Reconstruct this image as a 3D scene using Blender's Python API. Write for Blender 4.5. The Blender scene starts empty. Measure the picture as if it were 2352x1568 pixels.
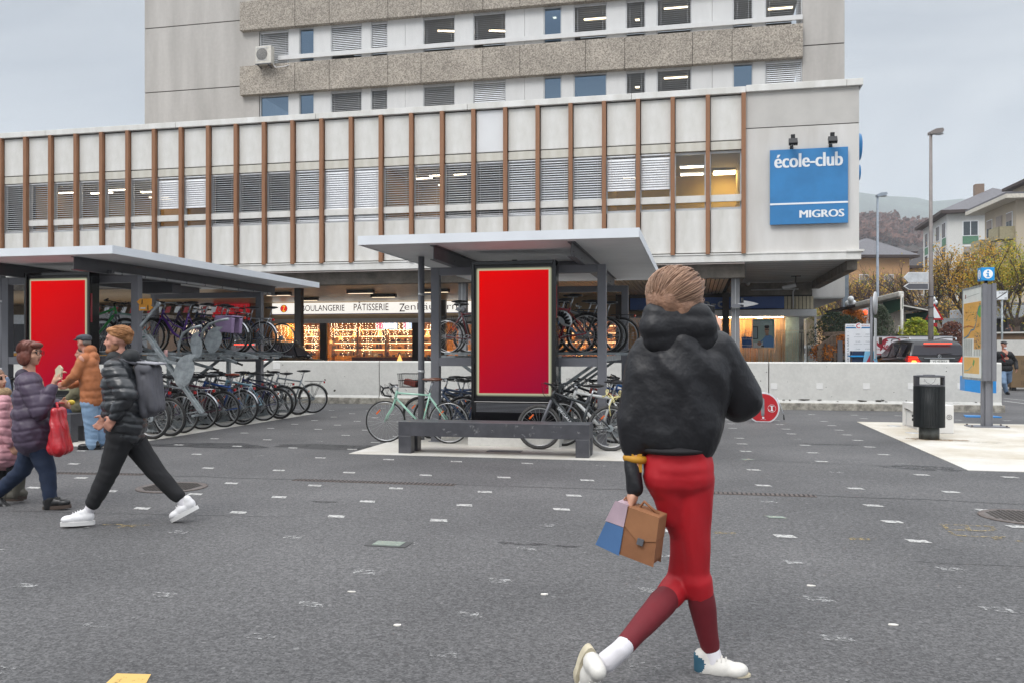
import bpy,math,random
import numpy as np
from mathutils import Vector,Matrix
random.seed(7)
R=math.radians
scene=bpy.context.scene
TH=R(12.15)
CT,ST=math.cos(TH),math.sin(TH)
CAMH,F,CX,HY=1.45,1960.0,1176.0,806.0
cam_d=bpy.data.cameras.new('camera')
cam_d.sensor_width=36.0
cam_d.lens=F/2352.0*36.0
cam_d.shift_y=(HY-784.0)/2352.0
cam_d.clip_start=0.1
cam_d.clip_end=9000.0
cam=bpy.data.objects.new('camera',cam_d)
cam.location=(0,0,CAMH)
cam.rotation_euler=(R(90),0,TH)
scene.collection.objects.link(cam)
scene.camera=cam
world=bpy.data.worlds.new('World')
scene.world=world
world.use_nodes=True
wn,wl=world.node_tree.nodes,world.node_tree.links
wn.clear()
w_out=wn.new('ShaderNodeOutputWorld')
w_bg=wn.new('ShaderNodeBackground')
w_bg.inputs['Strength'].default_value=1.0
sky=wn.new('ShaderNodeTexSky')
sky.sky_type='NISHITA'
sky.sun_disc=False
sky.sun_elevation=R(42)
sky.sun_rotation=R(200)
w_tc=wn.new('ShaderNodeTexCoord')
w_sep=wn.new('ShaderNodeSeparateXYZ')
wl.new(w_tc.outputs['Generated'],w_sep.inputs[0])
w_ramp=wn.new('ShaderNodeValToRGB')
cr=w_ramp.color_ramp
cr.elements[0].position=0.0;cr.elements[0].color=(0.50,0.525,0.55,1)
cr.elements[1].position=1.0;cr.elements[1].color=(2.45,2.47,2.5,1)
e=cr.elements.new(0.14);e.color=(0.545,0.578,0.605,1)
e=cr.elements.new(0.34);e.color=(0.47,0.503,0.535,1)
e=cr.elements.new(0.55);e.color=(1.35,1.37,1.40,1)
wl.new(w_sep.outputs[2],w_ramp.inputs[0])
w_map=wn.new('ShaderNodeMapping')
w_map.inputs['Scale'].default_value=(1.0,1.0,2.6)
wl.new(w_tc.outputs['Generated'],w_map.inputs[0])
w_noise=wn.new('ShaderNodeTexNoise')
w_noise.inputs['Scale'].default_value=2.1
w_noise.inputs['Detail'].default_value=5.0
w_noise.inputs['Roughness'].default_value=0.55
w_noise.inputs['Distortion'].default_value=0.6
wl.new(w_map.outputs[0],w_noise.inputs['Vector'])
w_cr2=wn.new('ShaderNodeValToRGB')
w_cr2.color_ramp.elements[0].position=0.30;w_cr2.color_ramp.elements[0].color=(0.62,0.66,0.72,1)
w_cr2.color_ramp.elements[1].position=0.72;w_cr2.color_ramp.elements[1].color=(1.28,1.26,1.23,1)
wl.new(w_noise.outputs['Fac'],w_cr2.inputs[0])
w_mul=wn.new('ShaderNodeMixRGB');w_mul.blend_type='MULTIPLY';w_mul.inputs[0].default_value=1.0
wl.new(w_ramp.outputs[0],w_mul.inputs[1]);wl.new(w_cr2.outputs[0],w_mul.inputs[2])
w_sc=wn.new('ShaderNodeMixRGB');w_sc.blend_type='MULTIPLY';w_sc.inputs[0].default_value=1.0
w_sc.inputs[2].default_value=(0.1,0.1,0.1,1)
wl.new(sky.outputs[0],w_sc.inputs[1])
w_mix=wn.new('ShaderNodeMixRGB');w_mix.inputs[0].default_value=0.93
wl.new(w_sc.outputs[0],w_mix.inputs[1]);wl.new(w_mul.outputs[0],w_mix.inputs[2])
wl.new(w_mix.outputs[0],w_bg.inputs['Color'])
wl.new(w_bg.outputs[0],w_out.inputs['Surface'])
sun_d=bpy.data.lights.new('sun','SUN')
sun_d.energy=1.25
sun_d.angle=R(24)
sun_d.color=(1.0,0.97,0.93)
sun=bpy.data.objects.new('sun',sun_d)
sun.rotation_euler=(R(42),0,R(-22))
sun.location=(0,-20,40)
scene.collection.objects.link(sun)
scene.view_settings.view_transform='Standard'
scene.view_settings.look='None'
scene.view_settings.exposure=0.25
scene.view_settings.gamma=1.0
scene.render.engine='CYCLES'
scene.cycles.max_bounces=6
scene.cycles.diffuse_bounces=3
scene.cycles.glossy_bounces=3
scene.cycles.transparent_max_bounces=12
scene.cycles.volume_bounces=2
scene.cycles.caustics_reflective=False
scene.cycles.caustics_refractive=False
scene.cycles.sample_clamp_indirect=4.0
def at(px,py,Y):
 """a pixel of the 2352-wide photograph on the vertical plane y = Y"""
 k=(px-CX)/F
 d=Y/(CT+k*ST)
 return Vector(((-ST+k*CT)*d,Y,CAMH+(HY-py)/F*d))
def xat(px,Y):
 return at(px,0,Y).x
def zat(px,py,Y):
 return at(px,py,Y).z
def ground_at(px,py,z=0.0):
 d=(CAMH-z)*F/(py-HY)
 k=(px-CX)/F
 return Vector(((-ST+k*CT)*d,(CT+k*ST)*d,z))
COL=scene.collection
class MB:
 def __init__(s):
  s.v=[];s.f=[];s.m=[];s.s=[]
 def add(s,verts,faces,m=0,smooth=False):
  b=len(s.v)
  s.v.extend([tuple(p)for p in verts])
  for f in faces:
   s.f.append([b+i for i in f]);s.m.append(m);s.s.append(smooth)
  return s
 def box(s,x0,x1,y0,y1,z0,z1,m=0):
  if x0>x1:x0,x1=x1,x0
  if y0>y1:y0,y1=y1,y0
  if z0>z1:z0,z1=z1,z0
  return s.add([(x0,y0,z0),(x1,y0,z0),(x1,y1,z0),(x0,y1,z0),(x0,y0,z1),(x1,y0,z1),(x1,y1,z1),(x0,y1,z1)],[(0,3,2,1),(4,5,6,7),(0,1,5,4),(1,2,6,5),(2,3,7,6),(3,0,4,7)],m)
 def obox(s,c,size,rot=None,m=0):
  """box of size about centre c turned by matrix rot"""
  hx,hy,hz=size[0]/2,size[1]/2,size[2]/2
  rot=rot or Matrix.Identity(3)
  c=Vector(c)
  vs=[c+rot@Vector(p)for p in[(-hx,-hy,-hz),(hx,-hy,-hz),(hx,hy,-hz),(-hx,hy,-hz),(-hx,-hy,hz),(hx,-hy,hz),(hx,hy,hz),(-hx,hy,hz)]]
  return s.add(vs,[(0,3,2,1),(4,5,6,7),(0,1,5,4),(1,2,6,5),(2,3,7,6),(3,0,4,7)],m)
 def bar(s,p0,p1,w,h,m=0,up=(0,0,1)):
  p0,p1=Vector(p0),Vector(p1)
  d=(p1-p0);L=d.length
  if L<1e-6:return s
  d.normalize()
  u=Vector(up)
  if abs(d.dot(u))>0.99:u=Vector((0,1,0))
  sd=d.cross(u).normalized();u=sd.cross(d)
  rot=Matrix((d,sd,u)).transposed()
  return s.obox((p0+p1)/2,(L,w,h),rot,m)
 def tube(s,pts,r,n=8,m=0,caps=True,closed=False):
  pts=[Vector(p)for p in pts]
  if not hasattr(r,'__len__'):r=[r]*len(pts)
  N=len(pts)
  vs=[];prev=None
  for i,p in enumerate(pts):
   if closed:d=pts[(i+1)%N]-pts[i-1]
   elif i==0:d=pts[1]-pts[0]
   elif i==N-1:d=pts[-1]-pts[-2]
   else:d=(pts[i+1]-p).normalized()+(p-pts[i-1]).normalized()
   if d.length<1e-9:d=Vector((0,0,1))
   d.normalize()
   if prev is None:
    a=Vector((0,0,1))if abs(d.z)<0.9 else Vector((1,0,0))
    u=d.cross(a).normalized()
   else:
    u=(prev-d*prev.dot(d))
    u=u.normalized()if u.length>1e-6 else d.orthogonal().normalized()
   prev=u
   w=d.cross(u)
   for k in range(n):
    t=2*math.pi*k/n
    vs.append(p+(u*math.cos(t)+w*math.sin(t))*r[i])
  fs=[]
  for i in range(N if closed else N-1):
   a,b=i*n,((i+1)%N)*n
   for k in range(n):
    fs.append((a+k,a+(k+1)%n,b+(k+1)%n,b+k))
  s.add(vs,fs,m,True)
  if caps and not closed:
   b0=len(s.v)-len(vs)
   s.f.append([b0+k for k in range(n)][::-1]);s.m.append(m);s.s.append(False)
   s.f.append([b0+(N-1)*n+k for k in range(n)]);s.m.append(m);s.s.append(False)
  return s
 def torus(s,c,axis,Rr,r,N=32,n=8,m=0):
  c=Vector(c);ax=Vector(axis).normalized();u=ax.orthogonal().normalized();w=ax.cross(u)
  vs=[];fs=[]
  for i in range(N):
   t=2*math.pi*i/N
   d=u*math.cos(t)+w*math.sin(t)
   for k in range(n):
    q=2*math.pi*k/n
    vs.append(c+d*(Rr+r*math.cos(q))+ax*(r*math.sin(q)))
  for i in range(N):
   for k in range(n):
    a,b=i*n,((i+1)%N)*n
    fs.append((a+k,b+k,b+(k+1)%n,a+(k+1)%n))
  return s.add(vs,fs,m,True)
 def sphere(s,c,r,N=12,M=8,m=0,sc=(1,1,1),rot=None):
  c=Vector(c);vs=[(0,0,1)];fs=[]
  for j in range(1,M):
   ph=math.pi*j/M
   for i in range(N):
    t=2*math.pi*i/N
    vs.append((math.sin(ph)*math.cos(t),math.sin(ph)*math.sin(t),math.cos(ph)))
  vs.append((0,0,-1))
  for i in range(N):fs.append((0,1+i,1+(i+1)%N))
  for j in range(M-2):
   for i in range(N):
    a,b=1+j*N,1+(j+1)*N
    fs.append((a+i,b+i,b+(i+1)%N,a+(i+1)%N))
  L=len(vs)-1;a=1+(M-2)*N
  for i in range(N):fs.append((a+i,L,a+(i+1)%N))
  out=[]
  for p in vs:
   q=Vector((p[0]*sc[0]*r,p[1]*sc[1]*r,p[2]*sc[2]*r))
   if rot:q=rot@q
   out.append(c+q)
  return s.add(out,fs,m,True)
 def lathe(s,prof,c=(0,0,0),n=20,m=0,smooth=True):
  """profile of (radius, z) turned about a vertical axis"""
  vs=[];fs=[]
  for(r,z)in prof:
   for k in range(n):
    t=2*math.pi*k/n
    vs.append((c[0]+r*math.cos(t),c[1]+r*math.sin(t),c[2]+z))
  for i in range(len(prof)-1):
   for k in range(n):
    fs.append((i*n+k,i*n+(k+1)%n,(i+1)*n+(k+1)%n,(i+1)*n+k))
  s.add(vs,fs,m,smooth)
  b0=len(s.v)-len(vs)
  if prof[0][0]>1e-4:
   s.f.append([b0+k for k in range(n)][::-1]);s.m.append(m);s.s.append(False)
  if prof[-1][0]>1e-4:
   s.f.append([b0+(len(prof)-1)*n+k for k in range(n)]);s.m.append(m);s.s.append(False)
  return s
 def prism(s,poly,o,u,w,d,m=0,smooth_side=False):
  """polygon (a, b) pairs in the plane o + a*u + b*w, thickened by vector d"""
  o,u,w,d=Vector(o),Vector(u),Vector(w),Vector(d)
  n=len(poly)
  P=[o+u*a+w*b for a,b in poly]
  vs=P+[p+d for p in P]
  s.add(vs,[tuple(range(n)),tuple(range(2*n-1,n-1,-1))],m)
  s.add(vs,[(i,(i+1)%n,n+(i+1)%n,n+i)for i in range(n)],m,smooth_side)
  return s
 def quad(s,a,b,c,d,m=0):
  return s.add([a,b,c,d],[(0,1,2,3)],m)
 def merge(s,o,M=None):
  b=len(s.v)
  for p in o.v:
   s.v.append(tuple(M@Vector(p))if M is not None else p)
  for f,m,sm in zip(o.f,o.m,o.s):
   s.f.append([b+i for i in f]);s.m.append(m);s.s.append(sm)
  return s
 def build(s,name,mats,parent=None,bevel=0.0,loc=None):
  me=bpy.data.meshes.new(name)
  v=s.v
  if loc is not None:
   v=[(p[0]-loc[0],p[1]-loc[1],p[2]-loc[2])for p in v]
  me.from_pydata(v,[],s.f)
  if not isinstance(mats,(list,tuple)):mats=[mats]
  for m in mats:me.materials.append(m)
  me.polygons.foreach_set('material_index',s.m)
  me.polygons.foreach_set('use_smooth',s.s)
  me.update()
  fix_normals(me)
  o=bpy.data.objects.new(name,me)
  COL.objects.link(o)
  if loc is not None:o.location=loc
  if parent is not None:o.parent=parent
  if bevel:
   b=o.modifiers.new('bevel','BEVEL');b.width=bevel;b.segments=2;b.limit_method='ANGLE';b.angle_limit=R(40)
  return o
import bmesh
def fix_normals(me):
 if len(me.polygons)>60000:return
 bm=bmesh.new();bm.from_mesh(me)
 bmesh.ops.recalc_face_normals(bm,faces=bm.faces)
 bm.to_mesh(me);bm.free()
def tag(o,label=None,cat=None,group=None,kind=None):
 if label:o['label']=label
 if cat:o['category']=cat
 if group:o['group']=group
 if kind:o['kind']=kind
 return o
def empty(name,loc=(0,0,0),rz=0.0,parent=None):
 o=bpy.data.objects.new(name,None)
 o.location=loc;o.rotation_euler=(0,0,rz)
 o.empty_display_size=0.2
 COL.objects.link(o)
 if parent is not None:o.parent=parent
 return o
KIDS={}
def copy_tree(o,parent=None):
 c=o.copy();COL.objects.link(c);c.parent=parent
 for ch in list(o.children):
  copy_tree(ch,c)
 return c
ORD=['first','second','third','fourth','fifth','sixth','seventh','eighth','ninth','tenth','eleventh','twelfth','thirteenth','fourteenth','fifteenth','sixteenth']
def add_text(mb,body,o,u,w,W=None,H=None,m=0,off=None,align='L',shear=0.0,depth=0.0):
 """flat lettering: lower-left corner o, reading direction u, up direction w, fitted to width W and/or height H"""
 cu=bpy.data.curves.new('t','FONT');cu.body=body;cu.resolution_u=3
 cu.shear=shear
 if off:cu.offset=off
 ob=bpy.data.objects.new('t',cu);COL.objects.link(ob)
 dg=bpy.context.evaluated_depsgraph_get();dg.update()
 me=ob.evaluated_get(dg).to_mesh()
 co=[v.co.copy()for v in me.vertices];fs=[tuple(p.vertices)for p in me.polygons]
 ob.evaluated_get(dg).to_mesh_clear()
 bpy.data.objects.remove(ob);bpy.data.curves.remove(cu)
 if not co:return
 x0,x1=min(c.x for c in co),max(c.x for c in co);y0,y1=min(c.y for c in co),max(c.y for c in co)
 sx=W/(x1-x0)if W else None;sy=H/(y1-y0)if H else None
 if sx is None:sx=sy
 if sy is None:sy=sx
 sh=0 if align=='L' else(-(x1-x0)*sx/(2 if align=='C' else 1))
 o,u,w=Vector(o),Vector(u).normalized(),Vector(w).normalized()
 mb.add([o+u*((c.x-x0)*sx+sh)+w*((c.y-y0)*sy)for c in co],fs,m)
MATS={}
def lin(h):
 """hex colour to linear"""
 h=h.lstrip('#');c=[int(h[i:i+2],16)/255 for i in(0,2,4)]
 return tuple(x/12.92 if x<=0.04045 else((x+0.055)/1.055)**2.4 for x in c)
def pm(name,col,rough=0.6,metal=0.0,var=0.10,scale=6.0,bump=0.0,bscale=60.0,coat=0.0,stretch=(1,1,1),spec=0.5,dark=None,var2=0.0,detail=4.0):
 """principled material with procedural variation of colour and roughness"""
 if name in MATS:return MATS[name]
 if isinstance(col,str):col=lin(col)
 m=bpy.data.materials.new(name);m.use_nodes=True
 n,l=m.node_tree.nodes,m.node_tree.links
 b=n['Principled BSDF']
 b.inputs['Roughness'].default_value=rough
 b.inputs['Metallic'].default_value=metal
 b.inputs['Specular IOR Level'].default_value=spec
 if coat:b.inputs['Coat Weight'].default_value=coat;b.inputs['Coat Roughness'].default_value=0.08
 tc=n.new('ShaderNodeTexCoord');mp=n.new('ShaderNodeMapping');mp.inputs['Scale'].default_value=stretch
 l.new(tc.outputs['Object'],mp.inputs[0])
 no=n.new('ShaderNodeTexNoise');no.inputs['Scale'].default_value=scale;no.inputs['Detail'].default_value=detail;no.inputs['Roughness'].default_value=0.6
 l.new(mp.outputs[0],no.inputs['Vector'])
 cr=n.new('ShaderNodeValToRGB')
 d=dark if dark else tuple(c*(1-2*var)for c in col)
 cr.color_ramp.elements[0].position=0.3;cr.color_ramp.elements[0].color=(*d,1)
 cr.color_ramp.elements[1].position=0.7;cr.color_ramp.elements[1].color=(*[min(1,c*(1+var))for c in col],1)
 l.new(no.outputs['Fac'],cr.inputs[0])
 src=cr.outputs[0]
 if var2:
  n2=n.new('ShaderNodeTexNoise');n2.inputs['Scale'].default_value=scale*14;n2.inputs['Detail'].default_value=2
  l.new(tc.outputs['Object'],n2.inputs['Vector'])
  c2=n.new('ShaderNodeValToRGB')
  c2.color_ramp.elements[0].position=0.35;c2.color_ramp.elements[0].color=(1-var2,)*3+(1,)
  c2.color_ramp.elements[1].position=0.65;c2.color_ramp.elements[1].color=(1+var2*.5,)*3+(1,)
  l.new(n2.outputs['Fac'],c2.inputs[0])
  mx=n.new('ShaderNodeMixRGB');mx.blend_type='MULTIPLY';mx.inputs[0].default_value=1
  l.new(src,mx.inputs[1]);l.new(c2.outputs[0],mx.inputs[2]);src=mx.outputs[0]
 l.new(src,b.inputs['Base Color'])
 if bump:
  nb=n.new('ShaderNodeTexNoise');nb.inputs['Scale'].default_value=bscale;nb.inputs['Detail'].default_value=3
  l.new(tc.outputs['Object'],nb.inputs['Vector'])
  bp=n.new('ShaderNodeBump');bp.inputs['Strength'].default_value=bump;bp.inputs['Distance'].default_value=0.02
  l.new(nb.outputs['Fac'],bp.inputs['Height']);l.new(bp.outputs[0],b.inputs['Normal'])
 MATS[name]=m
 return m
def em(name,col,strength):
 if name in MATS:return MATS[name]
 if isinstance(col,str):col=lin(col)
 m=bpy.data.materials.new(name);m.use_nodes=True
 b=m.node_tree.nodes['Principled BSDF']
 b.inputs['Base Color'].default_value=(*[c*.5 for c in col],1)
 b.inputs['Emission Color'].default_value=(*col,1);b.inputs['Emission Strength'].default_value=strength
 MATS[name]=m
 return m
def glassmat(name,tint=(1,1,1),refl=0.10,rough=0.02,fres=1.45,gc=(1,1,1)):
 if name in MATS:return MATS[name]
 m=bpy.data.materials.new(name);m.use_nodes=True
 n,l=m.node_tree.nodes,m.node_tree.links;n.clear()
 o=n.new('ShaderNodeOutputMaterial');t=n.new('ShaderNodeBsdfTransparent');g=n.new('ShaderNodeBsdfGlossy')
 t.inputs[0].default_value=(*tint,1);g.inputs['Roughness'].default_value=rough;g.inputs['Color'].default_value=(*gc,1)
 fr=n.new('ShaderNodeFresnel');fr.inputs[0].default_value=fres
 ma=n.new('ShaderNodeMath');ma.operation='ADD';ma.inputs[1].default_value=refl;ma.use_clamp=True
 mx=n.new('ShaderNodeMixShader')
 l.new(fr.outputs[0],ma.inputs[0]);l.new(ma.outputs[0],mx.inputs[0]);l.new(t.outputs[0],mx.inputs[1]);l.new(g.outputs[0],mx.inputs[2]);l.new(mx.outputs[0],o.inputs[0])
 MATS[name]=m
 return m
M_dark=pm('dark steel grey','#727379',0.42,0.0,0.05,3,0.05,200)
M_darker=pm('charcoal steel','#5c5d62',0.45,0.0,0.06,3)
M_black=pm('black plastic','#1a1a1c',0.4,0,0.1,10)
M_blackgloss=pm('black gloss paint','#0c0c0f',0.12,0,0.05,4,spec=0.7)
M_rubber=pm('rubber','#2c2b2a',0.8,0,0.15,20)
M_chrome=pm('brushed metal','#b9bcc0',0.28,0.9,0.08,20)
M_galv=pm('galvanised steel','#99a0a3',0.45,0.35,0.22,9,0.1,60)
M_canopy=pm('pale grey canopy sheet','#e6eaef',0.5,0,0.04,1.2)
M_canopy_under=pm('canopy underside','#e3e4e6',0.6,0,0.05,1.0)
M_white=pm('white paint','#dededc',0.6,0,0.05,3)
M_glass=glassmat('window glass',(0.9,0.93,0.95),0.06)
M_glassb=glassmat('dark window glass',(0.45,0.52,0.58),0.16)
# GROUND
def asphalt_mat():
 m=bpy.data.materials.new('asphalt');m.use_nodes=True
 n,l=m.node_tree.nodes,m.node_tree.links
 b=n['Principled BSDF'];b.inputs['Roughness'].default_value=0.78;b.inputs['Specular IOR Level'].default_value=0.35
 tc=n.new('ShaderNodeTexCoord')
 big=n.new('ShaderNodeTexNoise');big.inputs['Scale'].default_value=0.45;big.inputs['Detail'].default_value=6
 l.new(tc.outputs['Object'],big.inputs['Vector'])
 cb=n.new('ShaderNodeValToRGB');cb.color_ramp.elements[0].position=.28;cb.color_ramp.elements[0].color=(.076,.076,.078,1)
 cb.color_ramp.elements[1].position=.72;cb.color_ramp.elements[1].color=(.134,.133,.134,1)
 l.new(big.outputs['Fac'],cb.inputs[0])
 fine=n.new('ShaderNodeTexVoronoi');fine.inputs['Scale'].default_value=95
 l.new(tc.outputs['Object'],fine.inputs['Vector'])
 cf=n.new('ShaderNodeValToRGB');cf.color_ramp.interpolation='LINEAR'
 cf.color_ramp.elements[0].position=0.0;cf.color_ramp.elements[0].color=(.62,.62,.62,1)
 cf.color_ramp.elements[1].position=1.0;cf.color_ramp.elements[1].color=(1.45,1.43,1.42,1)
 sp=n.new('ShaderNodeSeparateColor');l.new(fine.outputs['Color'],sp.inputs[0]);l.new(sp.outputs[0],cf.inputs[0])
 mid=n.new('ShaderNodeTexNoise');mid.inputs['Scale'].default_value=26;mid.inputs['Detail'].default_value=6;mid.inputs['Roughness'].default_value=0.75
 l.new(tc.outputs['Object'],mid.inputs['Vector'])
 cm=n.new('ShaderNodeValToRGB');cm.color_ramp.elements[0].position=.33;cm.color_ramp.elements[0].color=(.55,.55,.56,1)
 cm.color_ramp.elements[1].position=.66;cm.color_ramp.elements[1].color=(1.32,1.32,1.32,1)
 l.new(mid.outputs['Fac'],cm.inputs[0])
 m1=n.new('ShaderNodeMixRGB');m1.blend_type='MULTIPLY';m1.inputs[0].default_value=1
 l.new(cb.outputs[0],m1.inputs[1]);l.new(cf.outputs[0],m1.inputs[2])
 m2=n.new('ShaderNodeMixRGB');m2.blend_type='MULTIPLY';m2.inputs[0].default_value=.8
 l.new(m1.outputs[0],m2.inputs[1]);l.new(cm.outputs[0],m2.inputs[2])
 gum=n.new('ShaderNodeTexVoronoi');gum.inputs['Scale'].default_value=7.0
 l.new(tc.outputs['Object'],gum.inputs['Vector'])
 sg=n.new('ShaderNodeSeparateColor');l.new(gum.outputs['Color'],sg.inputs[0])
 rad=n.new('ShaderNodeMath');rad.operation='MULTIPLY_ADD';rad.inputs[1].default_value=.16;rad.inputs[2].default_value=-.055
 l.new(sg.outputs[1],rad.inputs[0])
 ls=n.new('ShaderNodeMath');ls.operation='LESS_THAN'
 l.new(gum.outputs['Distance'],ls.inputs[0]);l.new(rad.outputs[0],ls.inputs[1])
 gm=n.new('ShaderNodeMath');gm.operation='MULTIPLY';gm.inputs[1].default_value=.42;l.new(ls.outputs[0],gm.inputs[0])
 m3=n.new('ShaderNodeMixRGB');m3.inputs[2].default_value=(.30,.30,.295,1)
 l.new(gm.outputs[0],m3.inputs[0]);l.new(m2.outputs[0],m3.inputs[1])
 l.new(m3.outputs[0],b.inputs['Base Color'])
 bp=n.new('ShaderNodeBump');bp.inputs['Strength'].default_value=.55;bp.inputs['Distance'].default_value=.012
 l.new(mid.outputs['Fac'],bp.inputs['Height'])
 l.new(bp.outputs[0],b.inputs['Normal'])
 return m
M_asph=asphalt_mat()
g=MB();g.quad((-900,-60,0),(900,-60,0),(900,1400,0),(-900,1400,0));tag(g.build('ground',M_asph),'grey asphalt of the station square','ground',kind='structure')
def worn_paint(name,col,keep=0.62,scale=30,alpha=True):
 """thermoplastic or sprayed paint worn through to the asphalt in places"""
 m=bpy.data.materials.new(name);m.use_nodes=True
 n,l=m.node_tree.nodes,m.node_tree.links
 b=n['Principled BSDF'];b.inputs['Base Color'].default_value=(*col,1);b.inputs['Roughness'].default_value=.6
 out=n['Material Output'];tr=n.new('ShaderNodeBsdfTransparent');mx=n.new('ShaderNodeMixShader')
 tc=n.new('ShaderNodeTexCoord');no=n.new('ShaderNodeTexNoise');no.inputs['Scale'].default_value=scale;no.inputs['Detail'].default_value=5;no.inputs['Roughness'].default_value=.8
 l.new(tc.outputs['Object'],no.inputs['Vector'])
 cr=n.new('ShaderNodeValToRGB');cr.color_ramp.elements[0].position=1-keep-.05;cr.color_ramp.elements[1].position=1-keep+.08
 l.new(no.outputs['Fac'],cr.inputs[0]);l.new(cr.outputs[0],mx.inputs[0]);l.new(tr.outputs[0],mx.inputs[1]);l.new(b.outputs[0],mx.inputs[2]);l.new(mx.outputs[0],out.inputs[0])
 return m
M_pad=pm('white painted paving','#d0cec9',0.55,0,0.045,1.6,var2=0.05,dark=lin('#c4beb2'))
M_pad_dirty=pm('stained white paving','#d2cfc8',0.6,0,0.06,0.9,var2=0.05,dark=lin('#b3a894'))
def pad(name,x0,x1,y0,y1,mt=M_pad,z=0.006,lab=None):
 p=MB();p.box(x0,x1,y0,y1,-0.02,z);return tag(p.build(name,mt),lab,'paving',kind='structure')
pad('pavement',-4.8,-0.74,11.32,18.85,lab='white painted bay under the middle bicycle shelter')
pad('pavement',-13.2,-8.66,11.32,18.45,lab='white painted bay under the left bicycle shelter')
pad('pavement',3.24,14,12.55,18.64,M_pad_dirty,lab='stained white bay with the litter bin')
pad('pavement',3.24,14,11.32,12.55,lab='clean white strip at the front of the right bay')
M_m1=worn_paint('white square paint',(.47,.465,.45),.58,22)
M_m2=worn_paint('faded square paint',(.36,.36,.355),.48,20)
M_m3=worn_paint('very faded square paint',(.27,.27,.268),.44,22)
M_m4=pm('greenish glass tile','#8c988e',.25,0,.08,9)
rows=[3.3,3.95,4.55,5.26,6.14,7.0,7.77,8.53,9.57,10.8,11.83,12.8,13.8,14.75,15.7,16.6,17.6,18.6,19.6,20.6]
rg=random.Random(11)
marks=[]
def blocked(x,y):
 for(a,b,c,d)in((-4.95,-.6,11.2,19),(-13.4,-8.5,11.2,18.6),(3.1,15,11.2,18.8)):
  if a<x<b and c<y<d:return True
 return False
for y in rows:
 for i in range(-16,8):
  x=.71+.945*i
  if blocked(x,y):continue
  d=-x*ST+y*CT
  px=CX+F*(x*CT+y*ST)/d
  if-20<px<2372 and y<21.2:
   marks.append((x+rg.uniform(-.02,.02),y+rg.uniform(-.03,.03),y))
for k,(x,y,row)in enumerate(marks):
 q=MB()
 w,h=.152,.10 if row>5 else.085
 skew=.03
 q.add([(x-w/2,y-h/2,.004),(x+w/2,y-h/2,.004),(x+w/2-skew,y+h/2,.004),(x-w/2-skew,y+h/2,.004)],[(0,1,2,3)])
 mt=M_m1 if row>6.5 else(M_m2 if row>4.4 else M_m3)
 if rg.random()<.14:mt=M_m2 if row>6.5 else M_m3
 o=q.build('painted_square',mt)
 if(row in(7.77,11.83)and abs(x-.71)<.06):o.data.materials[0]=M_m4
 tag(o,kind='structure')
p=ground_at(893,1249)
q=MB();q.box(p.x-.16,p.x+.16,p.y-.09,p.y+.09,-.01,.005);q.box(p.x-.11,p.x+.11,p.y-.065,p.y+.065,.0,.010,1)
tag(q.build('light_tile',[pm('tile rim','#4a4a4a',.7),M_m4]),'pale green glass tile set in a dark frame in the foreground asphalt','ground tile')
M_yel=worn_paint('worn yellow paint',(.36,.27,.11),.48,26)
M_yel2=worn_paint('solid yellow paint',(.62,.40,.12),.66,14)
p0=[ground_at(232,1580),ground_at(268,1547),ground_at(347,1549),ground_at(330,1580)]
q=MB();q.add([(p.x,p.y,.004)for p in p0],[(0,1,2,3)]);tag(q.build('road_marking',M_yel2),'yellow paint block at the bottom left of the square','road marking',kind='structure')
def paint_lines(name,lines,w,mt,lab):
 q=MB()
 for ln in lines:
  P=[ground_at(*a)for a in ln]
  for a,b in zip(P,P[1:]):
   d=(b-a);d.normalize();n=Vector((-d.y,d.x,0))*w/2
   q.add([(a.x+n.x,a.y+n.y,.0045),(a.x-n.x,a.y-n.y,.0045),(b.x-n.x,b.y-n.y,.0045),(b.x+n.x,b.y+n.y,.0045)],[(0,1,2,3)])
 tag(q.build(name,mt),lab,'road marking',kind='structure')
paint_lines('road_marking',[[(2156,1204),(2240,1207),(2278,1209),(2284,1217),(2262,1219),(2178,1216),(2166,1206)],[(2218,1206),(2226,1218)],[(2180,1220),(2190,1228),(2240,1232),(2310,1233)],[(2278,1232),(2290,1240),(2300,
1232)],[(2330,1242),(2350,1243)]],.035,M_yel,'worn yellow utility scribble on the right of the square')
paint_lines('road_marking',[[(235,1205),(270,1204),(310,1210)],[(270,1212),(300,1206),(345,1206)]],.03,M_yel,'faint yellow paint trace behind the white sneaker')
paint_lines('road_marking',[[(1640,1223),(1690,1225)],[(1745+205,1237),(1998,1238)]],.07,M_yel,'faded yellow dabs right of the red leggings')
paint_lines('road_marking',[[(2306,914),(2352,918),(2380,921)],[(2306,920),(2352,926),(2380,931)]],.10,M_m1,'thin white lines on the road beyond the wall')
def blob_poly(cx,cy,rx,ry,n=26,seed=1,amp=.35):
 r_=random.Random(seed);ph=[r_.uniform(0,6.28)for _ in range(6)]
 out=[]
 for k in range(n):
  t=2*math.pi*k/n
  s=1+amp*(.5*math.sin(2*t+ph[0])+.35*math.sin(3*t+ph[1])+.25*math.sin(5*t+ph[2])+.2*math.sin(9*t+ph[3]))
  out.append((cx+rx*s*math.cos(t),cy+ry*s*math.sin(t)))
 return out
M_stain=worn_paint('dark stain',(.040,.040,.042),.60,3.4)
M_stain2=worn_paint('dark stain 2',(.050,.050,.053),.50,7)
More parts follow.
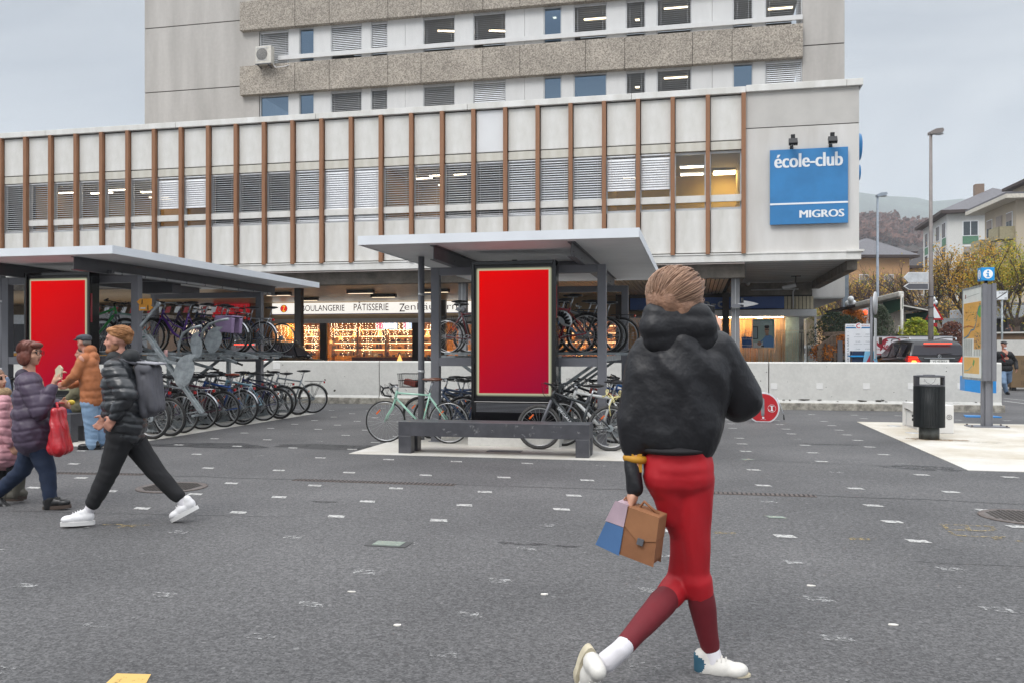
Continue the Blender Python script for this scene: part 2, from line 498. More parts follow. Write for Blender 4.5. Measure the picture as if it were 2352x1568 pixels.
for k,(px,py,rx,ry)in enumerate(((485,1022,.80,.40),(800,1026,1.1,.36),(2120,1074,.50,.22),(1030+20,1020+400,.01,.01),(1900,1020,.4,.1),(745,1152,.12,.05),(1230,1250,.3,.05))):
 c=ground_at(px,py);q=MB();po=blob_poly(c.x,c.y,rx,ry,seed=k+3)
 q.add([(a,b,.003)for a,b in po],[tuple(range(len(po)))])
 tag(q.build('stain',M_stain if k<2 else M_stain2),kind='structure')
M_crack=worn_paint('crack',(.03,.03,.03),.60,16)
for pts,w in(([(60,1083),(240,1087),(420,1093),(675,1100)],.02),([(1045,1112),(1300,1120),(1640,1131)],.014),([(1875,1137),(2100,1146),(2352,1158)],.02),([(1600,1048),(1850,1062),(2070,1070)],.012),([(0,1172),(300,1180),
(700,1186)],.008),([(2100,1290),(2352,1300)],.008)):
 q=MB();P=[ground_at(a,b)for a,b in pts]
 r_=random.Random(len(pts)*7+int(pts[0][0]))
 Q=[]
 for a,b in zip(P,P[1:]):
  n_=max(3,int((b-a).length/.25))
  for i in range(n_):
   t=i/n_;Q.append(a.lerp(b,t)+Vector((0,r_.uniform(-.025,.025),0)))
 Q.append(P[-1])
 for a,b in zip(Q,Q[1:]):
  q.add([(a.x,a.y-w/2,.002),(b.x,b.y-w/2,.002),(b.x,b.y+w/2,.002),(a.x,a.y+w/2,.002)],[(0,1,2,3)])
 tag(q.build('crack',M_crack),kind='structure')
M_grate=pm('rusty cast iron','#6d6460',.7,.3,.25,30)
M_slot=pm('drain slot','#2a282a',.8)
for(a,b,lab)in(((676,1101),(1044,1113),'rusty slotted drain channel in front of the bench'),((1560,1129),(1874,1138.5),'rusty slotted drain channel behind the red leggings'),((95,1085),(330,1089),'rusty slotted drain channel behind the striding man')):
 A,B=ground_at(*a),ground_at(*b);q=MB();L=(B-A).length;d=(B-A).normalized();ang=math.atan2(d.y,d.x)
 rot=Matrix.Rotation(ang,3,'Z')
 q.obox((A+B)/2+Vector((0,0,.0)),(L,.13,.012),rot)
 n_=int(L/.045)
 for i in range(n_):
  q.obox(A+d*((i+.5)/n_*L)+Vector((0,0,.007)),(.018,.10,.004),rot,1)
 tag(q.build('drain_grate',[M_grate,M_slot]),lab,'drain')
for(px,py,lab)in((395,1119,'round cast iron manhole cover under the striding man'),(2352,1187,'round cast iron manhole cover at the right edge')):
 c=ground_at(px,py);q=MB();q.lathe([(.36,0),(.36,.008),(.33,.008)],(c.x,c.y,0),32);q.lathe([(.33,.006),(.30,.009),(.001,.009)],(c.x,c.y,0),32,2)
 for i in range(-7,8):
  for j in range(-7,8):
   if math.hypot(i,j)<7:q.box(c.x+i*.042-.013,c.x+i*.042+.013,c.y+j*.042-.013,c.y+j*.042+.013,.008,.014,1)
 tag(q.build('manhole_cover',[M_grate,pm('iron relief','#4b4643',.7,.2,.2,20),pm('worn iron','#6a6562',.7,.2,.2,20)]),lab,'manhole cover')
M_crumb=pm('paper crumb','#e8e4dc',.7)
for k,(px,py,lab)in enumerate(((913,1436,'small round white paper scrap in the bottom centre'),(808,1359,'thin white scrap left of centre on the asphalt'),(1250,1245+120,'tiny scrap left of the trailing leg'),(2052,1435,
'white chewing gum blob on the right of the square'),(1862,1345+0,'flattened gum right of the red leggings'))):
 c=ground_at(px,py);q=MB();po=blob_poly(c.x,c.y,.022,.012 if k!=1 else.006,12,k)
 q.prism(po,(0,0,.001),(1,0,0),(0,1,0),(0,0,.006));tag(q.build('litter',M_crumb),lab,'litter')
# CONCRETE WALL
M_conc=pm('cast concrete','#d2d1cc',.8,0,.05,1.1,.12,30,var2=.05,detail=8)
M_conc_base=pm('rough concrete footing','#aaa59a',.9,0,.30,7,.5,25,var2=.2)
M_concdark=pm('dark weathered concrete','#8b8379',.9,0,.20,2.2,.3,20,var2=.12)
M_pit=pm('pit','#4a4741',.9)
WY=22.2
wall=empty('concrete_wall',(0,WY,0));tag(wall,'long low pale concrete barrier wall across the square','wall')
xj=[-34,-26.5,-19.0,xat(870,WY),xat(1766,WY),9.0]
xj[5]=xat(2303,WY)
def wprof():return[(0,0),(0,0)]
for a,b in zip(xj,xj[1:]):
 q=MB()
 prof=[(0.0,.17),(0.035,.24),(0.035,1.15),(0.06,1.18),(.34,1.18),(.365,1.15),(.365,.17)]
 q.prism([(y,z)for y,z in prof],(a+.012,0,0),(0,1,0),(0,0,1),(b-a-.024,0,0))
 q.build('wall_segment',M_conc,wall,bevel=.006)
q=MB();q.box(xj[0],xj[5]+.05,-.03,.42,-.02,.168);q.build('footing',M_conc_base,wall,bevel=.015)
q=MB();rr=random.Random(5)
for k in range(150):
 x=rr.uniform(xj[2],xj[5]-.1);z=.25+rr.random()**1.5*.85
 w=rr.uniform(.005,.016)if rr.random()<.85 else rr.uniform(.02,.04)
 po=blob_poly(x,z,w,w*rr.uniform(.5,.9),8,k)
 q.prism(po,(0,.0335,0),(1,0,0),(0,0,1),(0,-.001,0))
for k in range(60):
 x=rr.uniform(-8,xj[5]-.2);po=blob_poly(x,.225+rr.uniform(-.03,.03),rr.uniform(.02,.12),rr.uniform(.008,.02),12,k+40)
 q.prism(po,(0,.024,0),(1,0,0),(0,0,1),(0,-.004,0))
q.build('pits',M_pit,wall)
M_stk=pm('white sticker square','#e6e5e2',.6,0,.03)
for px in(1778,1883,1990.5,2094,2208):
 c=at(px,886,WY);q=MB();q.box(c.x-.078,c.x+.078,.026,.034,c.z-.075,c.z+.075);q.build('painted_patch',M_stk,wall)
for x in(at(630,0,WY).x,):
 q=MB();q.box(x-.05,x+.17,.026,.034,.95,1.12);q.build('painted_patch',M_stk,wall)
# LOW BLOCK
BY=28.0
M_bpanel=pm('stained light concrete panel','#e6e5e2',.75,0,.035,1.1,.05,20,stretch=(1.6,1,.7),dark=lin('#cfcdc6'),detail=8)
M_bpanelw=pm('clean light panel','#e2e3e4',.7,0,.02,1)
M_bstrip=pm('beige ledge concrete','#d8d6ce',.8,0,.06,1.2,stretch=(2,1,.5),dark=lin('#c6c2b5'))
M_bend=pm('end wall concrete','#dddbd8',.8,0,.05,.5,.06,14,stretch=(1.5,1,.35),dark=lin('#c3bfb9'),detail=8)
M_bendtop=pm('end wall top concrete','#c6c3be',.8,0,.07,.9,.06,14,detail=8)
M_brown=pm('brown painted mullion','#95694a',.55,0,.09,2.5,stretch=(3,1,.4))
M_joint=pm('joint shadow gap','#4a4742',.9)
M_sill=pm('white aluminium','#dcdcdc',.4,.1,.04)
M_slat=pm('aluminium slat','#e8eaed',.45,.1,.05)
M_slatd=pm('grey slat','#d3d4d6',.45,.1,.05)
M_frame=pm('window frame aluminium','#c4c5c6',.4,.3,.05)
bl=empty('office_block',(0,BY,0));tag(bl,'long two storey concrete block with brown mullions above the shops','building')
PIT=1.103;XF0=1.48;NB=25
fx=[XF0-PIT*k for k in range(NB+1)][::-1]
XL=fx[0]-PIT*14
ZC0,ZC1=9.58,9.77
def loc_box(q,x0,x1,y0,y1,z0,z1,m=0):q.box(x0,x1,y0,y1,z0,z1,m)
q=MB()
xs=[XL-.5]+[fx[0]+2.0+5.515*k for k in range(5)]
xs=[x for x in xs if x<1.3]+[1.55]
for a,b in zip(xs,xs[1:]):q.box(a+.006,b-.006,-.12,.5,9.60,9.80)
q.box(1.556,4.55,-.12,.5,9.62,9.83);q.box(4.56,5.03,-.12,.5,9.62,9.83)
q.build('parapet_cap',M_bpanel,bl,bevel=.01)
q=MB();q.box(XL,4.95,.02,.4,9.56,9.62);q.build('cap_joint',M_joint,bl)
q=MB()
q.box(XL,XF0,.10,.30,7.90,9.57);q.box(XL,XF0,.10,.30,4.30,5.98);q.box(XL,fx[0]-PIT*3-.1,.05,.30,5.98,7.9);q.build('spandrel_core',M_joint,bl)
q=MB();q.box(XL,1.5,-.06,.30,4.27,4.50);q.box(1.502,4.55,-.06,.30,4.27,4.50);q.box(4.552,4.98,-.06,.30,4.27,4.50);q.box(XL,4.93,-.085,-.02,4.50,4.545);q.box(4.55,5.06,-.12,0.3,4.502,4.57)
q.build('bottom_ledge',M_bpanel,bl,bevel=.006)
up=MB();up.box(.088,PIT-.062,0.0,.09,8.155,9.555);up0=up.build('panel',M_bpanel,bl,bevel=.008)
lo=MB();lo.box(.088,PIT-.062,0.0,.09,4.585,5.95);lo0=lo.build('panel',M_bpanel,bl,bevel=.008)
st=MB();st.box(.088,PIT-.062,.0,.09,7.85,8.12);st0=st.build('lintel',M_bstrip,bl,bevel=.006)
ra=MB();ra.box(.075,PIT-.062,-.02,.06,6.20,6.42);ra0=ra.build('rail_panel',M_bpanel,bl,bevel=.006)
mu=MB();mu.box(-.065,.065,-.14,.02,4.52,9.60);mu.box(-.045,.045,.02,.10,4.52,9.60,1);mu0=mu.build('mullion',[M_brown,M_joint],bl)
fr=MB()
fr.box(.045,.10,.11,.17,5.98,7.84);fr.box(PIT-.10,PIT-.045,.11,.17,5.98,7.84);fr.box(.10,PIT-.10,.11,.17,5.98,6.04);fr.box(.10,PIT-.10,.11,.17,7.76,7.84)
fr.box(.045,PIT-.045,.0,.14,5.95,5.98)
fr.box(.045,.06,.02,.11,5.98,7.84);fr.box(PIT-.06,PIT-.045,.02,.11,5.98,7.84)
fr0=fr.build('window',M_frame,bl)
gl=MB();gl.quad((.10,.14,6.04),(PIT-.10,.14,6.04),(PIT-.10,.14,7.76),(.10,.14,7.76));gl0=gl.build('pane',M_glass,fr0)
def slats(z0,z1,x0,x1,tilt,depth=.07,pitch=.078,y=.055,th=.004):
 q=MB();n_=int((z1-z0)/pitch)
 a=R(tilt);cy,cz=depth/2*math.cos(a),depth/2*math.sin(a)
 for i in range(n_):
  z=z0+(i+.5)*pitch
  q.add([(x0,y-cy,z-cz),(x1,y-cy,z-cz),(x1,y+cy,z+cz),(x0,y+cy,z+cz),(x0,y-cy,z-cz+th),(x1,y-cy,z-cz+th),(x1,y+cy,z+cz+th),(x0,y+cy,z+cz+th)],[(0,3,2,1),(4,5,6,7),(0,1,5,4),(2,3,7,6),(3,0,4,7),(1,2,6,5)])
 q.box(x0,x1,y-.02,y+.02,z0-.03,z0)
 q.box(x0,x1,y-.03,y+.03,z1,z1+.04)
 for xx in(x0+.12,x1-.12):q.box(xx-.003,xx+.003,y-depth/2-.004,y-depth/2,z0,z1)
 return q
BL={}
for k,(z0,tilt,mt)in{'open':(6.03,24,M_slatd),'halfw':(6.03,42,M_slat),'halfd':(6.03,30,M_slatd),'closed':(6.03,58,M_slat),'closedgap':(6.70,58,M_slat)}.items():
 BL[k]=slats(z0,7.78,.10,PIT-.10,tilt,depth=.096 if tilt>50 else.07).build('blind',mt,fr0)
kinds=['open']*6+['closedgap']*2+['open']*2+['open']+['halfw']+['closed']*2+['open']*2+['halfd']*2+['halfw']*3+['closedgap']*2+[None]*2
xbays=[fx[0]-PIT*k for k in range(3,0,-1)]+fx[:-1]
kinds=['open']*3+kinds
def cp(o,x,parent):
 c=o.copy();COL.objects.link(c);c.parent=parent;c.location=(x,0,0);return c
for i,x in enumerate(xbays):
 u_=cp(up0,x,bl)
 cp(lo0,x,bl);cp(st0,x,bl)
 if i!=3:cp(ra0,x,bl)
 cp(mu0,x,bl)
 w_=cp(fr0,x,bl);cp(gl0,0,w_)
 if kinds[i]:cp(BL[kinds[i]],0,w_)
 if i==20:
  for s_ in u_.material_slots:s_.link='OBJECT';s_.material=M_bpanelw
cp(mu0,XF0,bl)
for o in(up0,lo0,st0,ra0,mu0,gl0,*BL.values(),fr0):bpy.data.objects.remove(o)
q=MB();q.box(1.55,4.93,0,.25,8.50,9.615);q.build('end_wall_top',M_bendtop,bl)
q=MB();q.box(1.55,4.93,0,.25,4.50,8.47)
q.build('end_wall',M_bend,bl)
q=MB();q.box(1.56,4.92,.02,.24,8.46,8.51);q.build('wall_joint',M_joint,bl)
q=MB();q.box(4.68,4.93,.25,9.0,4.27,9.6);q.build('side_wall',M_bend,bl)
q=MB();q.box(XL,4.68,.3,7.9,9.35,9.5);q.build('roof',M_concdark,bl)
M_int_w=pm('ochre interior wall','#b58a4e',.8,0,.10,.6)
M_int_y=pm('yellow interior wall','#dcbb6a',.8,0,.06,.6)
M_int_c=pm('interior ceiling','#c9c4ba',.8,0,.05,.6)
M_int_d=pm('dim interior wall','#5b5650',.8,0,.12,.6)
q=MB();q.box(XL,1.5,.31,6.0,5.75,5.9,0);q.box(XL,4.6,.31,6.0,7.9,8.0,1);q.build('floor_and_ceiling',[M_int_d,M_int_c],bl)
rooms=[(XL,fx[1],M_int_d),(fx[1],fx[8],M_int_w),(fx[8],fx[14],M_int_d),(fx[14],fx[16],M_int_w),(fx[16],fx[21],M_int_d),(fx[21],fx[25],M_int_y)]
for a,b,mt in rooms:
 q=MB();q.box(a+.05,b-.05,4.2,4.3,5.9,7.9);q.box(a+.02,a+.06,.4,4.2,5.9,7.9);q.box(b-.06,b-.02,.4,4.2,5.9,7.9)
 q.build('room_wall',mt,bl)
M_tube=em('fluorescent tube',(1,.84,.58),11.0)
def lamp_bar(x0,x1,y,z,lab,wy=.12,mt=None,group='fluorescent lamps on the office ceilings',ang=0):
 q=MB();q.box(-(x1-x0)/2,(x1-x0)/2,-wy/2,wy/2,0,.05);q.box(-(x1-x0)/2+.03,(x1-x0)/2-.03,-wy/2+.02,wy/2-.02,-.03,0,1)
 o=q.build('ceiling_light',[M_sill,mt or M_tube]);o.location=((x0+x1)/2,y,z);o.rotation_euler.z=ang
 tag(o,lab,'ceiling light',group)
for i,(b,dy,s_)in enumerate(((1.2,1.4,.8),(2.3,1.7,1.0),(3.2,1.2,1.1),(4.2,1.9,.9),(5.1,1.3,1.0),(6.5,2.4,1.0),(14.4,1.6,.9),(15.2,1.2,1.4),(0.2,1.6,.8),(7.3,2.2,.8),(21.3,3.2,.5))):
 x=fx[0]+b*PIT
 lamp_bar(x,x+s_,BY+dy,7.72,'warm fluorescent lamp behind an office window of the low block')
lamp_bar(fx[23]+.2,fx[23]+1.0,BY+.9,7.55,'upper bright lamp in the uncovered office window',.2)
lamp_bar(fx[23]+.2,fx[23]+1.0,BY+1.5,7.42,'lower bright lamp in the uncovered office window',.2)
M_panl=em('panel lamp glow',(1,.80,.50),4.0)
for i,(b,y)in enumerate(((3.6,3.6),(14.9,3.6),(24.2,3.3))):  # extra panel lamps, added to brighten the office interiors
 x=fx[0]+b*PIT;lamp_bar(x,x+.8,BY+y,7.80,'added wide panel lamp brightening an office of the low block',.6,M_panl if b<20 else em('added panel glow',(1,.80,.45),14.0),group='added panel lamps deep in the offices')
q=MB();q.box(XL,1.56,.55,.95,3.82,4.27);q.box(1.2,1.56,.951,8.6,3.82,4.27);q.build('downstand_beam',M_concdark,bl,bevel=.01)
q=MB()
M_soff=pm('painted board soffit','#c4c4c1',.75,0,.06,1.5,stretch=(.6,4,1))
q.box(1.56,4.66,.31,8.6,4.262,4.30);q.build('soffit',M_soff,bl)
M_sjoint=pm('soffit joint','#8e8c88',.8)
q=MB()
for i in range(12):q.box(1.57,4.62,.7+i*.68,.712+i*.68,4.256,4.263)
q.build('soffit_joints',M_sjoint,bl)
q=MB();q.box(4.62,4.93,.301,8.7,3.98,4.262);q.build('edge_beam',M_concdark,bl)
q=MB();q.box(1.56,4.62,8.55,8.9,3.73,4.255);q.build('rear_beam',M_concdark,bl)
M_slatc=pm('varnished ceiling slats','#e0cdb0',.32,0,.10,2.0,stretch=(6,.5,1),spec=.6)
q=MB()
for i in range(int((1.2-XL)/.145)):
 x=XL+i*.145
 q.box(x,x+.115,.96,11.2,3.83,3.86)
q.build('slatted_ceiling',M_slatc,bl)
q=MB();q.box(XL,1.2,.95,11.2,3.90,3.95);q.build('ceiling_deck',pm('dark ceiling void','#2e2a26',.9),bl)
M_col=pm('grey painted column','#8d8d8f',.6,0,.06,2)
M_cold=pm('dark painted column','#3a3431',.6,0,.08,2)
q=MB();q.box(1.14,1.41,.9,1.17,0,3.82);q.box(1.255,1.285,.87,.90,0,3.82,1);q.build('column',[M_col,M_frame],bl,bevel=.01)
for x,y in((1.2,35.9),(-14.8,30.0),(-21.8,30.0),(-11.6,38.4),(-3.2,36.4)):
 q=MB();q.box(x-.13,x+.13,y-BY,y-BY+.26,0,3.84);q.build('column',M_cold,bl)
q=MB();q.box(-8.15,-7.87,.9,1.17,0,3.82);q.box(-8.03,-8.0,.87,.9,0,3.82,1);q.build('column',[M_col,M_frame],bl)
for(x,lab)in((1.275,'grey bracket lamp on the column beside the blue school sign'),(-8.01,'grey bracket lamp on the column left of the middle screen')):
 q=MB();q.prism([(-.17,0),(.17,0),(.12,.1),(-.12,.1)],(x,BY+.60,2.86),(1,0,0),(0,0,1),(0,.28,0));q.box(x-.12,x+.12,BY+.64,BY+.82,2.83,2.86,1)
 tag(q.build('bracket_lamp',[M_dark,M_sill]),lab,'lamp')
q=MB();q.box(4.4,5.97,9.0,9.3,3.66,6.4);q.build('recessed_wall',M_bend,bl)
q=MB();q.box(5.7,5.97,9.3,20,3.66,6.4);q.build('recessed_side_wall',M_bend,bl)
q=MB()
for i in range(18):q.box(4.4,5.94,9.02+i*.5,9.02+i*.5+.42,3.60,3.655)
q.build('recessed_soffit',M_soff,bl)
M_bluesign=pm('blue sign face','#2b86c5',.35,0,.05,2)
M_bluedk=pm('blue light box side','#1d6fa8',.4,0,.05)
for(y,z,r_,t_,lab)in((BY+1.2,8.0,.46,.24,'large round blue light box on the side of the concrete block'),(BY+1.3,7.20,.27,.24,'small round blue light box below the large one')):
 q=MB();q.lathe([(r_,0),(r_,t_*.7),(r_*.9,t_),(.001,t_+.02)],(0,0,0),28)
 o=q.build('round_sign',[M_bluesign]);o.rotation_euler=(0,R(90),0);o.location=(4.935,y,z);tag(o,lab,'sign')
M_signblue=pm('blue enamel panel','#3b85bf',.35,0,.06,1.0,dark=lin('#3577ad'))
M_lett=pm('white lettering','#eef1f4',.5,0,.02)
A,B=at(1768.5,345.5,BY-.14),at(1948,515,BY-.14)
sx0,sx1,sz1,sz0=A.x,B.x,A.z-.0,B.z
sx1=at(1948,400,BY-.14).x
sz1=at(1857,341.5,BY-.14).z;sz0=at(1857,514.5,BY-.14).z
s=empty('wall_sign',((sx0+sx1)/2,BY-.1,sz0));tag(s,'large square blue école-club sign with white lettering on the end wall','sign')
q=MB();hw=(sx1-sx0)/2;hh=sz1-sz0
q.box(-hw,hw,-.04,.03,0,hh);q.build('sign_panel',M_signblue,s,bevel=.006)
q=MB();q.box(-hw,hw,-.047,-.0401,hh*.262,hh*.285)
[add_text(q,'école-club',(-hw*.89+dx,-.045-dx*.2,hh*.755),(1,0,0),(0,0,1),W=2*hw*.865,H=hh*.185)for dx in(0,.012,.024,.036)]
[add_text(q,'MIGROS',(-hw*.24+dx,-.045-dx*.2,hh*.082),(1,0,0),(0,0,1),W=2*hw*.56,H=hh*.10)for dx in(0,.015,.03)]
q.build('lettering',M_lett,s)
q=MB()
for x,z in((-hw*.9,hh*.1),(hw*.9,hh*.1),(-hw*.9,hh*.6),(0,hh*.5)):q.box(x-.02,x+.02,.03,.098,z,z+.04)
q.build('bracket',M_frame,s)
for px,lab in((1822,'black floodlight above the left half of the blue sign'),(1913,'black floodlight above the right half of the blue sign')):
 x=xat(px,BY-.5);e_=empty('floodlight',(x,BY-.35,sz1+.05));tag(e_,lab,'floodlight')
 q=MB();q.obox((0,-.12,.1),(.26,.12,.20),Matrix.Rotation(R(-35),3,'X'));q.obox((0,-.17,.04),(.22,.01,.16),Matrix.Rotation(R(-35),3,'X'),1);q.box(-.06,.06,-.1,.0,.22,.34);q.build('lamp_head',[M_black,M_glassb],e_)
 q=MB();q.tube([(0,-.1,.1),(0,.1,.02),(0,.34,-.02)],.018,6);q.box(-.05,.05,.3,.348,-.08,.08);q.build('arm',M_black,e_)
# TOWER
TY=36.0
M_tow=pm('shuttered grey concrete','#c2beb9',.85,0,.05,.45,.06,14,stretch=(2.2,1,.3),dark=lin('#aaa6a1'),detail=8,var2=.03)
def aggregate():
 m=pm('exposed aggregate','#a59d93',.9,0,.10,.7,.4,24,detail=3)
 n,l=m.node_tree.nodes,m.node_tree.links;b=n['Principled BSDF']
 src=b.inputs['Base Color'].links[0].from_socket
 tc=n['Texture Coordinate']
 v=n.new('ShaderNodeTexVoronoi');v.inputs['Scale'].default_value=24;l.new(tc.outputs['Object'],v.inputs['Vector'])
 sp=n.new('ShaderNodeSeparateColor');l.new(v.outputs['Color'],sp.inputs[0])
 c=n.new('ShaderNodeValToRGB');c.color_ramp.elements[0].position=0;c.color_ramp.elements[0].color=(.58,.57,.56,1);c.color_ramp.elements[1].position=1;c.color_ramp.elements[1].color=(1.42,1.42,1.4,1)
 l.new(sp.outputs[0],c.inputs[0])
 mx=n.new('ShaderNodeMixRGB');mx.blend_type='MULTIPLY';mx.inputs[0].default_value=1;l.new(src,mx.inputs[1]);l.new(c.outputs[0],mx.inputs[2]);l.new(mx.outputs[0],b.inputs['Base Color'])
 return m
M_agg=aggregate()
M_tpanel=pm('white tower panel','#d9d9d8',.6,0,.03,1.5,stretch=(2,1,.5))
tw=empty('office_tower',(0,TY,0));tag(tw,'grey concrete office tower rising behind the low block','building')
tl,tr_=xat(332,TY),xat(1940,TY)
bx0,bx1=xat(550,TY-.25),xat(1845,TY-.25)
wx0,wx1=xat(595,TY),xat(1843,TY)
FH=2.97
levels=[13.2-FH,13.2,13.2+FH]
zj=[7.5,10.65,13.70,16.75,19.8,23]
for xa,xb in((tl,wx0),(wx1,tr_)):
 for a,b in zip(zj,zj[1:]):
  q=MB();q.box(xa,xb,0,.3,a+.02,b-.02);q.build('wall',M_tow,tw,bevel=.01)
 q=MB();q.box(xa+.02,xb-.02,.02,.28,7.6,22.9);q.build('wall_joint',M_joint,tw)
for xa in(tl,tr_-.3):q=MB();q.box(xa,xa+.3,.301,14,7.6,22.9);q.build('return_wall',M_tow,tw)
q=MB();q.box(tl,tr_,.0,14,22.91,23.2);q.build('roof',M_concdark,tw)
bj=[550,677,756,890.7,967,1109,1194,1344.6,1435,1591,1681.6,1845]
for zl in levels[1:]+[levels[2]+FH]:
 q=MB()
 for a,b in zip(bj,bj[1:]):
  q.box(xat(a,TY-.25)+.008,xat(b,TY-.25)-.008,-.25,.1,zl,zl+1.33)
 q.build('spandrel_band',M_agg,tw,bevel=.015)
 q=MB();q.box(bx0+.03,bx1-.03,-.2,.12,zl+.03,zl+1.30);q.build('band_core',M_joint,tw)
win=[(596,663),(686,721),(759,831),(851,890),(971,1045),(1086,1162),(1248,1290),(1317,1394),(1437,1483),(1508,1589),(1683,1730),(1757,1843)]
wk={1:['halfw',None,'closed','closed','open','open',None,'open','open','open','open','open'],0:[None,None,'halfd','halfd','halfd','closedgap',None,None,'open','open',None,'gapw'],2:['open']*12}
lit={1:{4:1,5:1,6:1,7:1,8:1,9:1,11:1,2:0},0:{8:1,9:1},2:{0:1,9:1}}
M_paneblue=glassmat('sky reflecting glass',(.30,.42,.55),.38,.03,gc=(.50,.68,.88))
for lv,zl in enumerate([13.2-FH,13.2,13.2+FH]):
 z0=zl+1.33 if lv else 9.0;z1=zl+FH
 edges=[wx0]+[v for a,b in win for v in(xat(a,TY),xat(b,TY))]+[wx1]
 for k in range(0,len(edges),2):
  a,b=edges[k],edges[k+1]
  if b-a<.05:continue
  q=MB()
  if b-a>1.2:q.box(a,(a+b)/2-.006,.03,.12,z0,z1);q.box((a+b)/2+.006,b,.03,.12,z0,z1)
  else:q.box(a,b,.03,.12,z0,z1)
  q.build('infill_panel',M_tpanel,tw)
 for k,(a_,b_)in enumerate(win):
  a,b=xat(a_,TY),xat(b_,TY)
  q=MB();q.box(a,a+.05,.06,.14,z0,z1);q.box(b-.05,b,.06,.14,z0,z1);q.box(a+.05,b-.05,.06,.14,z0,z0+.05);q.box(a+.05,b-.05,.06,.14,z1-.07,z1)
  f_=q.build('window',M_frame,tw)
  kd=wk[lv][k]
  q=MB();q.quad((a+.05,.12,z0+.05),(b-.05,.12,z0+.05),(b-.05,.12,z1-.07),(a+.05,.12,z1-.07));q.build('pane',M_paneblue if kd is None else M_glass,f_)
  if kd:
   tilt={'open':12,'halfw':38,'halfd':30,'closed':58,'closedgap':60,'gapw':62}[kd]
   zb=z0+.06
   if kd in('closedgap','gapw'):zb=z0+.95 if kd=='gapw' else z0+.70
   if lv==1 and kd in('open','closed'):zb=z0+.42
   if lv==0:zb+=.0 if kd in('closedgap','gapw')else.5
   slats(zb,z1-.12,a+.06,b-.06,tilt,pitch=.082,y=.05 if 0 else.085,depth=.055).build('blind',M_slatd if kd in('open','halfd')else M_slat,f_)
  if lit.get(lv,{}).get(k):
   lamp_bar(a+.25,b-.35+.2*(k%2),TY+.9+.5*(k%3),z1-.14,'strip lamp behind a tower window',.18,M_panl,group='strip lamps in the tower offices',ang=.3 if k in(4,5)else 0)
 if lv:
  q=MB();q.box(wx0+1.0 if lv==1 else wx0,wx1,-.12,-.04,zl+1.33+.20,zl+1.33+.40);q.build('guard_rail',M_tpanel,tw,bevel=.01)
M_int_g=pm('grey interior wall','#8d857b',.8,0,.1,.5)
q=MB()
for lv,zl in enumerate([13.2-FH,13.2,13.2+FH]):
 z0=zl+1.33 if lv else 9.0
 q.box(wx0,wx1,.3,4.0,zl+FH+.02,zl+FH+.1,1);q.box(wx0,wx1,.3,4.0,z0-.5,z0-.4,0);q.box(wx0,wx1,4.0,4.1,z0-.4,zl+FH,0)
 for k in(2,5,7,9):q.box(edges[k*2]+.2,edges[k*2]+.28,.3,4.0,z0-.4,zl+FH,0)
q.build('interior',[M_int_g,M_int_c],tw)
c=at(587,150,TY-.6)
ac=empty('air_conditioner',(c.x,TY-.62,c.z+.04));tag(ac,'cream air conditioning unit outside the leftmost tower window','air conditioner')
q=MB();q.box(0,.78,0,.32,0,.80);q.build('casing',pm('cream metal','#d6d2c8',.5),ac,bevel=.02)
q=MB();q.lathe([(.27,0),(.27,.012),(.001,.012)],(0,0,0),24)
o=q.build('fan_grille',pm('fan grille','#6a665f',.7),ac);o.rotation_euler=(R(90),0,0);o.location=(.32,0,.42)
q=MB()
for i in range(13):q.box(.06,.58,-.022,-.014,.16+i*.042,.168+i*.042)
q.box(.04,.60,-.016,-.001,.13,.15);q.box(.04,.60,-.016,-.001,.70,.72);q.build('grille_bars',M_sill,ac)
q=MB();q.bar((.1,-.05,-.03),(.1,.55,-.12),.04,.04);q.bar((.6,-.05,-.03),(.6,.55,-.12),.04,.04);q.bar((0,0,-.02),(.78,0,-.02),.04,.04);q.tube([(.74,.2,.02),(.9,.2,-.15),(1.3,.3,-.1),(1.5,.4,0)],.02,6,1);q.build('bracket',
[M_darker,M_sill],ac)
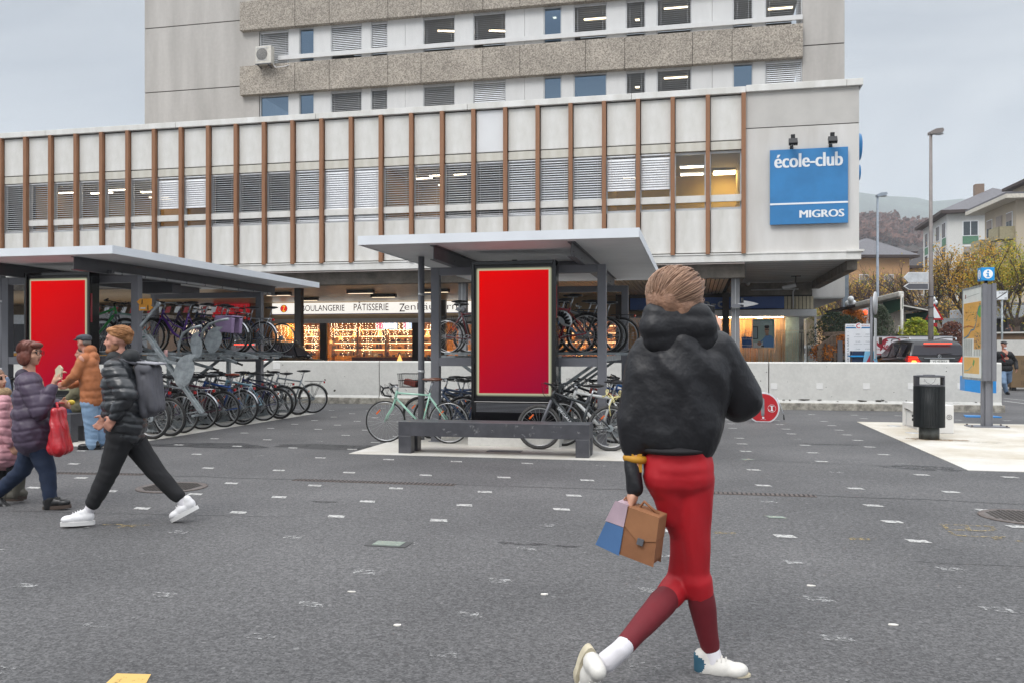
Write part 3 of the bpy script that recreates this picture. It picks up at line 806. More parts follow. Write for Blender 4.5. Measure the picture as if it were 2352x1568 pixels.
# BICYCLE SHELTERS
OFF=-8.25
def shelter(dx,y0,y1,lab,loc):
 s=empty('bicycle_shelter',(loc,y0,0));tag(s,lab,'shelter','bicycle shelters on the square')
 def L(q):
  q.v=[(p[0]-loc,p[1]-y0,p[2])for p in q.v];return q
 xa,xb=-4.79+dx,-.755+dx
 q=MB();q.box(xa,xb,y0,y1,3.0,3.105);q.box(xa+.01,xb-.01,y0+.01,y1-.01,2.996,3.0,1)
 q.box(xa-.004,xb+.004,y0-.012,y0,2.985,3.115);q.box(xb,xb+.012,y0,y1,2.985,3.115);q.box(xa-.012,xa,y0,y1,2.985,3.115)
 L(q).build('canopy',[M_canopy,M_canopy_under],s)
 for x in(-3.75+dx,-1.72+dx):
  q=MB();q.box(x-.006,x+.006,y0+.32,y1-.4,2.79,2.985);q.box(x-.055,x+.055,y0+.32,y1-.4,2.78,2.79);q.box(x-.055,x+.055,y0+.32,y1-.4,2.985,2.996)
  n_=int((y1-y0)/.9)
  for i in range(n_):q.box(x-.012,x+.014,y0+.5+i*.9,y0+.52+i*.9,2.86,2.88,0)
  L(q).build('roof_beam',M_darker,s)
 for fy in(y0+1.5,y0+5.85):
  for x in(-4.08+dx,-1.41+dx):
   q=MB();q.box(x-.067,x+.067,fy-.067,fy+.067,0,2.778);q.box(x-.1,x+.1,fy-.1,fy+.1,0,.018);L(q).build('post',M_dark,s,bevel=.006)
  for za,zb in((2.655,2.777),(1.215,1.35)):
   q=MB();q.box(-4.013+dx,-1.477+dx,fy-.06,fy+.06,za,zb);L(q).build('cross_beam',M_dark,s)
 for x in(-3.2+dx,-2.3+dx):
  pass
 q=MB();q.box(-3.66+dx,-1.81+dx,y0+2.9,y0+3.0,2.80,2.99);L(q).build('cross_beam',M_darker,s)
 px_=-4.4+dx
 q=MB();q.tube([(px_,y0+1.72,0),(px_,y0+1.72,2.99)],.052,14)
 for z in(1.1,2.35,.25):q.tube([(px_,y0+1.72,z),(px_,y0+1.72,z+.04)],.057,14,1)
 q.bar((px_,y0+1.72,2.37),(px_+.3,y0+1.6,2.37),.02,.02,0)
 L(q).build('downpipe',[M_dark,M_frame],s)
 return s
sh1=shelter(0,11.65,18.85,'open bicycle shelter with pale flat canopy in the middle of the square',-2.77)
sh2=shelter(OFF,11.85,19.4,'open bicycle shelter with pale flat canopy on the left, cut by the photo edge',-2.77+OFF)
q=MB();q.tube([(-1.62+OFF,12.9,2.80),(-1.62+OFF,18.6,2.80)],.022,8,0);q.box(-1.66+OFF,-1.56+OFF,12.9,12.96,2.78,2.84,1)
for i in range(9):q.box(-1.67+OFF,-1.6+OFF,13.2+i*.65,13.23+i*.65,2.775,2.83,1)
tag(q.build('tube_lamp',[M_frame,M_darker]),'long thin tube lamp hung along the right roof beam of the left shelter','lamp')
q=MB();q.box(-10.9,-10.2,15.2,15.5,2.60,2.85);tag(q.build('control_box',M_darker,bevel=.01),'dark metal box hung under the left shelter canopy','box')
def grad_screen(name):
 m=bpy.data.materials.new(name);m.use_nodes=True
 n,l=m.node_tree.nodes,m.node_tree.links
 b=n['Principled BSDF'];b.inputs['Base Color'].default_value=(.01,.0,.0,1);b.inputs['Roughness'].default_value=.5;b.inputs['Specular IOR Level'].default_value=.1
 tc=n.new('ShaderNodeTexCoord');mp=n.new('ShaderNodeMapping');mp.vector_type='POINT'
 l.new(tc.outputs['Object'],mp.inputs[0])
 sp=n.new('ShaderNodeSeparateXYZ');l.new(mp.outputs[0],sp.inputs[0])
 a=n.new('ShaderNodeMath');a.operation='MULTIPLY_ADD';a.inputs[1].default_value=-.36;a.inputs[2].default_value=.5;l.new(sp.outputs[2],a.inputs[0])
 c=n.new('ShaderNodeMath');c.operation='MULTIPLY_ADD';c.inputs[1].default_value=.22;l.new(sp.outputs[0],c.inputs[0]);l.new(a.outputs[0],c.inputs[2])
 s2=n.new('ShaderNodeMath');s2.operation='ADD';s2.inputs[1].default_value=.0;l.new(c.outputs[0],s2.inputs[0])
 cr=n.new('ShaderNodeValToRGB')
 cr.color_ramp.elements[0].position=.10;cr.color_ramp.elements[0].color=(.62,0.0,.0,1)
 cr.color_ramp.elements[1].position=.95;cr.color_ramp.elements[1].color=(.23,0,.025,1)
 e1=cr.color_ramp.elements.new(.5);e1.color=(.42,.0,.005,1)
 l.new(s2.outputs[0],cr.inputs[0]);l.new(cr.outputs[0],b.inputs['Emission Color']);b.inputs['Emission Strength'].default_value=1.0
 return m
def glow_mat(name,x0,x1,z0,z1,reach=.052):
 """backlit rim of the picture that dies away inside the black frame"""
 m=bpy.data.materials.new(name);m.use_nodes=True
 n,l=m.node_tree.nodes,m.node_tree.links
 b=n['Principled BSDF'];b.inputs['Base Color'].default_value=(.008,.008,.01,1);b.inputs['Roughness'].default_value=.2
 tc=n.new('ShaderNodeTexCoord');sp=n.new('ShaderNodeSeparateXYZ');l.new(tc.outputs['Object'],sp.inputs[0])
 def mth(op,a,v=None,b_=None):
  k=n.new('ShaderNodeMath');k.operation=op
  for i,x in enumerate((a,v,b_)):
   if x is None:continue
   if isinstance(x,(int,float)):k.inputs[i].default_value=x
   else:l.new(x,k.inputs[i])
  return k.outputs[0]
 cx,cz,hx,hz=(x0+x1)/2,(z0+z1)/2,(x1-x0)/2,(z1-z0)/2
 dx=mth('MAXIMUM',mth('SUBTRACT',mth('ABSOLUTE',mth('SUBTRACT',sp.outputs[0],cx)),hx),0.0)
 dz=mth('MAXIMUM',mth('SUBTRACT',mth('ABSOLUTE',mth('SUBTRACT',sp.outputs[2],cz)),hz),0.0)
 d=mth('SQRT',mth('ADD',mth('MULTIPLY',dx,dx),mth('MULTIPLY',dz,dz)))
 cr=n.new('ShaderNodeValToRGB');cr.color_ramp.interpolation='EASE'
 cr.color_ramp.elements[0].position=.10;cr.color_ramp.elements[0].color=(.36,.36,.24,1)
 cr.color_ramp.elements[1].position=.95;cr.color_ramp.elements[1].color=(0,0,0,1)
 l.new(mth('DIVIDE',d,reach),cr.inputs[0]);l.new(cr.outputs[0],b.inputs['Emission Color']);b.inputs['Emission Strength'].default_value=1.0
 return m
M_scr=grad_screen('red picture on the screen')
M_glow=glow_mat('lit rim',-.555,.555,-.945,.945)
M_louv=pm('black louvre','#08080a',.35)
def ad_screen(xc,y,lab,z1=2.83):
 s=empty('advertising_screen',(xc,y,0));tag(s,lab,'screen','lit red advertising screens')
 q=MB();hw=.665
 q.box(-hw,hw,.06,.26,.22,z1);q.box(-hw,-.62,0,.06,.22,z1);q.box(.62,hw,0,.06,.22,z1);q.box(-.62,.62,0,.06,z1-.06,z1);q.box(-.62,.62,0,.06,.22,.68)
 q.box(-.04,.04,.1,.16,z1,z1+.025)
 q.build('cabinet',M_blackgloss,s,bevel=.008)
 q=MB();q.quad((-.62,.045,.68),(.62,.045,.68),(.62,.045,z1-.06),(-.62,.045,z1-.06));q.v=[(p[0],p[1],p[2]-1.745)for p in q.v]
 o=q.build('lit_border',M_glow,s);o.location.z=1.745
 q=MB();q.box(-.545,.545,.03,.044,-.94,.94);o=q.build('display',M_scr,s);o.location.z=1.745
 q=MB()
 for i in range(7):q.box(-.58,.58,-.006,-.001,.52+i*.02,.53+i*.02)
 q.build('vent_louvre',M_darker,s)
 q=MB();q.box(hw+.001,hw+.006,.03,.07,1.95,2.45);q.build('red_tag',pm('red sticker','#b03a40',.5),s)
 return s
ad_screen(-2.735,12.78,'black advertising cabinet with lit red display in front of the middle shelter')
ad_screen(-10.99,12.98,'black advertising cabinet with lit red display in front of the left shelter')
for xc,y,lab in((-2.71,12.66,'concrete block under the middle advertising screen'),(-10.96,12.86,'concrete block under the left advertising screen')):
 q=MB();q.box(xc-.71,xc+.71,y,y+.45,0,.219);tag(q.build('foundation_block',M_conc,bevel=.01),lab,'foundation')
q=MB();q.box(-2.95,-2.45,11.95,12.12,.006,.016);tag(q.build('access_cover',M_dark),'grey steel access cover in the white paving behind the bench','cover')
M_bench=pm('scuffed dark stone','#4b4b50',.38,0,.16,5,.05,60,spec=.6,detail=8)
M_benchtop=pm('scuffed dark stone top','#5b5d62',.33,0,.12,4,.05,60,spec=.6,detail=8)
M_scuff=worn_paint('scuff',(.22,.22,.23),.46,30)
def bench(x0,x1,y0,lab):
 s=empty('bench',((x0+x1)/2,y0,0));tag(s,lab,'bench','dark stone benches in front of the screens')
 hw=(x1-x0)/2;D=.47
 q=MB();q.box(-hw,hw,0,D,.255,.452);q.box(-hw+.001,hw-.001,.001,D-.001,.452,.455,1)
 for i in(1,2):q.box(-hw,hw,D*i/3-.003,D*i/3+.003,.454,.4562,2)
 q.build('seat',[M_bench,M_benchtop,M_black],s,bevel=.006)
 for sg in(-1,1):
  a=-hw if sg<0 else hw-.185
  for y in(0.0,D-.17):
   q=MB();q.box(a,a+.185,y,y+.17,.006,.2545);q.build('leg',M_bench,s,bevel=.006)
 q=MB();r_=random.Random(3)
 for k in range(16):
  x,z=r_.uniform(-hw+.05,hw-.05),r_.uniform(.28,.43)
  po=blob_poly(x,z,r_.uniform(.01,.05),r_.uniform(.006,.035),10,k,.6)
  q.prism(po,(0,-.0015,0),(1,0,0),(0,0,1),(0,-.001,0))
 c=.41
 q.prism([(-hw+.70+c,.29),(-hw+.79+c,.32),(-hw+.76+c,.40),(-hw+.68+c,.37)],(0,-.0015,0),(1,0,0),(0,0,1),(0,-.001,0))
 q.build('scuff_mark',M_scuff,s)
bench(-4.126,-1.411,11.5,'long dark stone bench in front of the middle screen')
bench(-12.376,-9.661,11.72,'long dark stone bench behind the pedestrians at left')
M_hike=pm('hiking sign yellow','#f0a32a',.5,0,.04)
for(px0,px1,y0,y1,d,lab)in((314,348,686,701,-1,'upper yellow hiking arrow sign pointing left on the left shelter post'),(319,351,700,714,1,'lower yellow hiking arrow sign pointing right on the left shelter post')):
 Yp=13.25;a,b=at(px0,y1,Yp),at(px1,y0,Yp);t=.06
 if d<0:poly=[(a.x,(a.z+b.z)/2),(a.x+t,a.z),(b.x,a.z),(b.x,b.z),(a.x+t,b.z)]
 else:poly=[(a.x,a.z),(b.x-t,a.z),(b.x,(a.z+b.z)/2),(b.x-t,b.z),(a.x,b.z)]
 q=MB();q.prism(poly,(0,Yp,0),(1,0,0),(0,0,1),(0,.012,0))
 cx=a.x+(.11 if d<0 else.18);cz=(a.z+b.z)/2
 q.sphere((cx,Yp-.004,cz+.035),.009,8,6,1,(1,.3,1));q.bar((cx,Yp-.004,cz+.025),(cx,Yp-.004,cz-.005),.018,.004,1,(0,1,0));q.bar((cx,Yp-.004,cz),(cx-.015,Yp-.004,cz-.045),.007,.004,1,(0,1,0));q.bar((cx,Yp-.004,cz),(cx+.015,
Yp-.004,cz-.045),.007,.004,1,(0,1,0))
 if d>0:q.box(a.x+.03,a.x+.13,Yp-.003,Yp-.001,cz-.02,cz+.005,2)
 tag(q.build('direction_sign',[M_hike,M_black,M_white]),lab,'sign')
# BICYCLES
M_tyre=pm('tyre rubber','#2b2a29',.85,0,.2,30)
M_tyre_g=pm('grey tyre rubber','#4c4b4a',.85,0,.2,30)
M_spoke=pm('spoke steel','#b9babb',.3,.8,.05)
M_sad=pm('saddle vinyl','#1e1d1f',.45,0,.1)
M_orange=pm('orange reflector','#ef6a1c',.3,0,.05,3)
M_red=pm('red reflector','#b3171b',.25,0,.05)
def wheel_parts(Rw=.34,tyre=.018,ns=24):
 t=MB();t.torus((0,0,0),(0,1,0),Rw-tyre,tyre,36,8)
 r=MB();r.torus((0,0,0),(0,1,0),Rw-tyre*2-.006,.009,36,6)
 r.tube([(0,-.045,0),(0,.045,0)],.022,10);r.tube([(0,-.07,0),(0,.07,0)],.007,6)
 for k in range(ns):
  a=2*math.pi*k/ns;b=a+(.35 if k%2 else-.35);sy=.03 if k%4<2 else-.03
  r.tube([(.02*math.cos(b),sy,.02*math.sin(b)),((Rw-tyre*2)*math.cos(a),0,(Rw-tyre*2)*math.sin(a))],.0016,3,caps=False)
 return t,r
BIKE_N=[0]
def make_bike(style):
 """local frame: forward +x, ground z = 0"""
 Rw={'mtb':.335,'road':.335,'city':.345,'step':.345,'hybrid':.345}[style]
 ty={'mtb':.026,'road':.012,'city':.019,'step':.019,'hybrid':.018}[style]
 ra,fa=Vector((-.50,0,Rw)),Vector((.55,0,Rw))
 bb=Vector((-.06,0,.28));
 st_top=Vector((-.22,0,.78));ht,hb=Vector((.33,0,.86)),Vector((.38,0,.72))
 if style=='road':st_top=Vector((-.20,0,.80));ht=Vector((.345,0,.83));hb=Vector((.38,0,.70))
 if style=='mtb':st_top=Vector((-.19,0,.70));ht=Vector((.33,0,.88));hb=Vector((.37,0,.74))
 s=empty('bicycle')
 fr=MB();r1=.015 if style=='road' else.021
 fr.tube([bb,st_top],r1,8);fr.tube([ht,hb],.023,8)
 if style=='step':
  fr.tube([bb+Vector((0,0,.01)),Vector((.12,0,.40)),Vector((.27,0,.62)),hb+Vector((-.01,0,.02))],[.026,.028,.026,.024],8)
  fr.tube([Vector((-.12,0,.48)),Vector((.12,0,.56)),Vector((.34,0,.80))],.014,8)
 else:
  fr.tube([bb,hb+Vector((-.008,0,.02))],r1*1.2,8)
  fr.tube([st_top+Vector((0,0,-.04)),ht+Vector((.01,0,-.035))],r1,8)
 for sy in(-1,1):
  fr.tube([bb+Vector((-.02,sy*.03,0)),ra+Vector((0,sy*.065,0))],.010,6)
  fr.tube([st_top+Vector((-.0,sy*.015,-.07)),ra+Vector((0,sy*.065,.0))],.009,6)
 fr.tube([bb+Vector((0,-.035,0)),bb+Vector((0,.035,0))],.024,10)
 fr.build('frame',M_dark,s)
 fk=MB();fk.tube([hb+Vector((0,0,-.0)),hb+Vector((.012,0,-.05))],.02,8)
 for sy in(-1,1):
  w=.045 if style!='mtb' else.055
  if style=='mtb':fk.tube([hb+Vector((.0,sy*w,-.01)),fa+Vector((-.02,sy*w,0))],[.018,.02],8)
  else:fk.tube([hb+Vector((.012,sy*.02,-.05)),hb+Vector((.03,sy*w,-.12)),fa+Vector((-.04,sy*w,.1)),fa+Vector((0,sy*w,0))],[.014,.013,.010,.008],7)
 fk.tube([hb+Vector((0,-.05,-.04)),hb+Vector((0,.05,-.04))],.012,6)
 fk.build('fork',M_chrome if style in('city',)else M_dark,s)
 t,r=wheel_parts(Rw,ty)
 for ax in(fa,ra):
  w=t.build('wheel',M_tyre,s);w.location=ax
  rr_=MB();rr_.merge(r)
  if ax is ra:rr_.tube([(0,.035,0),(0,.06,0)],.05,14,1)
  rr_.build('rim',[M_spoke,M_galv],w)
  q=MB();q.obox((.12,0,.15),(.09,.012,.022),Matrix.Rotation(R(45),3,'Y'));q.build('reflector',M_orange,w)
 sd=MB();top=st_top+(st_top-bb).normalized()*(.20 if style!='mtb' else.24)
 sd.sphere(top+Vector((-.02,0,.02)),.1,12,6,0,(1.35,.8,.28));sd.sphere(top+Vector((.10,0,.018)),.05,10,6,0,(1.7,.5,.4))
 sd.build('saddle',M_sad,s)
 q=MB();q.tube([st_top,top],.013,8);q.tube([top+Vector((-.08,.02,-.01)),top+Vector((.1,.02,-.01))],.005,5);q.build('seat_post',M_chrome,s)
 hbm=MB();hd=(ht-hb).normalized();stem=ht+hd*(.10 if style in('city','step')else.05)
 hbm.tube([ht,stem,stem+Vector((.06,0,.02))],.014,8)
 c=stem+Vector((.06,0,.02))
 gr=MB()
 if style=='road':
  for sy in(-1,1):
   hbm.tube([c,c+Vector((0,sy*.16,0)),c+Vector((.02,sy*.2,0))],.012,7)
   gr.tube([c+Vector((.01,sy*.2,0)),c+Vector((.09,sy*.205,-.005)),c+Vector((.125,sy*.21,-.06)),c+Vector((.09,sy*.21,-.125)),c+Vector((-.03,sy*.21,-.14))],.016,7)
   gr.tube([c+Vector((.11,sy*.21,-.01)),c+Vector((.15,sy*.21,.03)),c+Vector((.15,sy*.21,-.06)),c+Vector((.12,sy*.21,-.13))],[.016,.012,.008,.006],6)
 elif style in('city','step'):
  for sy in(-1,1):
   P=[c,c+Vector((.01,sy*.15,.03)),c+Vector((-.06,sy*.27,.03)),c+Vector((-.14,sy*.29,.02))]
   hbm.tube(P,.011,7);gr.tube([P[3],P[3]+Vector((-.12,sy*.01,-.01))],.017,8)
   gr.tube([c+Vector((.02,sy*.24,0)),c+Vector((-.1,sy*.30,-.02))],.006,5)
 else:
  for sy in(-1,1):
   P=[c,c+Vector((-.01,sy*.13,.01)),c+Vector((-.03,sy*.20,.015))]
   hbm.tube(P,.012,7);gr.tube([P[2],c+Vector((-.05,sy*.31,.01))],.017,8)
   gr.tube([c+Vector((.03,sy*.19,-.02)),c+Vector((.02,sy*.27,-.04))],.006,5)
   if style=='mtb':gr.tube([c+Vector((-.05,sy*.31,.01)),c+Vector((.04,sy*.33,.04))],.013,7)
 h=hbm.build('handlebar',M_chrome if style!='mtb' else M_black,s)
 gr.build('grips',M_black,h)
 q=MB()
 for sy in(-1,1):q.tube([c+Vector((.02,sy*.15,0)),c+Vector((.13,sy*.08,.04)),c+Vector((.12,sy*.02,-.12)),hb+Vector((.02,sy*.02,-.05))],.003,4)
 q.tube([c+Vector((.02,.1,0)),c+Vector((.1,.06,-.1)),Vector((.2,.03,.62)),Vector((-.1,.03,.33))],.003,4)
 q.build('cables',M_black,s)
 q=MB();q.torus(bb+Vector((0,-.055,0)),(0,1,0),.085,.006,24,5);q.lathe([(.082,0),(.082,.004),(.001,.004)],(0,0,0),20)if 0 else None
 for a in range(5):
  t_=a*1.2566;q.tube([bb+Vector((0,-.055,0)),bb+Vector((.085*math.cos(t_),-.055,.085*math.sin(t_)))],.006,5)
 for sy,a in((-1,R(-20)),(1,R(160))):
  e_=bb+Vector((.17*math.cos(a),sy*.085,.17*math.sin(a)))
  q.tube([bb+Vector((0,sy*.06,0)),e_],.009,6);q.obox(e_+Vector((0,sy*.05,0)),(.09,.09,.02),None,1)
 for dz in(.08,-.08):q.tube([bb+Vector((0,-.055,dz)),ra+Vector((0,-.055,dz*.5))],.004,4,1)
 q.build('crankset',[M_chrome,M_black],s)
 if style in('city','step','hybrid'):
  for ax,a0,a1 in((ra,R(15),R(185)),(fa,R(35),R(175))):
   q=MB();Rm=Rw+.014;n_=16;vs=[];fs=[]
   for i in range(n_+1):
    a=a0+(a1-a0)*i/n_
    a=math.pi-a if ax is ra else a
    for w,dr in((-.026,-.008),(-.014,.004),(.014,.004),(.026,-.008)):vs.append(ax+Vector(((Rm+dr)*math.cos(a),w,(Rm+dr)*math.sin(a))))
   for i in range(n_):
    for j in range(3):fs.append((i*4+j,i*4+j+1,(i+1)*4+j+1,(i+1)*4+j))
   q.add(vs,fs,0,True);q.build('mudguard',M_chrome if style=='city' else M_black,s)
  q=MB();z=Rw*2+.06
  for sy in(-.05,0,.05):q.tube([(-.74,sy,z),(-.30,sy,z)],.005,5)
  q.tube([(-.74,-.05,z),(-.74,.05,z)],.005,5);q.tube([(-.34,-.05,z),(-.34,.05,z)],.005,5)
  for sy in(-.06,.06):q.tube([(-.45,sy,z),ra+Vector((0,sy,0))],.005,5);q.tube([(-.68,sy,z),ra+Vector((0,sy,0))],.005,5)
  q.build('luggage_rack',M_chrome if style=='city' else M_black,s)
  q=MB();q.box(-.77,-.745,-.03,.03,z-.05,z+.0);q.build('rear_light',M_red,s)
 return s
PROTO={k:make_bike(k)for k in('mtb','road','city','step','hybrid')}
for k in PROTO:
 for c in PROTO[k].children_recursive:pass
CM={}
def paintm(hexc):
 if hexc not in CM:CM[hexc]=pm('bicycle paint '+hexc,hexc,.3,.0,.06,4,coat=.4)
 return CM[hexc]
def bike(style,x,y,heading,color,lab,z=0.0,lean=0.0,group=None,parts=None,scale=1.0,saddle=None,pitch=0.0,tyre=None):
 b=copy_tree(PROTO[style]);b.location=(x,y,z);b.rotation_euler=(lean,pitch,heading);b.scale=(scale,)*3
 tag(b,lab,'bicycle',group)
 for c in b.children:
  base=c.name.split('.')[0]
  if base in('frame',)or(base=='fork' and style in('road','step')):
   c.material_slots[0].link='OBJECT';c.material_slots[0].material=paintm(color)
  if base=='saddle' and saddle:
   c.material_slots[0].link='OBJECT';c.material_slots[0].material=paintm(saddle)
  if tyre and base=='wheel':
   c.material_slots[0].link='OBJECT';c.material_slots[0].material=tyre
 return b
PI=math.pi
bg=bike('road',-4.28,12.88,PI,'#a3d0bd','mint green racing bicycle with drop handlebar and brown saddle leaning on the downpipe',lean=R(-3),saddle='#6a3f2c')
b2=bike('mtb',-1.71,12.40,PI,'#2f3436','black mountain bicycle with grey front tyre behind the right end of the bench',lean=R(2),tyre=M_tyre_g)
q=MB();q.bar((.335,-.027,.715),(.02,-.027,.36),.012,.004,0,(0,1,0));q.build('teal_stripe',pm('teal stripe','#3fb3a2',.4),b2)
q=MB()
dd=(Vector((-.06,0,.28))-Vector((.36,0,.74))).normalized()
M3=Vector((.30,.029,.66))
add_text(q,'SPECIALIZED',Vector((.285,.030,.615)),dd,Vector((-dd.z,0,dd.x))*-1,W=.42,H=.034)
q.build('lettering',M_lett,b2)
b3=bike('hybrid',-1.45,12.92,PI,'#cfd1d0','silver white bicycle standing behind the black mountain bicycle',lean=R(-2))
b4=bike('city',-3.72,13.55,PI,'#2c3f5c','dark blue bicycle with wire basket behind the mint green one',lean=R(2))
bike('step',-3.28,13.9,PI,'#4a5363','grey blue step-through bicycle left of the middle screen',lean=R(3))
bike('mtb',-4.15,14.25,PI,'#3a4a66','dark mountain bicycle behind the basket bicycle',lean=R(-3))
q=MB();pts=[]
for i in range(60):
 t=i/59
 pts.append((-.95-.30*t-.03*math.sin(t*40),12.40+.06*math.cos(t*37),.80+.045*math.sin(t*31)+.05*math.sin(t*9)))
q.tube(pts,.009,6);q.tube([(-.98,12.38,.8),(-1.12,12.35,.78),(-1.17,12.33,.65),(-1.15,12.33,.52)],.009,6)
q.v=[(p[0]-.05,p[1],p[2])for p in q.v]
tag(q.build('chain_lock',pm('pale yellow sleeve','#d9cf96',.6)),'pale yellow chain lock tangled on the rack of the black mountain bicycle','lock')
def basket(x,y,z,lab,mt=M_black,w=.36,d=.26,h=.22):
 q=MB()
 for zz,k in((0,.82),(h*.5,.91),(h,1)):
  a,b=w/2*k,d/2*k;q.tube([(-a,-b,zz),(a,-b,zz),(a,b,zz),(-a,b,zz)],.005,5,closed=True)
 for i in range(11):
  t=-1+2*i/10
  for sy in(-1,1):q.tube([(t*w/2*.82,sy*d/2*.82,0),(t*w/2,sy*d/2,h)],.0025,4)
 for i in range(8):
  t=-1+2*i/7
  for sx in(-1,1):q.tube([(sx*w/2*.82,t*d/2*.82,0),(sx*w/2,t*d/2,h)],.0025,4)
  q.tube([(-w/2*.82,t*d/2*.82,0),(w/2*.82,t*d/2*.82,0)],.0025,4)
 q.v=[(p[0]+x,p[1]+y,p[2]+z)for p in q.v]
 tag(q.build('basket',mt),lab,'basket')
bp_=at(942,905,13.5);basket(bp_.x,13.5,.86,'black wire basket on the dark blue bicycle')
q=MB();q.obox((bp_.x+.02,13.5,.93),(.22,.16,.10),Matrix.Rotation(R(14),3,'Y'));tag(q.build('parcel',pm('red brown cloth','#7c3a30',.8),bevel=.02),'red brown bundle lying in the wire basket','bundle')
def rack(x_out,sgn,ys_up,ys_low,lab,lowered=None):
 """double-deck rack: trays run along x, open end at x_out, sgn=+1 when the open end faces right"""
 y0,y1=max(13.45,min(ys_up+ys_low)-.25),max(ys_up+ys_low)+.25
 s=empty('bicycle_rack',(x_out,y0,0));tag(s,lab,'bicycle rack','two-deck galvanised bicycle racks')
 def L(q):q.v=[(p[0]-x_out,p[1]-y0,p[2])for p in q.v];return q
 X=lambda t:x_out-sgn*t
 for t in(.55,1.75):
  q=MB();q.box(X(t)-.04,X(t)+.04,y0,y1,.01,.07);q.box(X(t)-.04,X(t)+.04,y0,y1,1.28,1.37);L(q).build('rail',M_galv,s)
 for y in(y0+.1,(y0+y1)/2,y1-.1):
  q=MB();q.box(X(1.75)-.04,X(1.75)+.04,y-.04,y+.04,.07,1.28);q.bar((X(1.7),y,.5),(X(.6),y,1.28),.05,.05);L(q).build('upright',M_galv,s)
 for y in ys_up:
  q=MB();q.box(X(0),X(1.95),y-.045,y+.045,1.385,1.392);q.box(X(0),X(1.95),y-.05,y-.045,1.385,1.43);q.box(X(0),X(1.95),y+.045,y+.05,1.385,1.43)
  q.bar((X(.05),y-.08,1.36),(X(-.28),y-.08,1.33),.03,.03);q.sphere((X(-.30),y-.08,1.33),.028,8,6,1)
  L(q).build('upper_tray',[M_galv,M_black],s)
 for y in ys_low:
  q=MB();q.box(X(.1),X(1.9),y-.045,y+.045,.071,.078);q.box(X(.1),X(1.9),y-.05,y-.045,.071,.11);q.box(X(.1),X(1.9),y+.045,y+.05,.071,.11)
  q.tube([(X(1.2),y-.07,.07),(X(1.25),y-.07,.6),(X(1.4),y-.07,.62),(X(1.45),y-.07,.08)],.010,6)
  L(q).build('lower_channel',[M_galv,M_black],s)
 return s
up_l=[13.4,13.9,14.4,14.9,15.4,15.9,16.4,16.9,17.4]
lo_l=[12.5,13.0,13.55,14.25,14.75,15.3,15.8,16.3,16.85,17.4,18.0]
rack(-8.95,1,up_l,lo_l,'galvanised two-deck rack on the right side of the left shelter')
rack(-.95,1,[14.3,14.8,15.3,15.8,16.3,16.8],[13.9,14.4,14.9,15.4,15.9,16.4,16.9],'galvanised two-deck rack on the right side of the middle shelter')
rack(-4.75,-1,[15.9,16.5,17.1],[14.8,15.5,16.2,16.9],'galvanised two-deck rack on the left side of the middle shelter')
def guide_plate(px,py,Y,h,lab,rot=0.0,w=.62):
 c=at(px,py,Y);q=MB()
 prof=[(-.05,-.5),(.10,-.46),(.22,-.32),(.30,-.12),(.33,.08),(.29,.24),(.20,.34),(.34,.50),(.12,.49),(-.05,.43),(-.18,.31),(-.27,.12),(-.30,-.08),(-.26,-.28),(-.17,-.43)]
 q.prism([(a*w,b)for a,b in prof],(0,0,0),(h,0,0),(0,0,h),(0,.012,0))
 q.v=[(p[0],p[1],p[2])for p in q.v]
 o=q.build('guide_plate',M_galv);o.location=c;o.rotation_euler=(0,rot,R(14));tag(o,lab,'guide plate','galvanised wheel guide plates of the left rack')
guide_plate(422,850,13.15,.60,'lowest galvanised wheel guide plate hanging beside the pulled-down tray',R(8),.9)
guide_plate(450,793,13.75,.46,'middle narrow galvanised wheel guide plate of the left rack',R(-12),.75)
guide_plate(489,780,14.4,.50,'right galvanised wheel guide plate under the purple pannier',R(4),1.0)
q=MB()
A,B=at(338,770,13.2),at(464,948,13.2)
A.y=13.2;B.y=13.2
q.bar(A,B,.10,.015,0);q.bar(A+Vector((0,-.05,.015)),B+Vector((0,-.05,.015)),.012,.05);q.bar(A+Vector((0,.05,.015)),B+Vector((0,.05,.015)),.012,.05)
q.bar(B+Vector((-.05,-.2,-.03)),B+Vector((-.05,.2,-.03)),.05,.03)
C=at(339,820,13.2);q.bar(C,at(425,838,13.2),.05,.05);q.tube([at(424,837,13.2),at(436,840,13.2)],.025,8,1)
for(a,b)in(((330,800),(490,846)),((420,787),(545,833)),((500,800),(595,821))):
 P,Q_=at(*a,13.9+a[0]*.003),at(*b,13.9+a[0]*.003)
 q.bar(P,Q_,.06,.05);q.tube([Q_,Q_+(Q_-P).normalized()*.12],.02,8,1)
P=[at(407,838,13.7),at(411,790,13.7),at(420,766,13.7),at(440,754,13.7),at(462,749,13.7)];q.tube(P,.026,8,0)
P=[at(459,790,14.3),at(466,760,14.3),at(480,745,14.3),at(505,736,14.3),at(525,733,14.3)];q.tube(P,.024,8,0)
q.bar(at(323,750,13.1),at(364,700,13.1),.04,.04);q.tube([at(362,700,13.05),at(366,698,13.2)],.035,8)
tag(q.build('pulled_down_tray',[M_galv,M_black]),'galvanised upper tray pulled down to the ground at the front of the left rack','tray')
G1='bicycles parked in the left shelter';G2='bicycles parked in the middle shelter'
lowL=[('mtb','#3a3f45','dark grey'),('mtb','#20252b','black'),('hybrid','#4a3b57','dull purple'),('city','#b8bcc0','silver'),('hybrid','#5b2438','wine red'),('city','#1f57a8','bright blue'),('mtb','#6b7075','grey'),('hybrid',
'#9fc6d8','pale blue'),('mtb','#2d2f63','indigo'),('hybrid','#23304a','navy blue'),('mtb','#b3b6b8','white and grey')]
axl=[-8.75,-8.75,-8.9,-8.95,-8.8,-8.72,-8.95,-8.82,-8.72,-8.95,-8.87]
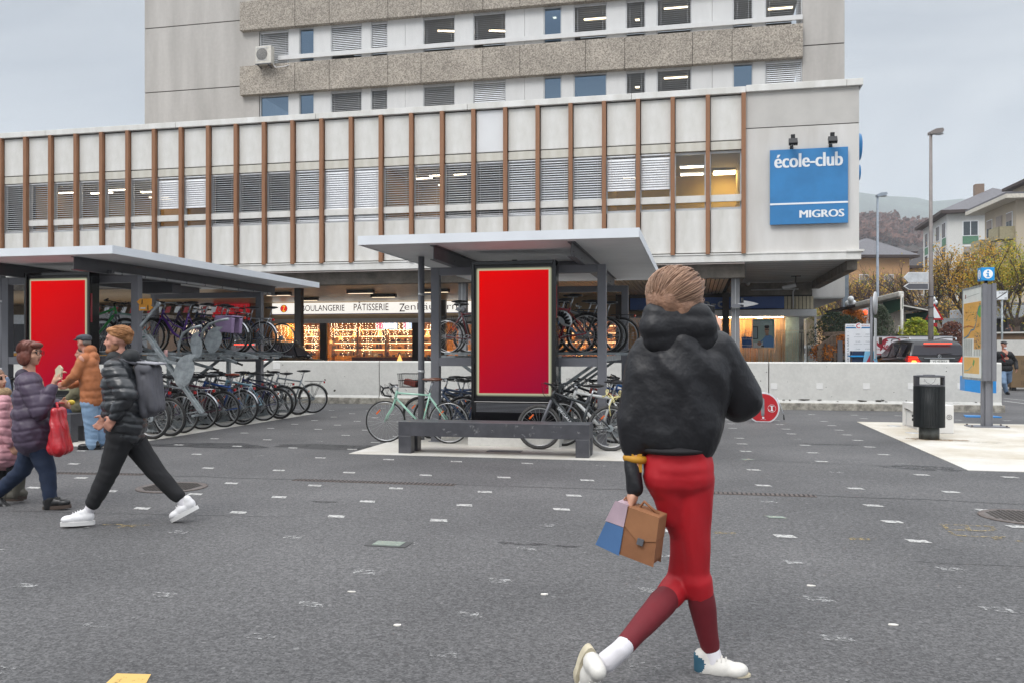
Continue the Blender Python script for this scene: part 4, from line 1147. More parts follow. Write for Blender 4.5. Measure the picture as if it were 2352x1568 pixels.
for i,((st_,c,nm),y)in enumerate(zip(lowL,lo_l)):
 r_=rg.uniform(-.05,.05)
 b=bike(st_,axl[i]-.5,y,PI+r_,c,f'{nm} bicycle, {ORD[i]} from the front on the lower deck of the left shelter',z=.0 if st_ else 0,lean=R(rg.uniform(-5,5)),group=G1,saddle='#a5482c' if i==5 else None)
for i,(y,c,nm,st_)in enumerate(((13.3,'#6d7f8c','slate','hybrid'),(15.05,'#7a2f35','maroon','mtb'),(16.05,'#c9ccce','pale silver','step'),(17.15,'#3b3d42','graphite','hybrid'))):
 bike(st_,-9.75-.1*i,y,PI+rg.uniform(-.06,.06),c,f'{nm} bicycle pushed deeper into the lower deck of the left shelter',lean=R(rg.uniform(-6,6)),group=G1)
bike('hybrid',-9.3,18.55,PI+R(12),'#8f979c','grey bicycle parked at the far end of the left white bay',lean=R(4),group=G1)
upL=[None,None,None,('step','#5b2d8e','deep purple'),('step','#3f2a5e','dark violet'),('city','#22304f','navy'),('hybrid','#8d5fa8','lilac'),('city','#1d2b4a','dark blue'),('road','#4b4f55','grey')]
upx=[0,0,0,-9.85,-9.85,-9.75,-9.95,-9.65,-9.45]
k=0
for i,(t,y)in enumerate(zip(upL,up_l)):
 if not t:continue
 bike(t[0],upx[i],y,PI+rg.uniform(-.05,.05),t[1],f'{t[2]} bicycle, {ORD[k]} from the front on the upper deck of the left shelter',z=1.395,lean=R(rg.uniform(-3,3)),group=G1);k+=1
bike('mtb',-10.9,13.9,0.0+R(4),'#3fae5b','green and grey mountain bicycle on the upper deck beside the left screen',z=1.395,lean=R(-3),group=G1)
bike('hybrid',-11.0,14.9,PI,'#7fa6a0','grey green bicycle on the upper deck behind the green mountain bicycle',z=1.395,group=G1)
q=MB();c=at(521,735,15.3);q.obox((c.x,15.2,c.z-.1),(.40,.10,.30),Matrix.Rotation(R(5),3,'Y'));q.obox((c.x,15.5,c.z-.1),(.40,.10,.30),Matrix.Rotation(R(5),3,'Y'));q.box(c.x-.2,c.x+.2,15.16,15.54,c.z+.05,c.z+.08)
tag(q.build('pannier',pm('lilac pannier cloth','#9a83a6',.8),bevel=.02),'lilac double pannier bag over a rear wheel on the upper deck','bag')
for i,(y,c,nm,st_)in enumerate(((13.4,'#777c80','grey','mtb'),(14.5,'#2b2b2d','black','hybrid'),(15.6,'#32507a','blue','city'),(16.6,'#707070','grey','mtb'))):
 bike(st_,-12.0,y,0.0+rg.uniform(-.06,.06),c,f'{nm} bicycle, {ORD[i]} from the front on the far side of the left shelter',lean=R(rg.uniform(-4,4)),group=G1)
 bike(('mtb','hybrid')[i%2],-10.6,y+.4,PI,('#25272b','#4c5966')[i%2],f'dark bicycle standing inside the left shelter, {ORD[i]} from the front',lean=R(rg.uniform(-4,4)),group=G1)
upR=[('hybrid','#9b2430','red',14.3,-2.30),('mtb','#3f9ad0','light blue',14.8,-2.5),('mtb','#8e9294','grey',15.3,-2.1),('mtb','#33363a','black',15.9,-2.05),('hybrid','#505458','dark grey',16.5,-1.9)]
for i,(st_,c,nm,y,x)in enumerate(upR):
 bike(st_,x,y,PI+rg.uniform(-.04,.04),c,f'{nm} bicycle, {ORD[i]} from the front on the upper deck right of the middle screen',z=1.395,lean=R(rg.uniform(-3,3)),group=G2)
upM=[('road','#6c1f27','wine red',16.0,-4.25),('hybrid','#2a2d31','black',16.6,-4.35),('mtb','#4e5357','grey',17.1,-4.1)]
for i,(st_,c,nm,y,x)in enumerate(upM):
 bike(st_,x,y,0+rg.uniform(-.04,.04),c,f'{nm} bicycle, {ORD[i]} from the front on the upper deck left of the middle screen',z=1.395,lean=R(rg.uniform(-3,3)),group=G2)
loR=[('hybrid','#26282b','black',13.5,-1.75),('mtb','#a33a2c','rusty red',14.1,-1.35),('mtb','#2b2e33','charcoal',14.55,-1.65),('city','#31518a','mid blue',15.0,-1.3),('mtb','#1c74c4','bright blue',15.5,-1.05),('hybrid',
'#b9bdbf','silver',16.0,-1.1),('mtb','#3b3b40','dark',16.6,-1.2)]
for i,(st_,c,nm,y,x)in enumerate(loR):
 bike(st_,x,y,PI+rg.uniform(-.09,.09),c,f'{nm} bicycle, {ORD[i]} from the front on the lower deck right of the middle screen',lean=R(rg.uniform(-6,6)),group=G2)
loM=[('hybrid','#2e4468','navy',14.75,-3.9),('step','#7d2d4c','plum',15.4,-3.6),('mtb','#37393d','black',16.1,-4.0)]
for i,(st_,c,nm,y,x)in enumerate(loM):
 bike(st_,x,y,0+rg.uniform(-.09,.09),c,f'{nm} bicycle, {ORD[i]} from the front on the lower deck left of the middle screen',lean=R(rg.uniform(-6,6)),group=G2)
c=at(1297,732,14.0);q=MB();q.sphere((0,0,0),.13,16,10,0,(1.15,.85,.8))
for k in range(6):
 a=-1.0+k*.4;q.obox((.15*math.sin(a)*.8,-.095,.085*math.cos(a)-.01),(.035,.05,.085),Matrix.Rotation(a,3,'Y'),1)
o=q.build('helmet',[pm('white helmet shell','#dfe3e6',.35),M_black]);o.location=c;o.rotation_euler=(R(20),R(50),0);tag(o,'white ventilated bicycle helmet hanging on the red bicycle','helmet')
for k in PROTO:
 for c in list(PROTO[k].children_recursive):bpy.data.objects.remove(c)
 bpy.data.objects.remove(PROTO[k])
q=MB();q.lathe([(.03,0),(.032,.02),(.032,.12),(.012,.19),(.012,.23),(.001,.23)],(0,0,0),12);o=q.build('bottle',pm('brown liquor glass','#8b5a2c',.2));o.location=(at(590.5,0,17.3).x,17.3,1.352);tag(o,'small glass bottle on the rear cross beam of the left shelter',
'bottle')
c=at(381,765,13.35);q=MB();q.lathe([(.03,0),(.033,.01),(.033,.11),(.03,.12),(.001,.12)],(0,0,0),12);o=q.build('drink_can',pm('white and red can','#d5a9a4',.3));o.location=(c.x,13.35,1.352);tag(o,'pale drink can on the front cross beam of the left shelter',
'can')
# SHOPS UNDER THE BLOCK
SY=39.0
shop=empty('bakery_shop',(-15,SY,0));tag(shop,'warm lit bakery with glass front behind the wall under the block','shop')
def S(q):q.v=[(p[0]+15,p[1]-SY,p[2])for p in q.v];return q
M_tan=pm('tan plaster','#a08a6c',.7,0,.10,1)
M_shopwall=pm('honey wood panelling','#c98f4a',.5,0,.14,2.0,stretch=(4,1,.4))
M_shopfloor=pm('brown shop floor','#6b5546',.4,0,.1,1)
xs0,xs1=xat(622,SY),xat(1098,SY)
q=MB();q.box(-46,1.0,SY,SY+.3,3.02,3.9);S(q).build('fascia',M_tan,shop)
q=MB();q.box(xs0,-2.6,SY-.02,SY+.25,2.80,3.02);S(q).build('lintel',M_frame,shop)
q=MB();q.box(-46,1.0,SY+5,SY+5.2,0,3.9);S(q).build('back_wall',M_shopwall,shop)
q=MB();q.box(-46,1.0,SY+.3,SY+5,3.0,3.1);S(q).build('ceiling',M_int_c,shop)
q=MB();q.box(-46,1.0,SY+.1,SY+5,.0,.1);S(q).build('floor',M_shopfloor,shop)
q=MB();q.box(xs0-.15,xs0,SY+.02,SY+5,0,3.02);S(q).build('side_wall',M_shopwall,shop)
q=MB();q.box(-46,xs0-2.9,SY+.02,SY+.2,0,3.0);S(q).build('wall',pm('dark shop wall','#4c453e',.6),shop)
for px0,px1 in((622,626),(735,750),(947,962),(1000,1003)):
 q=MB();q.box(xat(px0,SY),xat(px1,SY),SY-.01,SY+.12,0,2.80);S(q).build('window_post',M_cold if px1-px0>8 else M_brown,shop)
q=MB();q.quad((xs0,SY+.05,.1),(-2.6,SY+.05,.1),(-2.6,SY+.05,2.8),(xs0,SY+.05,2.8));S(q).build('shop_window',glassmat('shop glass',(.97,.97,.97),.03),shop)
M_signlit=em('lit white sign face',(1.0,.965,.90),.80)
M_aub=pm('aubergine lettering','#5a1546',.6)
a,b=at(625,722,SY-.25),at(625,697.5,SY-.25)
z0,z1=a.z,b.z;x0=a.x;x1=-9.2;ys=SY-.25
sg=empty('shop_sign',((x0+x1)/2,ys,z0));tag(sg,'long lit white bakery sign with dark aubergine lettering','sign')
q=MB();q.box(x0-(x0+x1)/2,x1-(x0+x1)/2,0,.22,0,z1-z0)
q.build('light_box',M_signlit,sg,bevel=.01)
q=MB();H=z1-z0;ox=-(x0+x1)/2
def tx(s_,p0,p1,h,zz,m=0,sh=0,off=.004):
 add_text(q,s_,(xat(p0,ys)+ox,-.006,zz),(1,0,0),(0,0,1),W=xat(p1,ys)-xat(p0,ys),H=h,m=m,off=off)
tx('BOULANGERIE',693,791.5,H*.56,H*.24)
tx('PÂTISSERIE',812.5,892.5,H*.80,H*.24)
tx('Z',917,930,H*.72,H*.12);tx('enhäusern',929,1050,H*.62,H*.26,off=-.006)
q.build('lettering',M_aub,sg)
q=MB();cx=xat(652,ys)+ox
q.lathe([(.165,0),(.165,.006),(.001,.006)],(0,0,0),28,0);q.lathe([(.19,0),(.19,.003),(.001,.003)],(0,0,0),28,1)
o=q.build('logo_disc',[em('lit red',(.75,.02,.02),.8),M_tan],sg);o.rotation_euler=(R(90),0,0);o.location=(cx,-.002,H*.5)
q=MB();add_text(q,'Z',(cx,-.012,H*.22),(1,0,0),(0,0,1),W=.15,H=H*.56,align='C',off=.01);q.build('logo_letter',em('lit yellow',(.95,.6,.05),.8),sg)
q=MB();q.box(x0+ox,x1+ox,.02,.1,-.03,-.001);q.build('sign_edge',pm('violet sign edge','#4a4aa0',.4),sg)
c0,c1=at(489,722,SY-.2),at(570,698,SY-.2)
sg=empty('drinks_sign',((c0.x+c1.x)/2,SY-.2,c0.z));tag(sg,'red drinks sign with white script above the left shop','sign')
q=MB();hw=(c1.x-c0.x)/2;hh=c1.z-c0.z;q.box(-hw,hw,0,.15,0,hh);q.build('board',em('dim red sign face',(.45,.012,.02),.45),sg)
q=MB();add_text(q,'Coca-Cola',(-hw*.72,-.006,hh*.2),(1,0,0),(0,0,1),W=hw*1.2,H=hh*.6,shear=.35,off=.01)
q.prism([(hw*.72,hh*.12),(hw*.86,hh*.12),(hw*.86,hh*.5),(hw*.82,hh*.65),(hw*.82,hh*.85),(hw*.76,hh*.85),(hw*.76,hh*.65),(hw*.72,hh*.5)],(0,-.005,0),(1,0,0),(0,0,1),(0,-.002,0));q.build('lettering',M_lett,sg)
c0,c1=at(455,722,SY-.2),at(487,698,SY-.2)
q=MB();q.box(c0.x,c1.x,SY-.2,SY-.05,c0.z,c1.z);q.box(c0.x-3,c0.x-.02,SY-.2,SY-.05,c0.z,c1.z,1);add_text(q,'KIOSQUE CAFE',(c0.x-2.8,SY-.206,c0.z+.12),(1,0,0),(0,0,1),W=3.4,H=.26,m=2)
tag(q.build('shop_sign',[em('grey lit sign',(.55,.5,.48),.4),M_tan,M_cold]),'dim cream sign left of the red drinks sign','sign')
bpy.data.objects[-1]if 0 else None
M_shelf=pm('golden shelf','#b5803c',.35,.2,.1)
M_burg=pm('burgundy counter front','#5a1420',.4,0,.05)
M_gl_sh=pm('brass rod','#c79a4a',.3,.8,.05)
rs=random.Random(21)
good_m=[pm('goods '+c,c,.5,0,.1)for c in('#c58a45','#8c5a2b','#e3c79a','#7b2f25','#d9b27a','#5b3a22','#efe3cd','#a8742f')]
protoG=[]
def proto_goods():
 out=[]
 q=MB();q.lathe([(.05,0),(.055,.02),(.055,.10),(.035,.14),(.035,.17),(.001,.17)],(0,0,0),10);out.append(('jar',q))
 q=MB();q.box(-.09,.09,-.05,.05,0,.14);q.box(-.092,.092,-.012,.012,0,.142);out.append(('gift_box',q))
 q=MB();q.sphere((0,0,.05),.08,10,6,0,(1.5,.8,.65));out.append(('bread_loaf',q))
 q=MB();q.lathe([(.10,0),(.105,.01),(.09,.09),(.02,.12),(.001,.12)],(0,0,0),12);out.append(('cake',q))
 q=MB();q.prism([(-.07,0),(.07,0),(.06,.15),(.03,.22),(-.03,.22),(-.06,.15)],(0,-.03,0),(1,0,0),(0,0,1),(0,.06,0));out.append(('gift_bag',q))
 return out
GP=proto_goods()
gm={}
for nm,q in GP:
 for mi,mt in enumerate(good_m):
  pass
def add_good(x,y,z):
 nm,q=rs.choice(GP);mt=rs.choice(good_m);key=(nm,mt.name)
 if key not in gm:
  o=q.build(nm,mt);gm[key]=o.data
 else:
  o=bpy.data.objects.new(nm,gm[key]);COL.objects.link(o)
 o.location=(x,y,z);o.rotation_euler.z=rs.uniform(-.3,.3)
 tag(o,f'{nm.replace("_", " ")} among the goods on the lit bakery shelves',nm.replace('_',' '),'goods on the bakery shelves')
M_shl=em('shelf light',(1,.58,.26),4.5)
def shelf_unit(x0,x1,y,zs,lab,fill=.8):
 s=empty('shelf_unit',((x0+x1)/2,y,0));tag(s,lab,'shelf')
 hw=(x1-x0)/2
 q=MB();q.box(-hw,-hw+.04,0,.35,.1,2.6);q.box(hw-.04,hw,0,.35,.1,2.6);q.build('side',M_shelf,s)
 for z in zs:
  q=MB();q.box(-hw+.04,hw-.04,0,.35,z-.03,z);q.build('shelf_board',M_shelf,s);q=MB();q.box(-hw+.06,hw-.06,.28,.33,z+.26,z+.285);q.build('shelf_light',M_shl,s)
  n_=int((x1-x0)/.17)
  for i in range(n_):
   if rs.random()<fill:add_good(x0+.12+i*.17+rs.uniform(-.03,.03),y+.16,z+.001)
wx=lambda p:xat(p,SY+1.6)
shelf_unit(wx(757)+.1,wx(820),SY+1.6,(1.25,1.58,1.91,2.24),'golden bakery shelf unit with white jars, left in the main window')
shelf_unit(wx(822),wx(885),SY+1.6,(1.25,1.58,1.91,2.24),'golden bakery shelf unit with small boxes, middle of the main window')
shelf_unit(wx(887),wx(950),SY+1.6,(1.25,1.58,1.91,2.24),'golden bakery shelf unit right in the main window')
shelf_unit(wx(964),wx(1020),SY+1.6,(1.25,1.58,1.91,2.24),'bakery shelf unit behind the downpipe')
shelf_unit(wx(692),wx(733),SY+1.6,(1.25,1.58,1.91,2.24),'narrow bakery shelf unit left of the dark post')
shelf_unit(xat(1290,SY+3),xat(1600,SY+3),SY+3.0,(1.15,1.6,2.05,2.4),'long bakery shelf unit behind the right bicycles',.7)
cn=empty('shop_counter',(-12.5,SY+.75,0));tag(cn,'long burgundy counter with glass display inside the bakery','counter')
q=MB();q.box(-4.2,4.2,0,.6,.1,1.15);q.build('counter_front',M_burg,cn)
q=MB();q.box(-4.2,4.2,0,.6,1.16,1.19);q.build('counter_top',M_shelf,cn)
for i in range(26):add_good(-16.5+i*.31,SY+1.1,1.191)
M_tv1=em('menu screen picture',(.55,.68,.85),1.3)
for px0,px1,lab in((862,914,'wide lit menu screen hanging in the bakery window'),(925,947,'lit menu screen beside the dark post in the bakery')):
 a,b=at(px0,757,SY+1),at(px1,737,SY+1)
 q=MB();q.box(a.x,b.x,SY+1,SY+1.06,a.z,b.z);q.box(a.x+.03,b.x-.03,SY+.99,SY+.999,a.z+.03,b.z-.03,1);q.box(a.x+.05,a.x+(b.x-a.x)*.34,SY+.985,SY+.989,a.z+.04,b.z-.1,2)
 tag(q.build('menu_screen',[M_black,M_tv1,em('pink picture',(.8,.12,.25),.9)]),lab,'screen')
M_fairy=em('fairy bulb',(1.0,.72,.42),9.0)
def fairy(px0,px1,zt,zb,n,Y,lab,strands=9):
 q=MB();r_=random.Random(int(px0));xa,xb=xat(px0,Y),xat(px1,Y)
 for s_ in range(strands):
  x=xa+(xb-xa)*(s_+.5)/strands+r_.uniform(-.05,.05);P=[]
  m_=n//strands;zz=zb+r_.uniform(0,.75)*(zt-zb)
  for i in range(m_+1):
   t=i/m_;P.append((x+r_.uniform(-.05,.05),Y+r_.uniform(-.04,.04),zt+(zz-zt)*t))
  q.tube(P,.0012,3,1)
  for p_ in P:q.sphere(p_,.012,5,4,0)
 tag(q.build('fairy_lights',[M_fairy,M_gl_sh]),lab,'fairy lights','strings of warm fairy lights in the bakery windows')
fairy(634,676,2.75,1.4,60,SY+.4,'curtain of fairy lights at the left end of the bakery window',5)
fairy(692,733,2.70,1.3,110,SY+.5,'curtain of fairy lights right of the dark arcade column',8)
fairy(758,944,2.78,1.15,330,SY+.4,'wide curtain of fairy lights across the main bakery window',26)
fairy(966,990,2.7,2.2,24,SY+.4,'short fairy lights behind the downpipe',4)
def star(px,py,Y,r_,lab,kind='star'):
 c=at(px,py,Y);q=MB()
 if kind=='star':
  po=[((r_ if i%2==0 else r_*.38)*math.sin(i*PI/5),(r_ if i%2==0 else r_*.38)*math.cos(i*PI/5))for i in range(10)]
  q.prism(po,(0,0,0),(1,0,0),(0,0,1),(0,.03,0))
 else:q.lathe([(r_*.8,-r_),(r_*.5,-r_*.2),(.001,r_)],(0,0,0),8,smooth=False)
 o=q.build('paper_star' if kind=='star' else 'paper_tree',em('glowing gold paper',(1.0,.55,.16),1.3));o.location=c;tag(o,lab,'christmas decoration')
star(781.5,776,SY+.7,.2,'golden paper star left in the bakery window');star(760,785,SY+.6,.13,'small golden star beside the dark post');star(814,766,SY+.7,.17,'golden paper tree right of the left star','t');star(872,763,
SY+.7,.19,'golden paper tree in the middle of the bakery window','t');star(982,765,SY+.7,.2,'golden paper tree behind the downpipe','t');star(716,765,SY+.7,.14,'pale paper tree in the small bakery window','t');star(918,822,
SY+.7,.22,'golden paper tree standing low at the right of the window','t')
M_warm=em('warm shop lamp',(1.0,.60,.26),130.0)
for i in range(11):
 x=-20+i*1.9
 q=MB();q.box(x-.4,x+.4,SY+1.9,SY+2.1,2.93,2.97,1);q.box(x-.37,x+.37,SY+1.92,SY+2.08,2.915,2.93);tag(q.build('shop_lamp',[M_warm,M_cold]),'warm strip lamp on the bakery ceiling','ceiling light','warm strip lamps on the bakery ceiling')
for k,(px,py,Y,lab)in enumerate(((704,679,35.5,'dark arcade lamp left of the bakery columns'),(828,661,31.5,'dark arcade lamp above the word patisserie'),(881,675,34.0,'dark arcade lamp right of the others'),(1000,660,31.5,
'dark arcade lamp behind the downpipe'),(640,668,32,'dark arcade lamp beside the canopy tip'),(1545,655,33,'pale arcade lamp over the school sign'))):
 x=xat(px,Y);q=MB();q.box(x-.55,x+.55,Y-.1,Y+.1,3.70,3.828);q.box(x-.5,x+.5,Y-.07,Y+.07,3.69,3.70,1);tag(q.build('ceiling_light',[M_cold,em('arcade lamp',(1,.8,.55),1.6)]),lab,'ceiling light','lamps on the arcade ceiling')
q=MB();c=at(611,780,SY+2);q.box(c.x-.05,c.x+.05,SY+4.8,SY+4.98,1.7,2.1);tag(q.build('wall_lamp',em('wall lamp',(1,.7,.25),14)),'glowing wall lamp in the cafe left of the bakery','lamp')
q=MB();a,b=at(583,776,SY+1.2),at(604,757,SY+1.2);q.box(a.x,b.x,SY+1.2,SY+1.26,a.z,b.z);tag(q.build('wall_screen',M_black),'dark switched off screen in the cafe left of the bakery','screen')
# SCHOOL OFFICE (right shop)
QY=36.5
sc=empty('school_office',(-1,QY,0));tag(sc,'glazed language school office with orange and cream blinds','shop')
def Q2(q):q.v=[(p[0]+1,p[1]-QY,p[2])for p in q.v];return q
ex0,ex1=xat(1430,QY),xat(1873,QY)
M_blusign=pm('deep blue sign band','#1d4f9a',.35,0,.04)
z1s,z0s=zat(1750,682,QY-.1),zat(1750,709,QY-.1)
bx_=xat(1801,QY-.1)
q=MB();q.box(-9,-.9+2.0,QY+.6,QY+.9,3.0,3.83);Q2(q).build('wall',M_tan,sc)
q=MB()
xx=bx_+.02;i=0
while xx<xat(1866,QY):q.box(xx,xx+.115,QY-.0,QY+.05,z0s-.03,z1s);xx+=.145
Q2(q).build('slatted_panel',pm('cream slats','#cfc3a6',.5,0,.08),sc)
q=MB();q.box(xat(1430,QY),xat(1866,QY),QY+.06,QY+.3,z0s-.05,z1s+.25);Q2(q).build('fascia',M_cold,sc)
q=MB();q.box(xat(1600,QY),ex1,QY-.35,QY+.35,zat(1750,728,QY),z0s-.06);Q2(q).build('canopy_box',M_sill,sc,bevel=.01)
zt=zat(1750,728,QY)
q=MB();q.box(ex1-.08,ex1,QY-.3,QY-.2,0,zt);Q2(q).build('corner_post',M_sill,sc)
q=MB();q.quad((ex0,QY-.25,.05),(ex1-.08,QY-.25,.05),(ex1-.08,QY-.25,zt),(ex0,QY-.25,zt));q.quad((ex1-.04,QY-.2,.05),(ex1-.04,QY+3,.05),(ex1-.04,QY+3,zt),(ex1-.04,QY-.2,zt));Q2(q).build('shop_window',glassmat('office glass',
(.93,.96,.95),.05),sc)
xb=xat(1804,QY+.4)
q=MB();r_=random.Random(4);x=ex0
cols=[pm('blind '+c,c,.6,0,.08,3,stretch=(3,1,.3))for c in('#e2933f','#d9a667','#cf8a3a','#caa074','#e8a659')]
while x<xb:
 w=.127;q.obox((x+w/2,QY+.45,1.45),(w*.92,.01,2.8),Matrix.Rotation(R(6),3,'Z'),min(4,int(r_.random()*5))if x<xat(1740,QY)else(1,3)[int(r_.random()*2)]);x+=w
Q2(q).build('vertical_blinds',cols,sc)
q=MB();q.box(xb,xat(1836,QY+.3),QY+.40,QY+.44,.1,zt);Q2(q).build('roller_panel',pm('pale aqua panel','#c4dadb',.6),sc)
q=MB();q.box(ex0,ex1-.1,QY+3.0,QY+3.1,0,zt);q.box(ex0,ex1-.1,QY+.3,QY+3.0,zt,zt+.1);Q2(q).build('inner_wall',M_int_g,sc)
M_strand=pm('cream print lines','#e0d9c4',.6)
q=MB()
for i in range(190):
 x=r_.uniform(xat(1600,QY),ex1-.15);zb_=.9;zt_=zat(1750,764,QY)-r_.uniform(0,.05);lean_=r_.uniform(-.05,.05);w_=r_.uniform(.006,.016)
 q.quad((x,QY-.262,zb_),(x+w_,QY-.262,zb_),(x+w_+lean_,QY-.262,zt_),(x+lean_,QY-.262,zt_))
zz=zat(1750,764,QY)
add_text(q,'LANGUES INFORMATIQUE',(xat(1781,QY),QY-.262,zz+.01),(1,0,0),(0,0,1),W=xat(1808,QY)-xat(1781,QY)+.7,H=.085);add_text(q,'CREATIVITE',(xat(1842,QY)-.1,QY-.262,zz+.01),(1,0,0),(0,0,1),W=xat(1865,QY)-xat(1842,QY),
H=.085);add_text(q,'ET CREATIVITE',(xat(1702,QY),QY-.262,zz+.01),(1,0,0),(0,0,1),W=xat(1729,QY)-xat(1702,QY),H=.085)
Q2(q).build('window_print',M_strand,sc)
sg=empty('school_sign',((xat(1448,QY)+bx_)/2,QY-.1,z0s));tag(sg,'long deep blue sign band with pale school lettering under the block','sign')
hw=(bx_-xat(1448,QY))/2;cxs=(xat(1448,QY)+bx_)/2
q=MB();q.box(-hw,hw,0,.08,0,z1s-z0s);q.build('sign_board',M_blusign,sg)
q=MB();H=z1s-z0s
add_text(q,'école-club',(xat(1535,QY-.1)-cxs,-.006,H*.10),(1,0,0),(0,0,1),W=xat(1722,QY-.1)-xat(1535,QY-.1),H=H*.82,off=.015);q.build('lettering',pm('grey lettering','#b9bdc6',.5),sg)
a=at(1695,699,BY+.85)
q=MB();q.prism([(0,-.02),(.18,-.02),(.18,-.10),(.48,-.05),(.66,0),(.48,.06),(.18,.12),(.18,.03),(0,.03)],(a.x,BY+.84,a.z),(1,0,0),(0,0,1),(0,.04,0));tag(q.build('arrow_sign',M_frame),'grey pointed flag bracket in front of the blue school sign',
'bracket')
def poster(px0,py0,px1,py1,Y,name,parts,lab):
 a,b=at(px0,py1,Y),at(px1,py0,Y);q=MB();W,H=b.x-a.x,b.z-a.z
 mats=[]
 def P(poly,col,dy):
  mt=pm('print '+col,col,.5,0,.03,3);
  if mt not in mats:mats.append(mt)
  q.prism([(u*W,v*H)for u,v in poly],(a.x,Y-dy,a.z),(1,0,0),(0,0,1),(0,.0015,0),mats.index(mt))
 for i,(poly,col)in enumerate(parts):P(poly,col,.002*(i+1))
 o=q.build(name,mats);tag(o,lab,'poster');return a,W,H
rc=lambda x0,y0,x1,y1:[(x0,y0),(x1,y0),(x1,y1),(x0,y1)]
el=lambda cx,cy,rx,ry,n=14:[(cx+rx*math.cos(6.2832*i/n),cy+ry*math.sin(6.2832*i/n))for i in range(n)]
a,W,H=poster(1728,733,1778.5,798.5,QY-.28,'poster',[(rc(0,0,1,1),'#dfe6e4'),(rc(.03,.02,.97,.98),'#b7cfc8'),(rc(.93,.02,.97,.98),'#2f8f8f'),(rc(.03,.95,.97,.98),'#2f8f8f'),(rc(.03,.30,.26,.74),'#22282b'),(rc(.04,.33,.22,
.71),'#a9bdc0'),(rc(.05,.02,.5,.18),'#eceff0'),([(.46,.02),(.97,.02),(.97,.30),(.88,.42),(.74,.45),(.60,.42),(.50,.30)],'#6f9fd6'),([(.24,.06),(.34,.16),(.48,.25),(.58,.40),(.50,.32),(.36,.22)],'#5f92cc'),(rc(.60,.42,.74,
.52),'#b98a72'),(el(.66,.62,.10,.15),'#c79a80'),(el(.66,.73,.11,.07),'#2d221d'),(rc(.57,.62,.76,.645),'#1f1a18'),(el(.32,.15,.10,.07),'#bd8d74'),(rc(.40,.03,.52,.08),'#1f2a38'),(rc(.05,.78,.90,.93),'#d5e6e3')],'poster of a man with glasses in a blue shirt behind the office glass')
q=MB();Yt=QY-.28-.04
for i,t_ in enumerate(('MAÎTRISEZ L’UNIVERS','NUMÉRIQUE !')):add_text(q,t_,(a.x+W*.07,Yt,a.z+H*(.875-.075*i)),(1,0,0),(0,0,1),W=W*(.74 if i==0 else.45),H=H*.045)
lt=q.build('poster_text',pm('teal print','#2e8b8b',.5));lt.parent=bpy.data.objects['poster']
poster(1704,774,1727,798,QY-.28,'small_sign',[(rc(0,0,1,1),'#1b5aa0'),(rc(0,.22,1,.26),'#e8eef4')],'small square blue school sign left of the poster')
a=at(1704,798,QY-.29);q=MB();add_text(q,'école-club',(a.x+.04,QY-.29,a.z+.32),(1,0,0),(0,0,1),W=.34,H=.08);add_text(q,'MIGROS',(a.x+.2,QY-.29,a.z+.03),(1,0,0),(0,0,1),W=.18,H=.045);lt=q.build('sign_text',M_lett);lt.parent=bpy.data.objects['small_sign']
for x in(xat(1745,QY+.2),):
 q=MB();q.lathe([(.09,0),(.09,.03),(.001,.03)],(x,QY+.15,zt-.05),12);tag(q.build('spot_lamp',em('office spot',(1,.9,.75),25)),'small round ceiling spot above the poster','lamp')
q=MB();q.box(xat(1640,QY),xat(1800,QY),QY+.0,QY+.08,zt-.03,zt-.005);tag(q.build('strip_lamp',em('office strip',(1,.72,.40),45)),'warm strip lamp over the orange blinds','lamp')
a=at(1820,659,33.5);b_=at(1830,620,33.5);cc=empty('security_camera',(a.x,33.5,a.z));tag(cc,'grey security floodlight hanging from the right soffit','camera')
q=MB();q.bar((.12,0,.0),(.12,0,4.258-a.z),.04,.04);q.bar((-.05,0,4.24-a.z),(.3,0,4.24-a.z),.06,.03);q.build('arm',M_black,cc)
q=MB();q.obox((-.12,0,.0),(.5,.18,.14),Matrix.Rotation(R(-12),3,'Y'));q.build('housing',M_frame,cc,bevel=.02)
a,b_=at(1725,667,36.5),at(1825,660.5,36.5);q=MB();q.tube([(a.x,36.48,a.z),(b_.x,36.48,a.z+.02),(b_.x+.15,36.48,a.z+.02)],.03,6);q.tube([(b_.x,36.46,a.z+.02),(b_.x-.06,36.46,a.z-.1),(b_.x-.06,36.46,z0s)],.03,6);tag(q.build('conduit',
M_sill),'thin pale conduit pipe under the right soffit','pipe')
a=at(1718,652,36.5);q=MB();q.sphere((a.x,36.45,a.z),.09,12,8);tag(q.build('round_lamp',M_white),'small white round lamp on the beam above the school sign','lamp')
# RIGHT HAND FURNITURE
c=ground_at(2138.5,1009.6)
lb=empty('litter_bin',(c.x,c.y+.12,.006));tag(lb,'dark ribbed round litter bin on the white paving','litter bin')
q=MB();q.lathe([(.155,0),(.155,.24)],n=24);q.build('pedestal',pm('dirty steel','#4d5150',.6,.1,.3,8,dark=lin('#2c2e2d')),lb)
q=MB();q.lathe([(.10,.205),(.225,.205),(.225,.86),(.10,.86)],n=40)
for k in range(60):
 a=2*PI*k/60;q.obox((.231*math.cos(a),.231*math.sin(a),.535),(.014,.012,.67),Matrix.Rotation(a,3,'Z'),0)
q.build('body',pm('ribbed green black metal','#24282a',.5,.1,.15,12),lb)
q=MB()
for a0 in(R(200),R(-20),R(90)):
 pass
def arc_wall(q,r0,r1,z0,z1,a0,a1,n=10,m=0):
 for i in range(n):
  t0,t1=a0+(a1-a0)*i/n,a0+(a1-a0)*(i+1)/n
  P=[(r*math.cos(t),r*math.sin(t))for r,t in((r0,t0),(r1,t0),(r1,t1),(r0,t1))]
  q.prism(P,(0,0,z0),(1,0,0),(0,1,0),(0,0,z1-z0),m)
q.lathe([(.19,.868),(.235,.868),(.235,.892),(.19,.892)],n=36)
